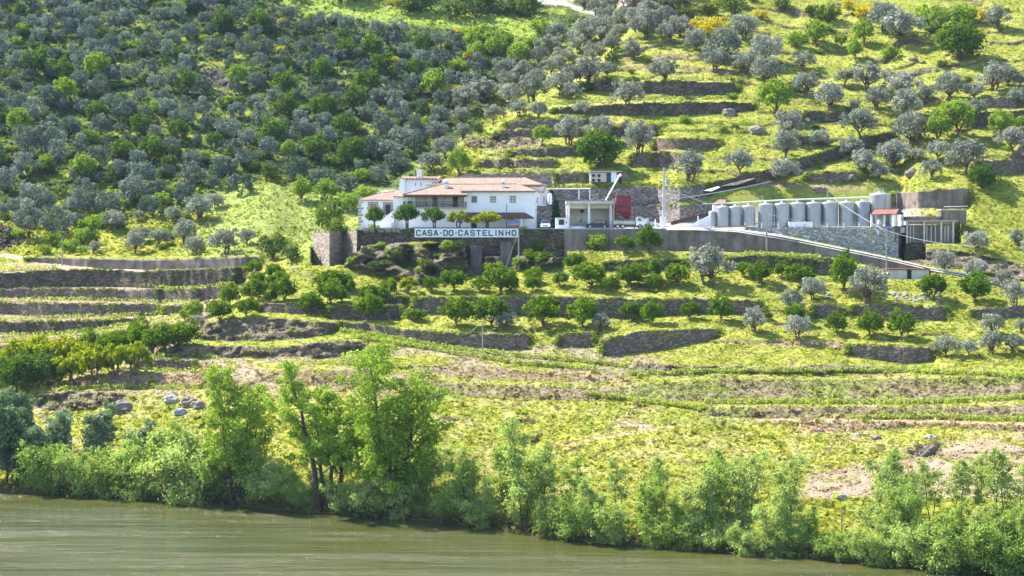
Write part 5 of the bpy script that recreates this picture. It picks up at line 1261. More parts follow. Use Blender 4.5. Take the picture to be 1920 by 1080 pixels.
q1, q2 = P(1335, 383.2, 351.8), P(1362, 381.5, 351.8); m = MB().slab([q1, q2, (q2.x, 353.6, q2.z + .75), (q1.x + 1.4, 353.6, q2.z + .75)], .14); m.build('roof', M['tile'], t)
a = P(1316, 382.4, 351); b = P(1345, 381, 351); MB().tube([a, b], .06, 6).build('outlet_pipe', M['white_metal'], t)
# slanting side wall at the left end of the tank yard, and dark ramp
m = MB(); yy = 347.6; m.prism([(P(1290, 0, yy).x, P(0, 424.5, yy).z), (P(1328, 0, yy).x, P(0, 405, yy).z), (P(1328, 0, yy).x, P(0, 426, yy).z), (P(1290, 0, yy).x, P(0, 426, yy).z)], yy, yy + .4)
m.build('retaining_wall', M['plaster'], label='white triangular side wall left of the shortest tank', cat='wall')
m = MB(); p0, p1 = P(1258, 419, 353), P(1334, 400, 353); m.bar(p0, p1, .5, .7); m.build('beam', M['dark_wood'], label='long dark sloping beam over the rubble left of the tanks', cat='beam')
p0, p1 = P(1168, 405, 350), P(1252, 425.5, 346.6); m = MB().bar(p0, p1, .5, .45); m.build('ramp_wall', M['pale_concrete'], label='pale ramp kerb slanting down right behind the lorry', cat='kerb')
o_ = P(1309, 408, 347.2); MB().box(o_.x - .1, o_.x + .1, 347.2, 347.4, P(0, 426, 347).z, o_.z + .3).build('bollard', M['plaster'], label='white post before the triangular side wall', cat='bollard')
# brick kerb in front of the first tanks, guard rail along the yard edge
a, b = P(1330, 427.5, 346.2), P(1400, 424.2, 346.2); MB().bar(a, b, .3, .3).build('kerb', M['rust'], label='rust-red kerb before the left tanks', cat='kerb')
rail = empty('guard_rail', (P(1560, 426, 345.2).x, 345.2, ZT), 'thin white guard rail with short posts along the tank yard edge', 'railing')
for u in (1397, 1428, 1459, 1490, 1522, 1551, 1582, 1611): a = P(u, 428, 346.2 - (u - 1397) * .004); MB().bar((a.x, a.y, ZT - .5), (a.x, a.y, ZT + .85), .13).build('post', M['white_metal'], rail)
for dz in (.45, .8): MB().tube([Vector((P(1397, 0, 346.2).x, 346.2, ZT + dz)), Vector((P(1630, 0, 345.3).x, 345.3, ZT + dz))], .025, 5).build('rail', M['cable'], rail)
# stone wall under the tanks, with its corner
wall_run('retaining_wall', 'pale whitewashed rubble wall carrying the steel tanks above the road', 'wall', [(1400, 427.5), (1500, 427), (1600, 426.4), (1684, 424)], [(1400, 431), (1457, 440), (1504, 449), (1562, 461), (1664, 482), (1684, 486)], [(1400, 345.9), (1500, 344.4), (1684, 342.6)], 'white_stone', disp=.08)
p = P(1684, 0, 342.6); q_ = P(1697, 0, 351); m = MB(); zt = P(0, 424, 342.6).z
V = [(p.x, 342.6, zt - 7), (q_.x, 351, zt - 7), (q_.x, 351, zt), (p.x, 342.6, zt)]; m.add(V + [(a - .6, b, c) for a, b, c in V], [(0, 1, 2, 3), (3, 2, 6, 7), (4, 7, 6, 5), (0, 4, 5, 1), (0, 3, 7, 4), (1, 5, 6, 2)])
m.build('retaining_wall', M['mossy_stone'], label='dark shaded return wall at the corner of the tank yard', cat='wall')
lad = empty('ladder', (P(1631, 455, 343).x, 343, P(0, 450, 343).z), 'yellow ladder leaning on the rubble wall below the shelter', 'ladder')
for du in (-1.4, 1.4): MB().bar(P(1631 + du, 449, 342.6), P(1631.5 + du, 426, 343.1), .07).build('stile', M['yellow'], lad)
for k in range(7): v = 447 - k * 3; MB().bar(P(1629.6, v, 342.7), P(1632.6, v, 342.7), .05).build('rung', M['yellow'], lad)
a = P(1645, 434, 342.9); MB().slab([(a.x - .3, 342.6, a.z + .3), (a.x + .3, 342.6, a.z + .15), (a.x + .2, 342.5, a.z - .4), (a.x - .1, 342.5, a.z - .3)], .06).build('cloth', M['tarp'], label='white rag caught on the rubble wall beneath the shelter', cat='cloth')
# tiled shelter
sh_ = empty('shelter', (P(1660, 423, 346.5).x, 346.5, ZT), 'small open shelter with brown tiled roof at the corner of the tank yard', 'shelter')
for u, y in ((1634.5, 344.6), (1658.5, 344.3), (1679.5, 343.9), (1643, 348.6), (1670, 348.6), (1692.5, 348.2)):
    a = P(u, 424, y); MB().box(a.x - .16, a.x + .16, y, y + .3, ZT - .2, P(0, 401.6, y).z).build('pillar', M['plaster'], sh_)
e1_, e2_ = P(1632.5, 401.8, 344.0), P(1680.5, 400.6, 343.4); r1_, r2_ = P(1641, 392.2, 346.6), P(1685.5, 391.8, 346.2); k1_, k2_ = P(1640, 401.4, 349.2), P(1695, 400.8, 348.8)
MB().slab([e1_, e2_, r2_, r1_], .14).slab([r1_, r2_, k2_, k1_], .14).build('roof', M['tile_dark'], sh_)
MB().slab([e2_, k2_, r2_], .1).build('gable', M['dark_wood'], sh_)
MB().tube([r1_, r2_], .12, 6).build('ridge_tiles', M['tile_dark'], sh_)
a = P(1650, 414, 347); t = empty('cask', (a.x, 347, ZT), 'reddish wooden cask under the tiled shelter', 'cask'); MB().lathe((a.x, 347, ZT), [(.42, 0), (.55, .45), (.55, .9), (.42, 1.35)], 14).build('staves', M['cream_plaster'], t, smooth=True); MB().lathe((a.x, 347, ZT + .4), [(.57, 0), (.57, .1)], 14).build('hoop', M['rust'], t)
a = P(1664, 418, 347.4); t = empty('pump', (a.x, 347.4, ZT), 'blue pump machine in the shade of the tiled shelter', 'pump'); MB().box(a.x - .5, a.x + .5, 347.2, 347.8, ZT, ZT + .55).build('motor', M['blue_paint'], t); MB().tube([(a.x - .2, 347.5, ZT + .5), (a.x - .2, 347.5, ZT + 1.2)], .1, 8).build('pipe', M['iron'], t)
# concrete cistern building on the right
cb = empty('cistern_building', (P(1742, 457, 345).x, 345, P(0, 457, 345).z), 'streaked concrete cistern building with pillars right of the tank yard', 'cistern')
a, b = P(1700, 456, 346.0), P(1788, 421.8, 346.0); MB().box(a.x, b.x, 346.0, 351, a.z, b.z).build('tank_wall', M['concrete'], cb)
for u0 in (1699, 1731.5, 1763.5, 1786): a = P(u0, 456.6, 345.6); b = P(u0 + 3.2, 415.5, 345.6); MB().box(a.x, b.x, 345.6, 345.99, a.z, b.z).build('pillar', M['pale_concrete'], cb)
for u0 in (1706, 1712, 1737, 1745, 1753, 1771, 1777): a = P(u0, 454, 345.9); b = P(u0 + 1.6, 424, 345.9); MB().box(a.x, b.x, 345.85, 345.997, a.z, b.z).build('rib', M['pale_concrete'], cb)
a, b = P(1701, 421, 345.8), P(1792, 414, 345.8); MB().box(a.x, b.x, 346.0, 346.3, a.z + .02, b.z).build('brick_band', M['rust'], cb)
a, b = P(1697, 415, 345.5), P(1796, 413.4, 345.5); MB().box(a.x, b.x, 345.5, 346.4, a.z, b.z).build('coping', M['pale_concrete'], cb)
a, b = P(1765, 413, 347.5), P(1812, 394.2, 347.5); MB().box(a.x, b.x, 347.6, 351, a.z - .6, b.z).build('upper_tank', M['concrete'], cb); MB().box(a.x - .1, b.x + .1, 347.5, 351, b.z, b.z + .15).build('coping', M['pale_concrete'], cb)
MB().box(P(1697, 0, 348).x, P(1765, 0, 348).x, 347.6, 352, P(0, 414, 348).z, P(0, 406, 348).z).build('slab', M['concrete'], cb)
MB().tube([P(1770, 387.6, 351), P(1815, 386.6, 351)], .05, 6).build('pipe', M['white_metal'], cb)
o_ = MB(); a = P(1695, 492, 343.2); b = P(1734, 456, 343.2)
o_.prism([(a.x, a.z), (P(1701, 0, 343).x, P(0, 458, 343).z), (P(1726, 0, 343).x, P(0, 458, 343).z), (b.x, P(0, 480, 343).z), (b.x, a.z)], 343.8, 345.9); o_.build('retaining_wall', M['mossy_stone'], label='dark tapering stone abutment below the cistern building', cat='wall')
# small hut by the road
Yh = 329.5
ht = empty('hut', (P(1702, 524, Yh).x, Yh, P(0, 524.5, Yh).z), 'low concrete block hut with a dark doorway beneath the road', 'hut')
z0 = P(0, 526, Yh).z
for u0, u1 in ((1664.5, 1700.6), (1709.4, 1742)): a = P(u0, 526, Yh); b = P(u1, 506, Yh); MB().box(a.x, b.x, Yh, Yh + .25, z0, b.z).build('wall', M['grey_metal'] if False else M['pale_concrete'], ht)
a = P(1664.5, 0, Yh); b = P(1742, 0, Yh); MB().box(a.x, a.x + .25, Yh + .251, Yh + 2.8, z0, P(0, 506, Yh).z).build('wall', M['pale_concrete'], ht)
MB().box(b.x - .25, b.x, Yh + .251, Yh + 2.8, z0, P(0, 506, Yh).z).build('wall', M['pale_concrete'], ht); MB().box(a.x, b.x, Yh + 2.81, Yh + 3, z0, P(0, 506, Yh).z).build('wall', M['pale_concrete'], ht)
a = P(1700.7, 526, Yh); b = P(1709.3, 506.3, Yh); MB().box(a.x, b.x, Yh + .2, Yh + .3, z0, b.z).build('door', M['black'], ht)
a = P(1662, 505.9, Yh - .3); b = P(1744, 503.3, Yh - .3); MB().box(a.x, b.x, Yh - .3, Yh + 3.2, a.z, b.z).build('roof', M['tile_dark'], ht)
# corrugated cover on the slanting wall and stacked blocks
t = empty('lean_to', (P(1350, 362, 361).x, 361, P(0, 364, 361).z), 'dark lean-to with pale corrugated sheets below the slanting stone wall', 'shelter')
MB().slab([P(1320, 357, 360.6), P(1334, 358, 360.2), P(1350, 351, 360.2), P(1346, 349.6, 361.4)], .08).build('sheet', M['tarp'], t)
MB().slab([P(1350, 349.5, 360.2), P(1384, 346, 360.2), P(1418, 334, 361), P(1400, 336, 362.4), P(1356, 347.4, 362)], .08).build('sheet', M['mossy_stone'], t)
for u, vt, vb in ((1336, 356, 365), (1352, 349.5, 360), (1394, 342, 354), (1418, 334, 344)): MB().bar(P(u, vb, 360.4), P(u, vt, 360.4), .12).build('post', M['dark_wood'], t)
m = MB(); m.hexa([P(1319, 366, 362), P(1419, 344, 362), P(1419, 344, 362.5), P(1319, 366, 362.5), P(1319, 355, 362), P(1419, 334, 362), P(1419, 334, 362.5), P(1319, 355, 362.5)]); m.build('back_cloth', M['black'], t)
# ------------------------------------------------------------ foliage prototypes
M['olive_leaf'] = leaf_mat('olive_leaf', (0.23, 0.25, 0.205), .22, .35, 0, (0.35, 0.365, 0.31), (1.15, 1.2, .8))
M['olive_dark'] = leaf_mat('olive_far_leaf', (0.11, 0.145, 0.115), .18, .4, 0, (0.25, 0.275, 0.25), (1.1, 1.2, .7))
M['orange_leaf'] = leaf_mat('orange_leaf', (0.075, 0.14, 0.012), .30, .25, 0, (0.115, 0.185, 0.015), (2.0, 1.9, .6))
M['deep_leaf'] = leaf_mat('deep_green_leaf', (0.065, 0.125, 0.02), .3, .25, 0, (0.09, 0.15, 0.025), (1.8, 1.8, .6))
M['yellow_leaf'] = leaf_mat('yellow_green_leaf', (0.19, 0.26, 0.02), .45, .2, 0, (0.27, 0.31, 0.02), (1.5, 1.4, .4))
M['fresh_leaf'] = leaf_mat('fresh_leaf', (0.19, 0.28, 0.035), .32, .25, 0, (0.21, 0.31, 0.05), (1.6, 1.6, .6))
M['poplar_leaf'] = leaf_mat('poplar_leaf', (0.24, 0.34, 0.045), .28, .3, 0, (0.26, 0.37, 0.055), (1.6, 1.6, .7))
M['willow_leaf'] = leaf_mat('willow_leaf', (0.25, 0.35, 0.075), .34, .4, 0, (0.42, 0.49, 0.17), (1.35, 1.4, .7))
M['scrub_leaf'] = leaf_mat('scrub_leaf', (0.07, 0.115, 0.03), .3, .35, 0, (0.13, 0.18, 0.04), (1.5, 1.5, .5))
M['cypress_leaf'] = leaf_mat('cypress_leaf', (0.03, 0.065, 0.018), .15, .2, 0, (0.035, 0.07, 0.02))
M['broom_leaf'] = leaf_mat('broom_flower', (0.62, 0.50, 0.02), .25, .3, 0, (0.50, 0.46, 0.03), (1.1, 1.1, .6))
M['greyblue_leaf'] = leaf_mat('blue_green_leaf', (0.15, 0.22, 0.105), .25, .3, 0, (0.27, 0.33, 0.20), (1.3, 1.4, .8))
M['vine_leaf'] = leaf_mat('vine_leaf', (0.32, 0.39, 0.08), .4, .2, 0, (0.38, 0.45, 0.11), (1.3, 1.3, .5))

def rnd(*s): return rng.random(s)
def leaves_np(cs, rs, n, size, seed=0, up=0.25, elong=1.6, tintvar=0.4, squash=0.85, cl_var=0.22, soft=False):
    """cs (k,3) clump centres, rs (k,) radii -> quads verts, faces, tint"""
    r = np.random.default_rng(seed)
    cs = np.asarray(cs, float); rs = np.asarray(rs, float); k = len(cs)
    w = rs ** 2; cnt = np.maximum(4, (n * w / w.sum()).astype(int)); ci = np.repeat(np.arange(k), cnt); m = len(ci)
    d = r.normal(size=(m, 3)); d /= np.linalg.norm(d, axis=1)[:, None]
    rad = rs[ci] * (0.35 + 0.75 * r.random(m) ** 0.6)
    if soft: rad = rs[ci] * np.abs(r.normal(size=m)) * .8
    p = cs[ci] + d * rad[:, None] * np.array([1, 1, squash])
    nrm = d * 0.6 + r.normal(size=(m, 3)) * .6 + np.array([0, 0, up]); nrm /= np.linalg.norm(nrm, axis=1)[:, None]
    t = np.cross(nrm, r.normal(size=(m, 3))); t /= np.linalg.norm(t, axis=1)[:, None] + 1e-9
    b = np.cross(nrm, t)
    s = size * (0.6 + 0.8 * r.random(m))[:, None]
    a1 = p + t * s * elong * .5; a2 = p + b * s * .5; a3 = p - t * s * elong * .5; a4 = p - b * s * .5
    V = np.stack([a1, a2, a3, a4], 1).reshape(-1, 3)
    Fc = np.arange(4 * m).reshape(m, 4)
    ct = 1 - cl_var / 2 + cl_var * r.random(k)
    ti = (ct[ci] * (1 - tintvar / 2 + tintvar * r.random(m)))[:, None] * (1 + (r.random((m, 3)) - .5) * .12)
    T = np.repeat(ti, 4, 0)
    return V, Fc, T
def crown_mesh(name, cs, rs, n, size, mat, seed, **kw):
    V, Fc, T = leaves_np(cs, rs, n, size, seed, **kw)
    return mesh_np(name, V, Fc, [M[mat]], False, T, 'tint')
def wood_mesh(name, limbs, mat='bark', n=6):
    mb = MB()
    for pts, rad in limbs: mb.tube(pts, rad, n)
    me = bpy.data.meshes.new(name); me.from_pydata([tuple(v) for v in mb.v], [], mb.f); me.materials.append(M[mat])
    me.polygons.foreach_set('use_smooth', [True] * len(me.polygons)); return me

def round_tree(seed, w=5.0, h=4.4, base=0.9, nclump=26, clump=(.55, .95), n=1500, leaf=.26, mat='olive_leaf', trunks=1, bark='bark', dome=0.0, loose=0.0, **kw):
    """crown w wide, from height base to h, clumps near the surface of an uneven dome"""
    r = random.Random(seed); cs = []; rs = []
    lob = [(r.uniform(0, 6.28), r.uniform(.0, .22), r.randint(2, 4)) for _ in range(3)]
    for i in range(nclump):
        f = (i + .5) / nclump; z = 1 - 1.7 * f if dome == 0 else 1 - (1 + dome) * f
        a = i * 2.39996 + r.uniform(-.5, .5); rr = math.sqrt(max(0, 1 - z * z)) if z > -.4 else .85
        q = (.62 - .2 * loose + (.38 + .32 * loose) * r.random() ** .6) * (1 + sum(am * math.sin(a * k + ph) for ph, am, k in lob) * .8)
        cr = r.uniform(*clump)
        x = math.cos(a) * rr * q * (w / 2 - cr * .6); y = math.sin(a) * rr * q * (w / 2 - cr * .6)
        cz = (base + h) / 2 + z * q * ((h - base) / 2 - cr * .45)
        cs.append((x, y, cz)); rs.append(cr)
    crown = crown_mesh('crown', cs, rs, n, leaf, mat, seed, **kw)
    limbs = []
    for t in range(trunks):
        ox = (t - (trunks - 1) / 2) * .25
        fork = Vector((r.uniform(-.3, .3) + ox * 2, r.uniform(-.2, .2), base * r.uniform(.8, 1.2)))
        limbs.append(([(ox, 0, -.4), (ox * 1.2 + fork.x * .4, fork.y * .5, fork.z * .5), tuple(fork)], [.045 * w, .034 * w, .027 * w]))
        for c in r.sample(cs, min(len(cs), 7)):
            mid = fork.lerp(Vector(c), .5) + Vector((0, 0, .15 * h * r.uniform(-.3, .4)))
            limbs.append(([tuple(fork), tuple(mid), c], [.018 * w, .012 * w, .004 * w]))
    return crown, wood_mesh('trunk', limbs, bark, 5)

PROTO = {}
PROTO['olive'] = [round_tree(10 + i, 5, [4.2, 4.6, 4.0, 4.4, 4.8, 4.1][i], .8, 26 + i * 3, (.38, .85), 1900, .22, 'olive_leaf', [2, 3, 1, 2, 3, 2][i], cl_var=.45, loose=1.0) for i in range(6)]
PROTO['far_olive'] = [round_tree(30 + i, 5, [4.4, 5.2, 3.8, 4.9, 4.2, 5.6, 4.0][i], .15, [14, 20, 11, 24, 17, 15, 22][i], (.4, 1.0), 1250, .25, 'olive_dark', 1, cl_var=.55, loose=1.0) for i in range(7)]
PROTO['orange'] = [round_tree(50 + i, 5, [4.2, 4.5, 4.0, 4.6, 4.3][i], .55, 30 + i * 2, (.5, .85), 2000, .27, 'orange_leaf', [1, 2, 1, 1, 2][i], cl_var=.45, elong=1.5, loose=.6) for i in range(5)]
PROTO['yellow'] = [round_tree(60 + i, 5, 3.9, 1.2, 22, (.45, .75), 1500, .27, 'yellow_leaf', 2) for i in range(2)]
PROTO['lollipop'] = [round_tree(66 + i, 5, 5.4, 1.5, 34, (.5, .85), 2300, .25, 'deep_leaf', 2) for i in range(3)]
PROTO['fresh'] = [round_tree(70 + i, 5, [5.2, 4.6, 5.6][i], .8, 26, (.55, .95), 1800, .26, 'fresh_leaf', 1, cl_var=.35) for i in range(3)]
PROTO['scrub'] = [round_tree(80 + i, 4, [2.6, 3.2, 2.2, 3.6][i], .0, 13 + i, (.5, .95), 620, .28, 'scrub_leaf', 1, cl_var=.45) for i in range(4)]
PROTO['bush'] = [round_tree(90 + i, 4, [2.8, 3.3][i], .0, 16, (.5, .9), 800, .26, 'fresh_leaf', 1, cl_var=.4) for i in range(2)]
PROTO['broom'] = [round_tree(96 + i, 4, 2.5, .1, 13, (.4, .8), 520, .26, 'broom_leaf', 1, cl_var=.2) for i in range(2)]
PROTO['darkbush'] = [round_tree(100 + i, 5, 4.6, .0, 34, (.6, 1.0), 2600, .25, 'deep_leaf', 1, cl_var=.3) for i in range(2)]
PROTO['oak'] = [round_tree(104 + i, 5, [5.0, 4.2][i], .1, 22, (.6, 1.1), 1400, .28, 'deep_leaf', 1, cl_var=.4) for i in range(2)]

def bank_tree(seed, h, w, trunks, nb, mat, leaf, n, lean=0.0, low=.15, clump=(.5, 1.1), up=.6, bark='dark_bark', tr=.028, shape=None, droop=0.0, **kw):
    """several leaning stems with rising boughs, leaf clumps along the outer half of each bough"""
    r = random.Random(seed); limbs = []; cs = []; rs = []
    for t in range(trunks):
        a = r.uniform(0, 6.28) if trunks > 1 else 0; sp = (w * .20 if trunks > 1 else .3)
        hh = h * (1 if t == 0 else r.uniform(.62, .95))
        bx, by = (t - (trunks - 1) / 2) * w * .07, r.uniform(-.3, .3)
        tx = bx + (t - (trunks - 1) / 2) * w * (.34 / max(1, trunks - 1)) + r.uniform(-.5, .5) + lean * hh; ty = by + math.sin(a) * sp
        K = 7; stem = [(bx + (tx - bx) * (k / K) ** 1.2 + (r.uniform(-.25, .25) if 0 < k < K else 0), by + (ty - by) * (k / K), hh * k / K - (.5 if k == 0 else 0)) for k in range(K + 1)]
        rad = [h * tr * (1 - .88 * k / K) / (1 if t == 0 else 1.25) for k in range(K + 1)]
        limbs.append((stem, rad))
        nbt = int(nb / trunks * (1.3 if t == 0 else .9))
        for b in range(nbt):
            f = low + (1 - low) * ((b + r.random()) / nbt); k = min(K - 1, int(f * K)); g = f * K - k
            o = Vector(stem[k]).lerp(Vector(stem[k + 1]), g)
            env = shape(f) if shape else (math.sin(math.pi * min(1, f * .82 + .14)) ** .8)
            L_ = w * .5 * env * r.uniform(.55, 1.05); az = b * 2.4 + r.uniform(-.6, .6)
            d = Vector((math.cos(az), math.sin(az), up * r.uniform(.5, 1.3))).normalized()
            e = o + d * L_; e.z -= droop * L_ * r.random(); m = o.lerp(e, .5) + Vector((0, 0, .08 * L_))
            limbs.append(([tuple(o), tuple(m), tuple(e)], [rad[k] * .38, rad[k] * .22, .02]))
            nc = max(2, int(L_ / 1.1))
            for q in range(nc):
                g2 = .38 + .66 * (q + r.random()) / nc; c = o.lerp(e, g2); cr = r.uniform(*clump) * (1.1 - .35 * g2)
                cs.append((c.x + r.uniform(-.4, .4), c.y + r.uniform(-.4, .4), max(.2, c.z + r.uniform(-.4, .5)))); rs.append(cr)
        cs.append(stem[-1]); rs.append(clump[0] * 1.1)
    crown = crown_mesh('crown', cs, rs, n, leaf, mat, seed, **kw)
    return crown, wood_mesh('trunk', limbs, bark, 6)

def bases(u, vb, dy=0.0):
    p = G3(u, vb); p.y += dy; return p
def plant(kind, name, idx, u, vb, wpx, label, cat='tree', group=None, hs=1.0, single=False, at=None, rz=None, nominal=None):
    """a tree or bush standing where the ground is seen at (u, vb), wpx photo pixels wide"""
    crown, wood = PROTO[kind][idx % len(PROTO[kind])]
    p = at if at is not None else G3(u, vb)
    w = wpx / F * p.y; nominal = nominal or {'scrub': 4, 'bush': 4, 'broom': 4}.get(kind, 5.0); s = w / nominal * {'cypress': 1.0, 'olive': 1.03, 'far_olive': 1.0, 'orange': 1.04, 'fresh': 1.05}.get(kind, 1.1)
    t = empty(name, p, label, cat, group, rz if rz is not None else random.uniform(0, 6.28))
    t.scale = (s, s, s * hs)
    c = link('crown', crown, t); k = link('trunk' if cat == 'tree' else 'stem', wood, t)
    return t
# ------------------------------------------------------------ the trees one can tell apart (positions read as crown centre and width in the photo)
PLACED = []      # (u, v, w) of crowns, to keep the random growth off them
def row(items, ox, oy, sc, kind, name, fmt, group, cat='tree', hs=1.0, base=.42, ordinal=True, seed=0):
    r = random.Random(seed + 5)
    its = sorted(items, key=lambda q: q[0])
    for k, it in enumerate(its):
        cx, cy, w = it[:3]; u = ox + cx / sc; v = oy + cy / sc; wp_ = w / sc
        lb = fmt.replace('#', nth(k)) if len(its) > 1 else fmt.replace('# ', '').replace(' from the left', '')
        h_ = it[3] if len(it) > 3 else hs
        plant(kind, name, r.randint(0, 9), u, v + wp_ * base * h_, wp_, lb, cat, group if len(its) > 1 else None, h_ * r.uniform(.93, 1.07))
        PLACED.append((u, v, wp_))

# five small trees before the house
for k, (u, vb, w, kd, lb) in enumerate([(702.5, 430, 34, 'lollipop', 'leftmost small dark green tree before the white house stair'), (763.5, 429.5, 45, 'lollipop', 'widest dark round tree left of the lettered sign, before the house'),
        (814.2, 429.5, 38, 'lollipop', 'middle small round green tree in front of the plain white wall'), (859.3, 429.5, 40, 'yellow', 'flat yellow-green tree above the first half of the sign'), (912.5, 429.5, 52, 'yellow', 'spreading yellow-green tree in front of the maroon canopy')]):
    q_ = Vector(((u - 960) / F * 346.2, 346.2, ZY)); hh_ = [1.0, .86, .9, .95, .72][k]
    plant(kd, 'courtyard_tree', k, u, vb, w, lb, 'tree', 'small trees along the house terrace', hh_, at=q_)
# cypresses
PROTO['cypress'] = [bank_tree(77 + i, 5.0, 1.4, 1, 60, 'cypress_leaf', .16, 2200, clump=(.22, .34), up=2.2, low=.02, shape=lambda f: .8 * (1 - max(0, f - .75) * 2.4), tr=.02) for i in range(2)]
for k, (u, w) in enumerate(((1039.8, 8.5), (1047.6, 8.8))):
    q_ = Vector(((u - 960) / F * 350.2, 350.2, ZY)); t = plant('cypress', 'cypress', k, u, 428, w, ['left', 'right'][k] + ' one of the two narrow dark cypresses beside the house', 'tree', 'pair of cypresses', .98, at=q_, nominal=.98)
    t.scale.z = 4.65 / 5.0

# right hillside, from the top down
Z6 = (1280, 0, 3); Z5 = (640, 0, 3); Z1 = (0, 360, 3); Z2 = (560, 400, 3); Z3 = (1200, 400, 2.6667)
row([(70, 230, 135), (150, 300, 90), (235, 255, 200), (190, 335, 170), (345, 150, 170), (345, 350, 150), (470, 285, 190)], *Z6, 'olive', 'olive_tree', '# olive from the left in the grey clump at the top of the right hill', 'olives in the clump high on the right hill', seed=1)
row([(1130, 100, 190), (1230, 150, 210), (1765, 100, 140), (1440, 110, 130)], *Z6, 'olive', 'olive_tree', '# grey olive from the left along the top edge of the right hill', 'olives along the top right edge', seed=2)
row([(680, 340, 130), (690, 470, 165), (470, 400, 190), (910, 430, 120), (830, 550, 165), (1040, 430, 190)], *Z6, 'olive', 'olive_tree', '# olive from the left on the grass around the bright green tree', 'olives round the bright green tree', seed=3)
row([(1090, 560, 140), (1230, 480, 180), (1260, 600, 180), (1370, 530, 110), (1500, 490, 170), (970, 600, 70)], *Z6, 'olive', 'olive_tree', '# olive from the left in the sloping band right of the leaning trunks', 'olives in the middle band of the right hill', seed=4)
row([(1640, 510, 120), (1750, 440, 170), (1830, 430, 130), (1900, 450, 90), (1890, 550, 110)], *Z6, 'olive', 'olive_tree', '# olive from the left in the group at the upper right edge', 'olives at the upper right edge', seed=5)
row([(1000, 690, 210), (600, 710, 170), (770, 780, 120), (580, 820, 160), (1285, 735, 210)], *Z6, 'olive', 'olive_tree', '# olive from the left just above the long slanting wall', 'olives above the slanting wall', seed=6)
row([(40, 940, 180), (325, 910, 165), (565, 960, 180)], *Z6, 'olive', 'olive_tree', '# large olive from the left standing above the tank yard', 'olives above the tank yard', seed=7, hs=1.05)
row([(950, 840, 130), (1200, 860, 200), (1320, 870, 90), (1440, 840, 150), (1590, 880, 230), (1860, 790, 180), (1640, 620, 130)], *Z6, 'olive', 'olive_tree', '# olive from the left in the band below the slanting wall', 'olives below the slanting wall', seed=8)
row([(1020, 920, 150), (1105, 970, 120), (1400, 960, 110), (1180, 900, 100)], *Z6, 'olive', 'olive_tree', '# small olive from the left on the grass right above the big tank', 'small olives above the big tank', seed=9)
row([(515, 550, 190, 1.1), (1020, 190, 130), (890, 230, 80), (970, 290, 100), (750, 190, 150)], *Z6, 'fresh', 'deciduous_tree', '# bright green tree from the left among the olives of the right hill', 'bright green trees on the right hill', seed=10, base=.5)
row([(1440, 740, 160), (1540, 680, 220), (1790, 700, 160), (1900, 700, 90)], *Z6, 'fresh', 'deciduous_tree', '# broad fresh green tree from the left near the lower right of the hill', 'broad fresh green trees at the right', seed=11)
row([(1560, 245, 240)], *Z6, 'darkbush', 'laurel_bush', 'large round dark glossy bush high on the right hill', None, 'bush', seed=12, hs=.95)
row([(1685, 1000, 140)], *Z6, 'darkbush', 'laurel_bush', 'round dark yellow-green bush above the right end of the concrete wall', None, 'bush', seed=13)
row([(640, 215, 120), (1400, 110, 190), (1560, 70, 160), (1170, 290, 100)], *Z6, 'bush', 'green_bush', '# loose green bush from the left at the top of the right hill', 'loose green bushes on the right hilltop', 'bush', seed=14)
row([(90, 130, 120), (190, 125, 110), (130, 160, 100), (440, 70, 80), (930, 12, 80), (1030, 50, 120), (1680, 70, 110), (1650, 170, 60)], *Z6, 'broom', 'broom_bush', '# yellow flowering broom bush from the left along the top of the right hill', 'yellow brooms on the right hilltop', 'bush', seed=15)
row([(280, 40, 130), (820, 60, 150), (730, 50, 90), (560, 20, 90), (150, 40, 110), (20, 60, 100)], *Z6, 'scrub', 'dark_bush', '# dark green bush from the left along the top edge of the right hill', 'dark bushes on the right hilltop', 'bush', seed=16)
# terraces above the house
row([(855, 640, 140), (1110, 625, 100), (1355, 610, 100), (1610, 530, 165), (1815, 395, 165), (1640, 290, 125)], *Z5, 'olive', 'olive_tree', '# olive from the left standing on the upper terraces above the house', 'olives on the upper house terraces', seed=17)
row([(1280, 750, 155), (1455, 720, 150), (1675, 790, 180)], *Z5, 'olive', 'olive_tree', '# olive from the left beside the broad green bush above the house', 'olives beside the broad bush', seed=18)
row([(1445, 860, 230)], *Z5, 'darkbush', 'fig_bush', 'broad dense green bush on the terrace above the shed', None, 'bush', seed=19, hs=.85)
row([(665, 935, 140), (1125, 770, 110)], *Z5, 'fresh', 'deciduous_tree', '# small green tree from the left on the terraces above the red roof', 'small green trees above the roof', seed=20)
row([(1330, 110, 130), (1640, 450, 100), (1380, 480, 90), (1520, 320, 80), (770, 730, 70), (1490, 460, 70)], *Z5, 'scrub', 'dark_bush', '# dark bush from the left on the ridge above the house', 'dark bushes on the ridge', 'bush', seed=21)
# foot of the left slope
row([(410, 90, 120), (640, 160, 150), (20, 105, 90), (530, 315, 80)], *Z1, 'olive', 'olive_tree', '# olive from the left on the sunny foot of the left slope', 'olives at the foot of the left slope', seed=22)
row([(800, 240, 110), (760, 290, 125), (900, 250, 125), (1040, 235, 150), (1090, 300, 120), (1270, 275, 175), (1390, 250, 110)], *Z1, 'olive', 'olive_tree', '# olive from the left in the row above the left retaining wall', 'olives above the left retaining wall', seed=23)
row([(780, 130, 75), (970, 130, 95), (1120, 100, 160), (1215, 50, 100)], *Z1, 'olive', 'olive_tree', '# small olive from the left at the edge of the smooth green field', 'olives beside the green field', seed=24)
row([(1540, 290, 165), (1640, 340, 100), (1850, 140, 170), (1880, 190, 130)], *Z1, 'scrub', 'dark_bush', '# tall dark bush from the left in the gully beside the castle tower', 'dark bushes by the tower', 'bush', seed=25, hs=1.2)
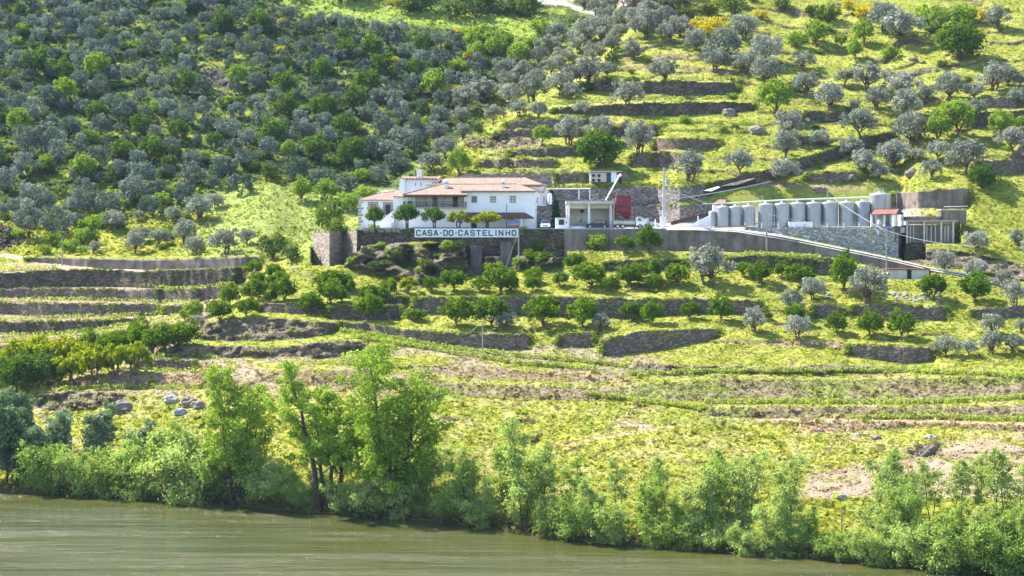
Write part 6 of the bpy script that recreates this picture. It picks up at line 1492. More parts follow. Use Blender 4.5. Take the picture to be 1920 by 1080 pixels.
row([(390, 290, 100), (460, 250, 110), (310, 260, 100), (250, 320, 70)], *Z1, 'bush', 'green_bush', '# green bush from the left above the dirt road on the left', 'green bushes above the dirt road', 'bush', seed=26)
# orange groves
row([(1425, 430, 105), (1450, 490, 105), (1540, 450, 110), (1580, 480, 70), (1530, 500, 80), (1600, 555, 145), (1420, 560, 140), (1390, 650, 125), (1240, 670, 150), (1290, 590, 120), (1520, 590, 75), (1200, 650, 80)], *Z1, 'orange', 'orange_tree', '# orange tree from the left on the steep flank below the curving wall', 'orange trees below the curving wall', seed=27)
row([(1090, 690, 110), (1040, 700, 70)], *Z1, 'fresh', 'deciduous_tree', '# yellowish green tree from the left below the left terrace steps', 'green trees by the left terrace steps', seed=28)
row([(1115, 725, 95)], *Z1, 'olive', 'olive_tree', 'single pale olive at the left end of the orange grove', None, seed=29)
row([(1050, 800, 160), (1000, 830, 150), (930, 830, 160), (860, 850, 140), (790, 800, 140), (740, 840, 160), (660, 830, 140), (600, 870, 160), (500, 850, 130)], *Z1, 'orange', 'orange_tree', '# orange tree from the left in the upper line of the valley orchard', 'orange trees in the upper orchard line', seed=30)
row([(380, 880, 190), (290, 910, 180), (130, 930, 220), (30, 950, 170), (400, 980, 180), (530, 950, 200), (650, 940, 170), (750, 930, 180), (210, 880, 170), (460, 900, 150)], *Z1, 'yellow', 'orange_tree', '# yellowish citrus tree from the left in the lower valley orchard', 'yellowish citrus trees of the lower orchard', seed=31, hs=1.1, base=.5)
row([(110, 1030, 225), (270, 1010, 195), (-60, 1000, 180)], *Z1, 'darkbush', 'orange_tree', '# large dark round citrus tree from the left at the lower corner of the orchard', 'large dark citrus trees at the orchard corner', seed=32)
row([(180, 375, 150), (250, 385, 110), (290, 412, 70), (180, 450, 150), (65, 510, 140), (120, 380, 90), (240, 465, 80)], *Z2, 'orange', 'orange_tree', '# dark orange tree from the left on the ledges below the castle tower', 'orange trees below the castle tower', seed=33)
row([(395, 450, 110), (390, 530, 155), (460, 460, 100), (510, 415, 100), (430, 440, 60)], *Z2, 'orange', 'orange_tree', '# orange tree from the left below the rock cliff and castle wall', 'orange trees below the cliff', seed=34)
row([(620, 410, 115)], *Z2, 'yellow', 'orange_tree', 'small sparse yellowish orange tree below the rock cliff', None, seed=35)
row([(745, 400, 95), (870, 375, 145), (1020, 400, 90), (1140, 370, 185), (1195, 405, 85), (1315, 345, 105), (1320, 395, 95), (1470, 370, 90), (1555, 275, 125), (1640, 340, 175), (1755, 400, 105), (1860, 350, 130)], *Z2, 'orange', 'orange_tree', '# orange tree from the left in the row above the long dry stone wall', 'orange trees above the long dry stone wall', seed=36, base=.46)
row([(660, 570, 110, .7)], *Z2, 'orange', 'orange_tree', 'small low orange bush at the left end of the front terrace', None, seed=37)
row([(890, 550, 190), (1085, 545, 205), (1380, 550, 200), (1600, 555, 185), (1875, 545, 130), (1990, 560, 135), (2200, 545, 110), (2375, 545, 140)], *Z2, 'orange', 'orange_tree', '# orange tree from the left in the front row on the middle terrace', 'front row of orange trees', seed=38, base=.46)
row([(1170, 600, 115), (1700, 605, 115)], *Z2, 'olive', 'olive_tree', '# little round grey olive from the left tucked beside the front orange trees', 'little olives in the front orange row', seed=39, base=.5)
row([(1310, 250, 95), (1395, 255, 95), (1360, 185, 110), (1470, 190, 95)], *Z2, 'orange', 'orange_tree', '# orange tree from the left in the dark cluster right of the sign', 'orange trees near the sign pole', seed=40)
row([(1680, 165, 110), (1750, 165, 60)], *Z2, 'bush', 'green_bush', '# pale green bush from the left against the grey retaining wall', 'pale bushes against the grey wall', 'bush', seed=41)
row([(1840, 170, 110), (1972, 160, 150)], *Z2, 'orange', 'orange_tree', '# orange tree from the left standing right against the grey retaining wall', 'orange trees against the grey wall', seed=42)
row([(60, 290, 110), (185, 310, 125), (65, 350, 95), (-20, 290, 80), (-60, 320, 90)], *Z3, 'orange', 'orange_tree', '# orange tree from the left just left of the biggest grey olive', 'orange trees left of the biggest olive', seed=43)
row([(345, 260, 225)], *Z3, 'olive', 'olive_tree', 'biggest silvery olive, below the grey retaining wall', None, seed=44, hs=.95, base=.46)
row([(520, 275, 85), (605, 295, 128), (715, 285, 80), (805, 305, 142)], *Z3, 'orange', 'orange_tree', '# orange tree from the left between the biggest olive and the rock wall', 'orange trees right of the biggest olive', seed=45, base=.46)
row([(1020, 310, 145, 1.25)], *Z3, 'orange', 'orange_tree', 'tallest dark orange tree, left of the wide grey olive', None, seed=46)
row([(1140, 365, 200)], *Z3, 'olive', 'olive_tree', 'wide grey olive right of the tallest orange tree', None, seed=47)
row([(755, 430, 115), (865, 370, 125)], *Z3, 'olive', 'olive_tree', '# olive from the left of the leaning pair in the middle right', 'leaning pair of olives', seed=48, base=.5)
row([(1465, 360, 155), (1675, 370, 160)], *Z3, 'orange', 'orange_tree', '# dark orange tree from the left below the hut and road', 'orange trees below the road', seed=49, base=.46)
row([(570, 535, 125), (790, 560, 135)], *Z3, 'olive', 'olive_tree', '# round grey olive from the left on the lowest terrace', 'round olives of the lowest terrace', seed=50, base=.5)
row([(985, 550, 112), (1145, 550, 130), (1305, 565, 132)], *Z3, 'orange', 'orange_tree', '# small orange tree from the left of the three on the lowest right terrace', 'three small orange trees', seed=51, base=.48)
row([(770, 500, 105), (635, 515, 50)], *Z3, 'orange', 'orange_tree', '# orange bush from the left half hidden behind the round olives', 'half hidden orange bushes', seed=52)
row([(1520, 240, 115), (1680, 280, 125), (1820, 335, 105), (1870, 410, 125)], *Z3, 'olive', 'olive_tree', '# olive from the left along the lower end of the concrete road', 'olives along the road end', seed=53)
row([(1680, 140, 125), (1885, 120, 95), (1960, 180, 110)], *Z3, 'olive', 'olive_tree', '# olive from the left on the rocky bank right of the cistern', 'olives right of the cistern', seed=54)
row([(1530, 660, 112), (1645, 665, 105), (1755, 640, 125), (1760, 550, 120), (1865, 645, 110), (1905, 560, 70), (1960, 640, 110)], *Z3, 'olive', 'olive_tree', '# olive from the left in the compact clump low at the right edge', 'olive clump low at the right edge', seed=55, base=.48)

# ------------------------------------------------------------ dense groves: left slope, ridge band, gully
def inpoly(u, v, poly):
    c = False; n = len(poly)
    for i in range(n):
        (x1, y1), (x2, y2) = poly[i], poly[i - 1]
        if (y1 > v) != (y2 > v) and u < (x2 - x1) * (v - y1) / (y2 - y1) + x1: c = not c
    return c
BANDL = [(500, -20), (560, 8), (700, 22), (820, 34), (960, 52), (1000, 60)]
def inband(u, v):
    if 350 < u < 432 and 112 < v < 160: return True      # the dark rock slab stays bare
    return 540 < u < 1000 and -13 < v - float(pl(BANDL, u)) < 17
def scatter(poly, n, dmin, seed, keep=None):
    r = random.Random(seed); xs = [p[0] for p in poly]; ys = [p[1] for p in poly]; out = []
    tries = 0
    while len(out) < n and tries < n * 60:
        tries += 1; u = r.uniform(min(xs), max(xs)); v = r.uniform(min(ys), max(ys))
        if not inpoly(u, v, poly): continue
        if keep and not keep(u, v, r): continue
        if inband(u, v): continue
        dm = dmin * (0.75 + .5 * (v + 60) / 400)
        if any((u - a) ** 2 + ((v - b) * 1.35) ** 2 < dm * dm for a, b in out): continue
        if any((u - a) ** 2 + ((v - b) * 1.2) ** 2 < (c * .5 + 8) ** 2 for a, b, c in PLACED): continue
        out.append((u, v))
    return out
GROVE = [(-40, -70), (520, -70), (560, -10), (640, 30), (860, 70), (900, 130), (800, 300), (740, 340), (690, 345), (640, 350), (400, 345), (330, 420), (200, 430), (120, 440), (-40, 400)]
pts = scatter(GROVE, 290, 33, 91, keep=lambda u, v, r: r.random() < (1.0 if v < 230 else .55 if v < 320 else .3) and not (335 < u < 440 and 105 < v < 165 and r.random() < .7))
rr = random.Random(4); GP = []
for u, v in pts:
    w = rr.choice([rr.uniform(20, 34), rr.uniform(32, 46), rr.uniform(40, 58)]) * (0.80 + .3 * max(0, v) / 350); GP.append((u, v, w))
def bands(lst, nb, proto, fmt, group, hs=(.85, 1.15), seed=3):
    """plant a list of crowns, labelled by band (upwards) and place in the band"""
    lst = sorted(lst, key=lambda q: -q[1]); n = len(lst); r = random.Random(seed)
    for b in range(nb):
        part = sorted(lst[b * n // nb:(b + 1) * n // nb], key=lambda q: q[0])
        for k, (u, v, w) in enumerate(part):
            plant(proto, 'olive_tree', r.randint(0, 20), u, v + w * .4, w, fmt.replace('#', nth(k)).replace('@', nth(b)), 'tree', group, r.uniform(*hs))
GP.sort(key=lambda q: -q[1] - q[2] * 2)
near_, far_ = GP[:118], GP[118:]
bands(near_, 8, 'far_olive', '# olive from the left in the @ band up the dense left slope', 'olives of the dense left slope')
# the smaller olives higher up read as one mass
def mass(lst, name, label, protos, mat, seed):
    r = np.random.default_rng(seed); V = []; T = []
    for u, v, w in lst:
        me = protos[r.integers(len(protos))][0]; n = len(me.vertices); co = np.empty(n * 3, np.float32); me.vertices.foreach_get('co', co); co = co.reshape(-1, 3)
        tc = np.empty(n * 4, np.float32); me.color_attributes['tint'].data.foreach_get('color', tc); tc = tc.reshape(-1, 4)[:, :3]
        p = G3(u, v + w * .4); s = w / F * p.y / 5; a = r.uniform(0, 6.28); c, d = math.cos(a), math.sin(a); hs = r.uniform(.85, 1.2)
        q = np.stack([(co[:, 0] * c - co[:, 1] * d) * s + p.x, (co[:, 0] * d + co[:, 1] * c) * s + p.y, co[:, 2] * s * hs + p.z], -1)
        V.append(q); T.append(tc * r.uniform(.75, 1.4) * np.array([1, 1, r.uniform(.9, 1.15)]))
    V = np.concatenate(V); o = link(name, mesh_np(name, V, np.arange(len(V)).reshape(-1, 4), [M[mat]], False, np.concatenate(T), 'tint'))
    return tag(o, label, None, None, 'stuff')
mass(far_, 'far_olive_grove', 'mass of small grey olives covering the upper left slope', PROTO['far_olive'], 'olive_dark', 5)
BAND = [(730, 330), (700, 300), (760, 250), (840, 195), (930, 140), (1000, 90), (1080, 20), (1130, -60), (1330, -60), (1290, 60), (1180, 90), (1130, 150), (1040, 185), (960, 215), (880, 250), (820, 300), (790, 318)]
PL2 = list(PLACED)
bl_ = [(u, v, rr.uniform(32, 60)) for u, v in scatter(BAND, 64, 28, 17)]
GP += bl_; bands(bl_, 6, 'olive', '# pale olive from the left in the @ band up the ridge', 'pale olives of the ridge band', (.85, 1.05), 9)
GULLY = [(540, 345), (660, 330), (740, 200), (800, 100), (860, 50), (940, 40), (1040, 50), (960, 130), (840, 195), (740, 260), (700, 310), (690, 370), (640, 410)]
PLACED += GP
for u, v in scatter(GULLY, 70, 24, 23):
    w = rr.uniform(30, 48); k = rr.random(); kd = 'fresh' if k < .55 else 'bush'
    plant(kd, 'deciduous_tree' if kd == 'fresh' else 'green_bush', rr.randint(0, 9), u, v + w * .4, w, 'fresh green tree crowding the gully left of the ridge' if kd == 'fresh' else 'light green bush crowding the gully left of the ridge', 'tree' if kd == 'fresh' else 'bush', 'green trees in the gully' if kd == 'fresh' else 'green bushes in the gully', rr.uniform(.8, 1.1))
TOPROW = [(600, -60), (960, -60), (1000, 30), (940, 46), (860, 28), (700, 10), (600, 2)]
for u, v in scatter(TOPROW, 26, 26, 29):
    w = rr.uniform(34, 52); plant('scrub', 'dark_bush', rr.randint(0, 9), u, v + w * .3, w, 'dark bush in the line above the meadow band', 'bush', 'dark bushes above the meadow band', rr.uniform(.9, 1.4))
for u, v, w in [(846, 168, 40), (835, 180, 30), (640, 66, 26), (530, 38, 20), (528, 92, 20), (492, 70, 16), (860, 62, 34), (888, 60, 38), (880, 105, 26), (882, 88, 24), (852, 122, 36), (890, 122, 30), (738, 110, 22), (720, 140, 20), (735, 2, 30), (764, 4, 30), (800, 200, 24), (716, 205, 18), (88, 292, 16), (440, 285, 20), (445, 325, 18), (135, 436, 24), (960, 15, 34), (980, 12, 28), (790, 168, 26)]:
    plant('broom', 'broom_bush', rr.randint(0, 3), u, v + w * .3, w, 'yellow flowering broom scattered through the left slope and gully', 'bush', 'yellow brooms of the left slope', .8)
for k, (u, v) in enumerate(scatter(GROVE, 46, 40, 333)):
    if v > 350: continue
    w = rr.uniform(30, 52); plant('oak' if k % 3 else 'fresh', 'oak_tree' if k % 3 else 'deciduous_tree', k, u, v + w * .4, w, 'dark green oak standing among the grey olives of the left slope' if k % 3 else 'light green tree standing among the grey olives of the left slope', 'tree', 'dark oaks of the left slope' if k % 3 else 'light green trees of the left slope', rr.uniform(.9, 1.2))
# low shrubs between the olives
PLACED = PL2
r2 = random.Random(8); cnt = 0
while cnt < 290:
    u, v = r2.uniform(-40, 900), r2.uniform(-70, 470)
    if not inpoly(u, v, GROVE) and not (v > 340 and u < 600 and v < 475 and r2.random() < .35): continue
    w = r2.uniform(16, 34); kd = r2.random(); cnt += 1
    if v > 335 and 430 < u < 680 or inband(u, v): continue
    low_ = v > 260
    k = 'scrub' if kd < (.55 if low_ else .8) else 'bush'
    plant(k, 'dark_bush' if k == 'scrub' else 'green_bush', r2.randint(0, 9), u, v + w * .3, w, {('scrub', True): 'dark green shrub between the lower olives of the left slope', ('scrub', False): 'dark green shrub between the upper olives of the left slope', ('bush', True): 'bright green shrub between the lower olives of the left slope', ('bush', False): 'bright green shrub between the upper olives of the left slope'}[(k, low_)], 'bush', {('scrub', True): 'dark shrubs low on the left slope', ('scrub', False): 'dark shrubs high on the left slope', ('bush', True): 'bright shrubs low on the left slope', ('bush', False): 'bright shrubs high on the left slope'}[(k, low_)], r2.uniform(.6, 1.1))
for k in range(70):
    u, v = r2.uniform(1050, 1950), r2.uniform(-60, 330)
    if v > 345 - (u - 1050) * .0 or inpoly(u, v, BAND): continue
    w = r2.uniform(8, 22); plant('bush' if r2.random() < .6 else 'scrub', 'green_bush', r2.randint(0, 9), u, v, w, 'small green shrub in the grass of the right hill', 'bush', 'small shrubs on the right hill', r2.uniform(.5, .9))
for k in range(60):
    u = r2.uniform(660, 1050); v = r2.uniform(436, 512)
    w = r2.uniform(10, 26); plant('scrub' if r2.random() < .75 else 'bush', 'dark_bush', r2.randint(0, 9), u, v, w, 'dark shrub hanging on the rock face beneath the castle wall', 'bush', 'shrubs on the rock face', r2.uniform(.6, .9))

# ------------------------------------------------------------ riverbank trees
def big(name, proto, u, vb, label, cat='tree', group=None, s=1.0, rz=0.0, hs=1.0, dy=0.0):
    p = G3(u, vb); p.y += dy; p.z = max(p.z, -.3)
    t = empty(name, p, label, cat, group, rz); t.scale = (s, s, s * hs)
    link('crown', proto[0], t); link('trunk' if cat == 'tree' else 'stem', proto[1], t); return t
pA_ = bank_tree(201, 20.5, 13.0, 3, 100, 'poplar_leaf', .26, 21000, lean=0.03, low=.12, clump=(.7, 1.35), up=.75, tr=.022, shape=lambda f: .35 + .75 * math.sin(math.pi * min(1, .15 + f * .8)), cl_var=.4)
pB_ = bank_tree(202, 18.0, 11.5, 4, 66, 'poplar_leaf', .25, 12500, lean=-.09, low=.30, clump=(.65, 1.15), up=.7, tr=.024, cl_var=.4)
pC_ = bank_tree(203, 16.8, 13.0, 3, 80, 'poplar_leaf', .24, 15500, lean=.01, low=.08, clump=(.6, 1.15), up=.9, tr=.018, shape=lambda f: 1.05 - .62 * f, cl_var=.4)
big('poplar', pA_, 738, 966, 'tallest and fullest green poplar on the riverbank', 'tree', 'tall poplars on the bank', 1.0, 0.4)
big('poplar', pB_, 618, 954, 'open multi-stemmed poplar leaning left, middle of the three tall ones', 'tree', 'tall poplars on the bank', 1.0, 0.0)
big('poplar', pC_, 446, 944, 'leftmost tall poplar with a slender feathery top', 'tree', 'tall poplars on the bank', 1.0, 1.0)
WIL = [bank_tree(210 + i, 9.5, [7.5, 6.0, 8.0, 6.5, 5.5][i], [3, 3, 4, 2, 3][i], [38, 30, 44, 26, 34][i], 'willow_leaf', .13, [13000, 10000, 15000, 9000, 11000][i], lean=[.02, -.05, 0, .07, .03][i], low=.06, clump=(.45, 1.0), soft=True, up=[1.3, 1.6, 1.0, 1.4, 1.9][i], tr=.014, shape=lambda f: 1.0 - .5 * f, cl_var=.4, elong=2.3, bark='dark_bark') for i in range(5)]
WSH = [bank_tree(220 + i, 4.5, 6.5, 4, 30, 'willow_leaf', .14, 8500, soft=True, low=.02, clump=(.55, 1.0), up=.5, tr=.014, shape=lambda f: 1.0 - .3 * f, cl_var=.35, elong=2.0) for i in range(3)]
DK = [bank_tree(230 + i, 7.5, 6.0, 3, 46, 'greyblue_leaf', .24, 6500, low=.05, clump=(.55, .95), up=.9, tr=.018, shape=lambda f: 1.0 - .5 * f, cl_var=.4) for i in range(2)]
SP = [bank_tree(240 + i, 10.0, 4.2, 2, 24, 'willow_leaf', .14, 4200, soft=True, low=.45, clump=(.4, .75), up=1.0, tr=.013, cl_var=.3, elong=1.8) for i in range(2)]
def bank(lst, protos, name, fmt, cat, group, vs_=None):
    its = sorted(lst, key=lambda q: q[0]); r = random.Random(len(fmt))
    for k, (u, vb, hpx, *rest) in enumerate(its):
        pr = protos[rest[0] if rest else r.randint(0, len(protos) - 1)]
        p = G3(u, vb); nom = {id(WIL): 9.5, id(WSH): 4.5, id(DK): 7.5, id(SP): 10.0}[id(protos)]
        s = hpx * (.88 if u > 840 and nom == 9.5 and k % 3 else 1.0) / F * p.y / nom
        big(name, pr, u, vb, fmt.replace('#', nth(k)), cat, group, s, r.uniform(0, 6.28), r.uniform(.95, 1.05))
bank([(20, 905, 150), (6, 835, 95), (48, 826, 80), (185, 866, 100), (262, 884, 84), (105, 884, 105), (75, 900, 90)], DK, 'alder_tree', '# dark blue-green tree from the left on the left riverbank', 'tree', 'dark trees on the left bank')
bank([(75, 922, 78), (105, 925, 60), (140, 926, 72), (190, 930, 66), (230, 926, 95), (268, 936, 60), (310, 938, 72), (345, 938, 110), (385, 942, 92), (486, 948, 75), (525, 946, 60)], WSH, 'willow_bush', '# pale rounded willow bush from the left along the left waterline', 'bush', 'willow bushes on the left bank')
bank([(335, 925, 120), (375, 935, 120), (490, 945, 95), (440, 930, 130), (300, 915, 90)], WIL, 'willow_tree', '# soft green willow from the left around the leftmost poplar', 'tree', 'willows round the leftmost poplar')
bank([(566, 956, 45), (600, 930, 40), (662, 962, 50), (695, 972, 75), (735, 972, 72), (640, 955, 50), (770, 940, 60), (790, 925, 80)], WSH, 'willow_bush', '# low bush from the left at the feet of the tall poplars', 'bush', 'low bushes below the poplars')
bank([(872, 982, 125), (915, 985, 95), (980, 996, 190), (948, 975, 140), (1052, 1010, 75), (1110, 1015, 110), (1165, 1022, 80), (1220, 1020, 140), (1010, 985, 150), (1265, 1026, 90)], WIL, 'willow_tree', '# grey-green willow from the left on the bank right of the poplars', 'tree', 'willows right of the poplars')
bank([(1310, 1030, 140), (1345, 1020, 185), (1395, 1020, 185), (1450, 1040, 120), (1475, 1015, 170), (1515, 1035, 90)], WIL, 'willow_tree', '# tall soft willow from the left in the thicket left of the bare bank pole', 'tree', 'willows of the central thicket')
bank([(840, 978, 60), (895, 992, 50), (1040, 1008, 60), (1090, 1020, 72), (1140, 1026, 66), (1240, 1030, 55), (1290, 1036, 60), (1330, 1038, 50), (1400, 1044, 55), (1440, 1048, 45), (1490, 1040, 60)], WSH, 'willow_bush', '# small willow bush from the left on the central waterline', 'bush', 'willow bushes on the central waterline')
bank([(1612, 1060, 65), (1690, 1050, 150), (1735, 1055, 85), (1790, 1066, 130), (1840, 1062, 110), (1880, 1072, 130), (1930, 1078, 120), (1678, 1035, 185), (1655, 1055, 85), (1980, 1075, 160)], WIL, 'willow_tree', '# fresh green willow from the left in the right-hand thicket', 'tree', 'willows of the right thicket')
bank([(1545, 1050, 50), (1580, 1056, 45), (1635, 1064, 60), (1700, 1070, 70), (1760, 1078, 80), (1800, 1082, 85), (1850, 1086, 70), (1910, 1090, 85), (1400, 1040, 50), (1660, 1068, 50), (1870, 1080, 95)], WSH, 'willow_bush', '# willow bush from the left at the right-hand waterline', 'bush', 'willow bushes on the right waterline')
bank([(1680, 1010, 160), (1745, 1000, 130), (1795, 1015, 150), (1838, 1010, 150), (1872, 1020, 175), (1905, 1015, 140), (1225, 1000, 140), (1160, 990, 120), (1070, 1000, 130)], SP, 'slender_tree', '# slender open-crowned tree from the left behind the right bank thicket', 'tree', 'slender trees behind the thicket')

def relabel(group, fmt, nb=1):
    its = [o for o in COL.objects if o.get('group') == group]; its.sort(key=lambda o: -o.location.z); n = len(its)
    for b in range(nb):
        part = sorted(its[b * n // nb:(b + 1) * n // nb], key=lambda o: o.location.x / o.location.y)
        for k, o in enumerate(part): o['label'] = fmt.replace('#', nth(k)).replace('@', nth(b))
relabel('dark oaks of the left slope', '# dark green oak from the left in the @ band down the left slope', 2)
relabel('light green trees of the left slope', '# light green tree from the left among the left slope olives')
relabel('green trees in the gully', '# fresh green tree from the left in the gully beside the ridge')
relabel('green bushes in the gully', '# light green bush from the left, @ band down the gully beside the ridge', 2)
relabel('dark bushes above the meadow band', '# dark bush from the left in the line above the meadow band')
relabel('yellow brooms of the left slope', '# yellow flowering broom from the left on the left slope and gully')
relabel('dark shrubs low on the left slope', '# dark shrub from the left, @ band down among the lower left olives', 3)
relabel('bright shrubs low on the left slope', '# bright shrub from the left, @ band down among the lower left olives', 2)
relabel('bright shrubs high on the left slope', '# bright shrub from the left, @ band down among the upper left olives', 3)
relabel('dark shrubs high on the left slope', '# dark shrub from the left, @ band down among the upper left olives', 8)
relabel('small shrubs on the right hill', '# small green shrub from the left, @ band down the right hill grass', 3)
relabel('shrubs on the rock face', '# dark shrub from the left, @ band down the rock below the castle wall', 4)
# ------------------------------------------------------------ low growth
def tufts(name, n, seed, region, size, hgt, mat, label, bright=1.0, blades=3, kindn='stuff', ucols=None):
    r = np.random.default_rng(seed)
    n = int(n * 1.2); u = r.uniform(-250, 2220, n); v = r.uniform(-90, 1100, n)
    k = region(u, v, r); u, v = u[k], v[k]; m = len(u)
    g = G3n(u, v); x, y, z = g(X), g(D), g(Z); col = np.stack([g(CC[..., q]) for q in range(3)], -1)
    lum = col.mean(1, keepdims=True)
    V = []; T = []
    s = size * (0.5 + r.random(m) ** 1.5); h = hgt * (0.5 + r.random(m))
    tint = col * bright * (0.86 + .3 * r.random((m, 1))) * (1 + (r.random((m, 3)) - .5) * .12)
    for b in range(blades):
        a = r.uniform(0, 6.28, m); dx, dy = np.cos(a), np.sin(a); lx, ly = r.normal(size=m) * .5, r.normal(size=m) * .5
        ox, oy = r.normal(size=m) * s * .35, r.normal(size=m) * s * .35
        p0 = np.stack([x + ox - dx * s * .35, y + oy - dy * s * .35, z - .08], -1); p1 = np.stack([x + ox + dx * s * .35, y + oy + dy * s * .35, z - .08], -1)
        p2 = np.stack([x + ox + dx * s * .5 + lx * h, y + oy + dy * s * .5 + ly * h, z + h], -1); p3 = np.stack([x + ox - dx * s * .45 + lx * h, y + oy - dy * s * .45 + ly * h, z + h * .8], -1)
        V.append(np.stack([p0, p1, p2, p3], 1)); T.append(np.repeat(tint[:, None] * (1 + .2 * (r.random((m, 1, 1)) - .5)), 4, 1))
    V = np.concatenate(V).reshape(-1, 3); T = np.concatenate(T).reshape(-1, 3); Fc = np.arange(len(V)).reshape(-1, 4)
    o = link(name, mesh_np(name, V, Fc, [mat], False, np.clip(T, 0, 1), 'tint'))
    return tag(o, label, None, None, 'stuff')
def grass_mat(name, trans=.45):
    m, nt, nd, ln, out = new_mat(name)
    at = nd.new('ShaderNodeVertexColor'); at.layer_name = 'tint'
    d = nd.new('ShaderNodeBsdfDiffuse'); t = nd.new('ShaderNodeBsdfTranslucent'); ln.new(at.outputs['Color'], d.inputs[0])
    ln.new(mix_rgb(nt, 1.0, at.outputs['Color'], (1.25, 1.25, .7), 'MULTIPLY'), t.inputs[0])
    mx = N(nt, 'ShaderNodeMixShader', Fac=trans); ln.new(d.outputs[0], mx.inputs[1]); ln.new(t.outputs[0], mx.inputs[2]); ln.new(mx.outputs[0], out.inputs[0])
    return m
M['tuft'] = grass_mat('grass_tuft')
shf = lambda u: np.interp(u, [p[0] for p in SHORE], [p[1] for p in SHORE])
inyard = lambda u, v: (u > 672) & (u < 1700) & (v > 352) & (v < 431) | (u > 1395) & (u < 1700) & (v < 486) & (v > 352) & (v < np.interp(u, [p[0] for p in ROAD], [p[1] for p in ROAD]) + 3)
def soilm(u, v):
    fu = np.interp(u, US, np.arange(len(US))).astype(int); fv = np.clip(v - VF[0], 0, len(VF) - 1).astype(int)
    return rs[fv, fu]
def wallmask(u, v):
    fu = np.interp(u, US, np.arange(len(US))).astype(int); fv = np.clip(v - VF[0], 0, len(VF) - 1).astype(int)
    return np.maximum(allwm, np.maximum(rw, tw))[fv, fu]
tufts('meadow_grass', 150000, 1, lambda u, v, r: (v < shf(u) - 3) & ~inyard(u, v) & (wallmask(u, v) < .3) & ((v > 330) | (u > 800)) & (soilm(u, v) < .5), .42, .16, M['tuft'], 'short grass and weeds covering the open slopes', 1.05, 2)
tufts('slope_scrub', 60000, 2, lambda u, v, r: (v < 480) & (u < 1000) & ~inyard(u, v) & (v < 1000 - u * 0) & ((u < 700) | (v < 340)) & ~((u > 400) & (v > 345) & (r.random(len(u)) < .7)), .7, .45, M['tuft'], 'low scrub and herbs under the olives of the left slope', 1.1, 3)
tufts('rough_grass', 10000, 3, lambda u, v, r: (v > 700) & (v < shf(u) - 2) & (soilm(u, v) < .5) & (fbm(u / 30, v / 10, 77, 3) > .5), .75, .5, M['tuft'], 'tall yellowing grass on the lower slope', 1.0, 3)
tufts('bank_herbs', 60000, 4, lambda u, v, r: (v > shf(u) - 46) & (v < shf(u) + 3), .5, .6, M['tuft'], 'rank green herbs along the water edge', 1.3, 3)

# vine rows: each row one mass of young vines along its ledge, posts as things
def vine_row(pts, label, seed, n_per=0.5, h=.75, spread=2.0):
    r = np.random.default_rng(seed); us_ = np.arange(pts[0][0], pts[-1][0], 2.4); us_ = us_[r.random(len(us_)) < .85]
    vv = pl(pts, us_) + r.normal(size=len(us_)) * spread * .35; g = G3n(us_, vv); x, y, z = g(X), g(D), g(Z)
    cs = np.stack([x, y - .1, z + h * .55], -1); rs = .28 + .22 * r.random(len(us_))
    V, Fc, T = leaves_np(cs, rs, (16 if pts[0][0] > 600 else 9) * len(us_), .2, seed, tintvar=.5)
    o = link('vine_row', mesh_np('vine_row', V, Fc, [M['vine_leaf']], False, T, 'tint'))
    tag(o, label, None, None, 'stuff')
VR = [([(1180, 703), (1330, 700), (1500, 698), (1700, 698), (1850, 704), (1960, 712)], 'row of young vines on the long ledge below the orange terraces', 1),
      ([(1325, 757), (1500, 756), (1700, 757), (1850, 752), (1960, 744)], 'row of young vines on the second ledge of the lower slope', 1),
      ([(1590, 786), (1750, 786), (1900, 790), (1960, 792)], 'row of young vines beside the pink earth track', 1),
      ([(640, 622), (720, 634), (800, 648), (900, 662), (1000, 672), (1100, 680), (1180, 690)], 'slanting row of young vines below the lower dry stone wall', 1),
      ([(660, 632), (760, 648), (880, 668), (980, 684), (1120, 694)], 'second slanting row of young vines beside the slim pole', 0),
      ([(0, 508), (60, 506), (110, 502)], 'vines on the small plot at the upper left terrace', 0),
      ([(30, 541), (110, 537), (200, 533), (280, 539), (330, 545), (400, 540), (455, 531)], 'vine row along the first left terrace', 0),
      ([(0, 567), (100, 563), (180, 564), (280, 569), (370, 568)], 'vine row along the second left terrace', 0),
      ([(0, 602), (100, 598), (190, 596), (300, 590), (340, 588)], 'vine row along the third left terrace', 1),
      ([(0, 631), (90, 629), (180, 621), (270, 606), (340, 594)], 'vine row along the fourth left terrace', 1),
      ([(0, 643), (90, 634), (180, 626), (270, 612), (340, 600)], 'second vine row along the fourth left terrace', 0),
      ([(268, 671), (330, 669), (400, 672), (450, 690)], 'vine row above the short straight wall', 0),
      ([(160, 698), (250, 697), (340, 698), (440, 699)], 'vine row above the brown vineyard bank', 1),
      ([(100, 732), (200, 729), (300, 729), (460, 728)], 'vine row at the foot of the brown vineyard bank', 1),
      ([(560, 684), (620, 682), (680, 686), (760, 690)], 'vine row behind the tallest poplar', 0),
      ([(1100, 150), (1250, 149), (1400, 150)], 'vine row on the top terrace of the right hill', 1),
      ([(960, 202), (1050, 196), (1200, 188), (1400, 184)], 'vine row on the second terrace of the right hill', 1),
      ([(1210, 232), (1300, 230), (1420, 234)], 'upper vine row in the young vine field', 0), ([(1220, 246), (1320, 246), (1440, 250)], 'lower vine row in the young vine field', 0),
      ([(1400, 478), (1450, 480), (1500, 482), (1540, 486)], 'vegetable row on the narrow strip under the road wall', 0),
      ([(1100, 742), (1250, 760), (1330, 770)], 'vine row between the rough banks of the middle slope', 0)]
for k, (pts, lb, posts) in enumerate(VR):
    vine_row(pts, lb, 300 + k)
pm = MB().box(-.045, .045, -.045, .045, -.2, 1.25).build('vineyard_post', M['pole_wood'])
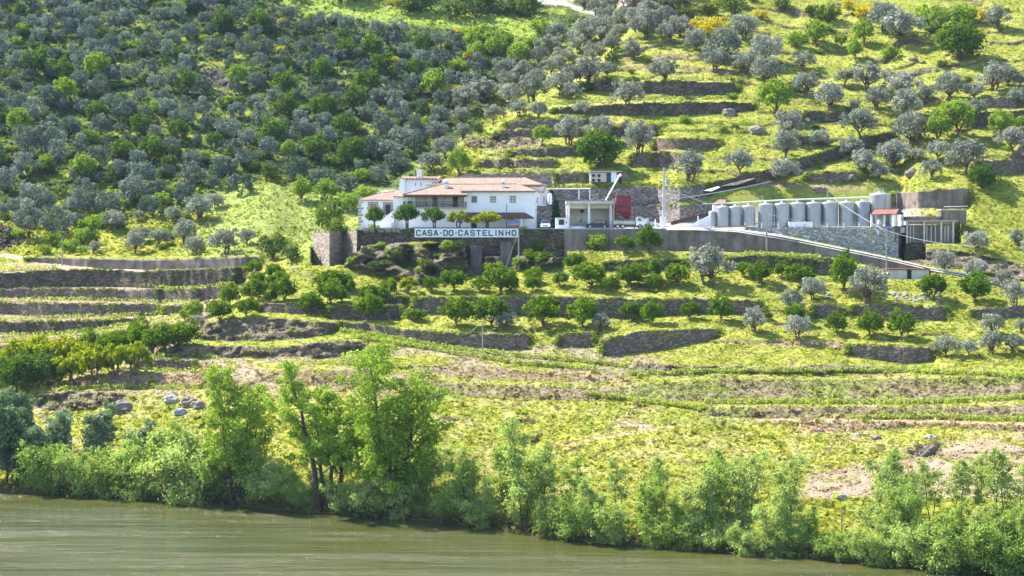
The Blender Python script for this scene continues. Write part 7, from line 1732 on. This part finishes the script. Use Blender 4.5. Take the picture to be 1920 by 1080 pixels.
SHORT = {0: 'long ledge vine row', 1: 'second ledge vine row', 2: 'vine row beside the pink track', 3: 'upper slanting vine row by the slim pole', 8: 'third left terrace vine row', 9: 'fourth left terrace vine row', 12: 'vine row above the brown bank', 13: 'vine row at the foot of the brown bank', 15: 'top terrace vine row of the right hill', 16: 'second terrace vine row of the right hill'}
pmesh = pm.data; bpy.data.objects.remove(pm)
r3 = random.Random(12)
for pts, lb, posts in VR:
    if not posts: continue
    u = pts[0][0] + 6
    while u < pts[-1][0] - 4 and u < 1915:
        if u > 4:
            v = pl(pts, u); o = link('vineyard_post', pmesh, None, G3(u, v)); o.rotation_euler = (r3.uniform(-.06, .06), r3.uniform(-.08, .08), 0)
            tag(o, 'thin grey vineyard post', 'post', 'posts in the ' + SHORT[VR.index((pts, lb, posts))])
        u += r3.uniform(20, 34)
for sn in SHORT.values(): relabel('posts in the ' + sn, '# post from the left in the ' + sn)
# loose boulders
def boulder(u, v, w, label, mat='pale_rock', seed=0, hs=.6):
    import mathutils
    p = G3(u, v); s = w / F * p.y / 2; bm_ = MB(); V = []; n, m = 14, 9
    for j in range(m + 1):
        th = math.pi * j / m
        for i in range(n):
            ph = 2 * math.pi * i / n; d = Vector((math.sin(th) * math.cos(ph), math.sin(th) * math.sin(ph), math.cos(th)))
            q = 1 + (mathutils.noise.noise(d * 1.3 + Vector((seed, 0, 0))) * .5) + mathutils.noise.noise(d * 3.5 + Vector((seed, 5, 0))) * .22
            V.append((p.x + d.x * s * q, p.y + d.y * s * .8 * q, p.z + d.z * s * hs * q + s * .15))
    fs = [(j * n + i, j * n + (i + 1) % n, (j + 1) * n + (i + 1) % n, (j + 1) * n + i) for j in range(m) for i in range(n)]
    bm_.add(V, [f[::-1] for f in fs]).build('boulder', M[mat], off=p, label=label, cat='boulder')
for k, (u, v, w, lb, mt) in enumerate([(233, 767, 42, 'broad dark boulder on the yellow slope above the left bank', 'rock'), (322, 752, 30, 'pale flat boulder left of the dark rock pair', 'pale_rock'), (357, 758, 34, 'rounded grey boulder beside the leftmost poplar top', 'rock'), (338, 774, 26, 'small pale boulder below the grey boulders', 'pale_rock'),
     (372, 762, 30, 'dark boulder touching the leftmost poplar crown', 'rock'), (1531, 808, 14, 'small white boulder on the pink earth scar', 'pale_rock'), (1607, 818, 13, 'grey block below the pink track', 'pale_rock'), (1580, 822, 10, 'small dark boulder below the pink track', 'rock'), (1641, 822, 20, 'brown boulder near the rock outcrop on the right', 'rock'),
     (1744, 822, 22, 'pale angular boulder at the top of the dark rock', 'pale_rock'), (1500, 570, 14, 'grey stone beside the leaning olives', 'pale_rock'), (1554, 553, 12, 'small grey stone left of the wide olive', 'pale_rock'), (1710, 328, 28, 'dark rock in the grass above the concrete wall', 'rock'), (1590, 336, 26, 'brown rock heap above the tank row', 'rock'), (1536, 358, 26, 'brown rock behind the tank row', 'rock'),
     (668, 500, 26, 'brown rock at the foot of the castle tower wall', 'rock'),
     (1570, 1038, 18, 'pale stone at the foot of the central thicket', 'pale_rock'), (1580, 934, 22, 'white stone heap below the bare pink soil', 'pale_rock'), (1365, 215, 30, 'dark rock on the grass terrace of the right hill', 'rock'), (1420, 248, 34, 'grey rock beside the young vine field', 'rock'), (1712, 113, 16, 'dark stone high on the right slope', 'rock'), (1730, 118, 12, 'smaller dark stone high on the right slope', 'rock')]):
    boulder(u, v, w, lb, mt, k * 3.1)
rh = random.Random(31)
for k in range(34):
    u = rh.uniform(1664, 1760); v = rh.uniform(550, 566); boulder(u, v, rh.uniform(5, 11), 'grey stone of the rubble heap right of the wide olive', 'pale_rock', k * 1.7)
for o in [o for o in COL.objects if o.get('label') == 'grey stone of the rubble heap right of the wide olive']: o['group'] = 'stones of the rubble heap'
relabel('stones of the rubble heap', '# grey stone from the left, @ row down the rubble heap by the wide olive', 2)
boxp = G3(1578, 1010); pole(1578, 953, 1008, boxp.y, .16, 'bare weathered post on the right riverbank', 'pole_wood', False)

# grass and creepers over the wall tops and down their faces
def overgrow(seed=5):
    r = np.random.default_rng(seed); cs = []; rs_l = []
    for nm, lb, mt, tp, ft, s_ in WALLS:
        if mt == 'concrete' and r.random() < .4: pass
        u0 = max(tp[0][0], ft[0][0]) - 4; u1 = min(tp[-1][0], ft[-1][0]) + 4
        n = int((u1 - u0) / 2.2); us_ = r.uniform(u0, u1, n); dens = fbm(us_ / 22, us_ * 0 + seed, 61, 3)
        us_ = us_[dens > (.38 if mt != 'concrete' else .6)]
        vt = pl(tp, us_) - r.random(len(us_)) * 2; g = G3n(us_, vt); x, y, z = g(X), g(D), g(Z)
        gb2 = G3n(us_, pl(ft, us_)); yb2, zb2 = gb2(D), gb2(Z); face = r.random(len(us_)) < .15; f = np.where(face, r.random(len(us_)) ** 2, 0)
        y = np.where(face, np.minimum(y, yb2) - .45, np.minimum(y, yb2 + .3) - .25); z = z - f * (z - zb2) * .7 + .12; x = (us_ - 960) / F * y
        cs.append(np.stack([x, y, z], -1)); rs_l.append(.16 + .3 * r.random(len(us_)))
        # corners: growth that hides the cut ends
        for ue, k in ((u0 + 3, 26), (u1 - 3, 26)):
            uu_ = ue + r.normal(size=k) * 3; q = r.random(k); vv_ = pl(tp, uu_) * (1 - q) + pl(ft, uu_) * q; g = G3n(uu_, vv_)
            cs.append(np.stack([g(X), g(D) - .5, g(Z) + .1], -1)); rs_l.append(.2 + .35 * r.random(k))
    cs = np.concatenate(cs); rs_ = np.concatenate(rs_l)
    V, Fc, T = leaves_np(cs, rs_, 12 * len(cs), .2, seed, tintvar=.5, squash=.6)
    tag(link('wall_growth', mesh_np('wall_growth', V, Fc, [M['wall_herb']], False, T, 'tint')), 'grass tufts and creepers spilling over the terrace walls', None, None, 'stuff')
M['wall_herb'] = leaf_mat('wall_herb', (0.18, 0.24, 0.04), .35, .4, 0, (0.2, 0.25, 0.05), (1.3, 1.3, .6))
overgrow()
for o in COL.objects:
    if 'label' in o and o.parent is None and len(o['label'].replace(',', '').split()) > 16: print('LONG', o['label'])

# stones and clods strewn over the bare pink soil
def rubble(n, seed):
    r = np.random.default_rng(seed); u = r.uniform(1500, 1960, n * 3); v = r.uniform(785, 940, n * 3); k = (soilm(u, v) > .4) | ((v < 812) & (v > 788) & (r.random(n * 3) < .4)); u, v = u[k][:n], v[k][:n]; m = len(u)
    g = G3n(u, v); c = np.stack([g(X), g(D), g(Z) + .03], -1); s = (.05 + .2 * r.random(m) ** 4)[:, None]
    base = np.array([[1, 0, 0], [0, 1, 0], [-1, 0, 0], [0, -1, 0], [0, 0, 1], [0, 0, -1]], float); Vs = c[:, None] + base[None] * s[:, None] * (0.6 + .8 * r.random((m, 6, 1)))
    fq = np.array([[0, 1, 4], [1, 2, 4], [2, 3, 4], [3, 0, 4], [1, 0, 5], [2, 1, 5], [3, 2, 5], [0, 3, 5]]); Fc = (np.arange(m)[:, None, None] * 6 + fq[None]).reshape(-1, 3)
    tag(link('rubble', mesh_np('rubble', Vs.reshape(-1, 3), Fc, [M['earth_cut']])), 'stones and clods strewn over the bare pink soil', None, None, 'stuff')
rubble(1500, 9)

# the groves and the bank thicket go on a little beyond the frame
ro = random.Random(3)
outer = [(ro.uniform(1960, 2260), ro.uniform(-60, 330), ro.uniform(36, 60)) for k in range(34)] + [(ro.uniform(1960, 2260), ro.uniform(560, 690), ro.uniform(36, 56)) for k in range(14)]
mass(outer, 'outer_olive_grove', 'olive grove continuing beyond the right edge', PROTO['olive'], 'olive_leaf', 11)
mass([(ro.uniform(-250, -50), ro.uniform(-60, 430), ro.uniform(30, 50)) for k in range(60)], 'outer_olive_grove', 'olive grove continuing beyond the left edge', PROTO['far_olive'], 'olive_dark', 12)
def mass_bank(lst, protos, nom):
    V = []; T = []
    for u, v, h in lst:
        me = protos[ro.randint(0, len(protos) - 1)][0]; n = len(me.vertices); co = np.empty(n * 3, np.float32); me.vertices.foreach_get('co', co); co = co.reshape(-1, 3)
        tc = np.empty(n * 4, np.float32); me.color_attributes['tint'].data.foreach_get('color', tc); p = G3(u, v); s = h / F * p.y / nom
        V.append(co * s + np.array(p)); T.append(tc.reshape(-1, 4)[:, :3])
    V = np.concatenate(V); tag(link('outer_thicket', mesh_np('outer_thicket', V, np.arange(len(V)).reshape(-1, 4), [M['willow_leaf']], False, np.concatenate(T), 'tint')), 'bank thicket continuing beyond the frame edges', None, None, 'stuff')
mass_bank([(u, float(shf(u)) - 6, ro.uniform(90, 160)) for u in (2030, 2090, 2150, 2210, 2260, -60, -120, -180, -240)], WIL, 9.5)
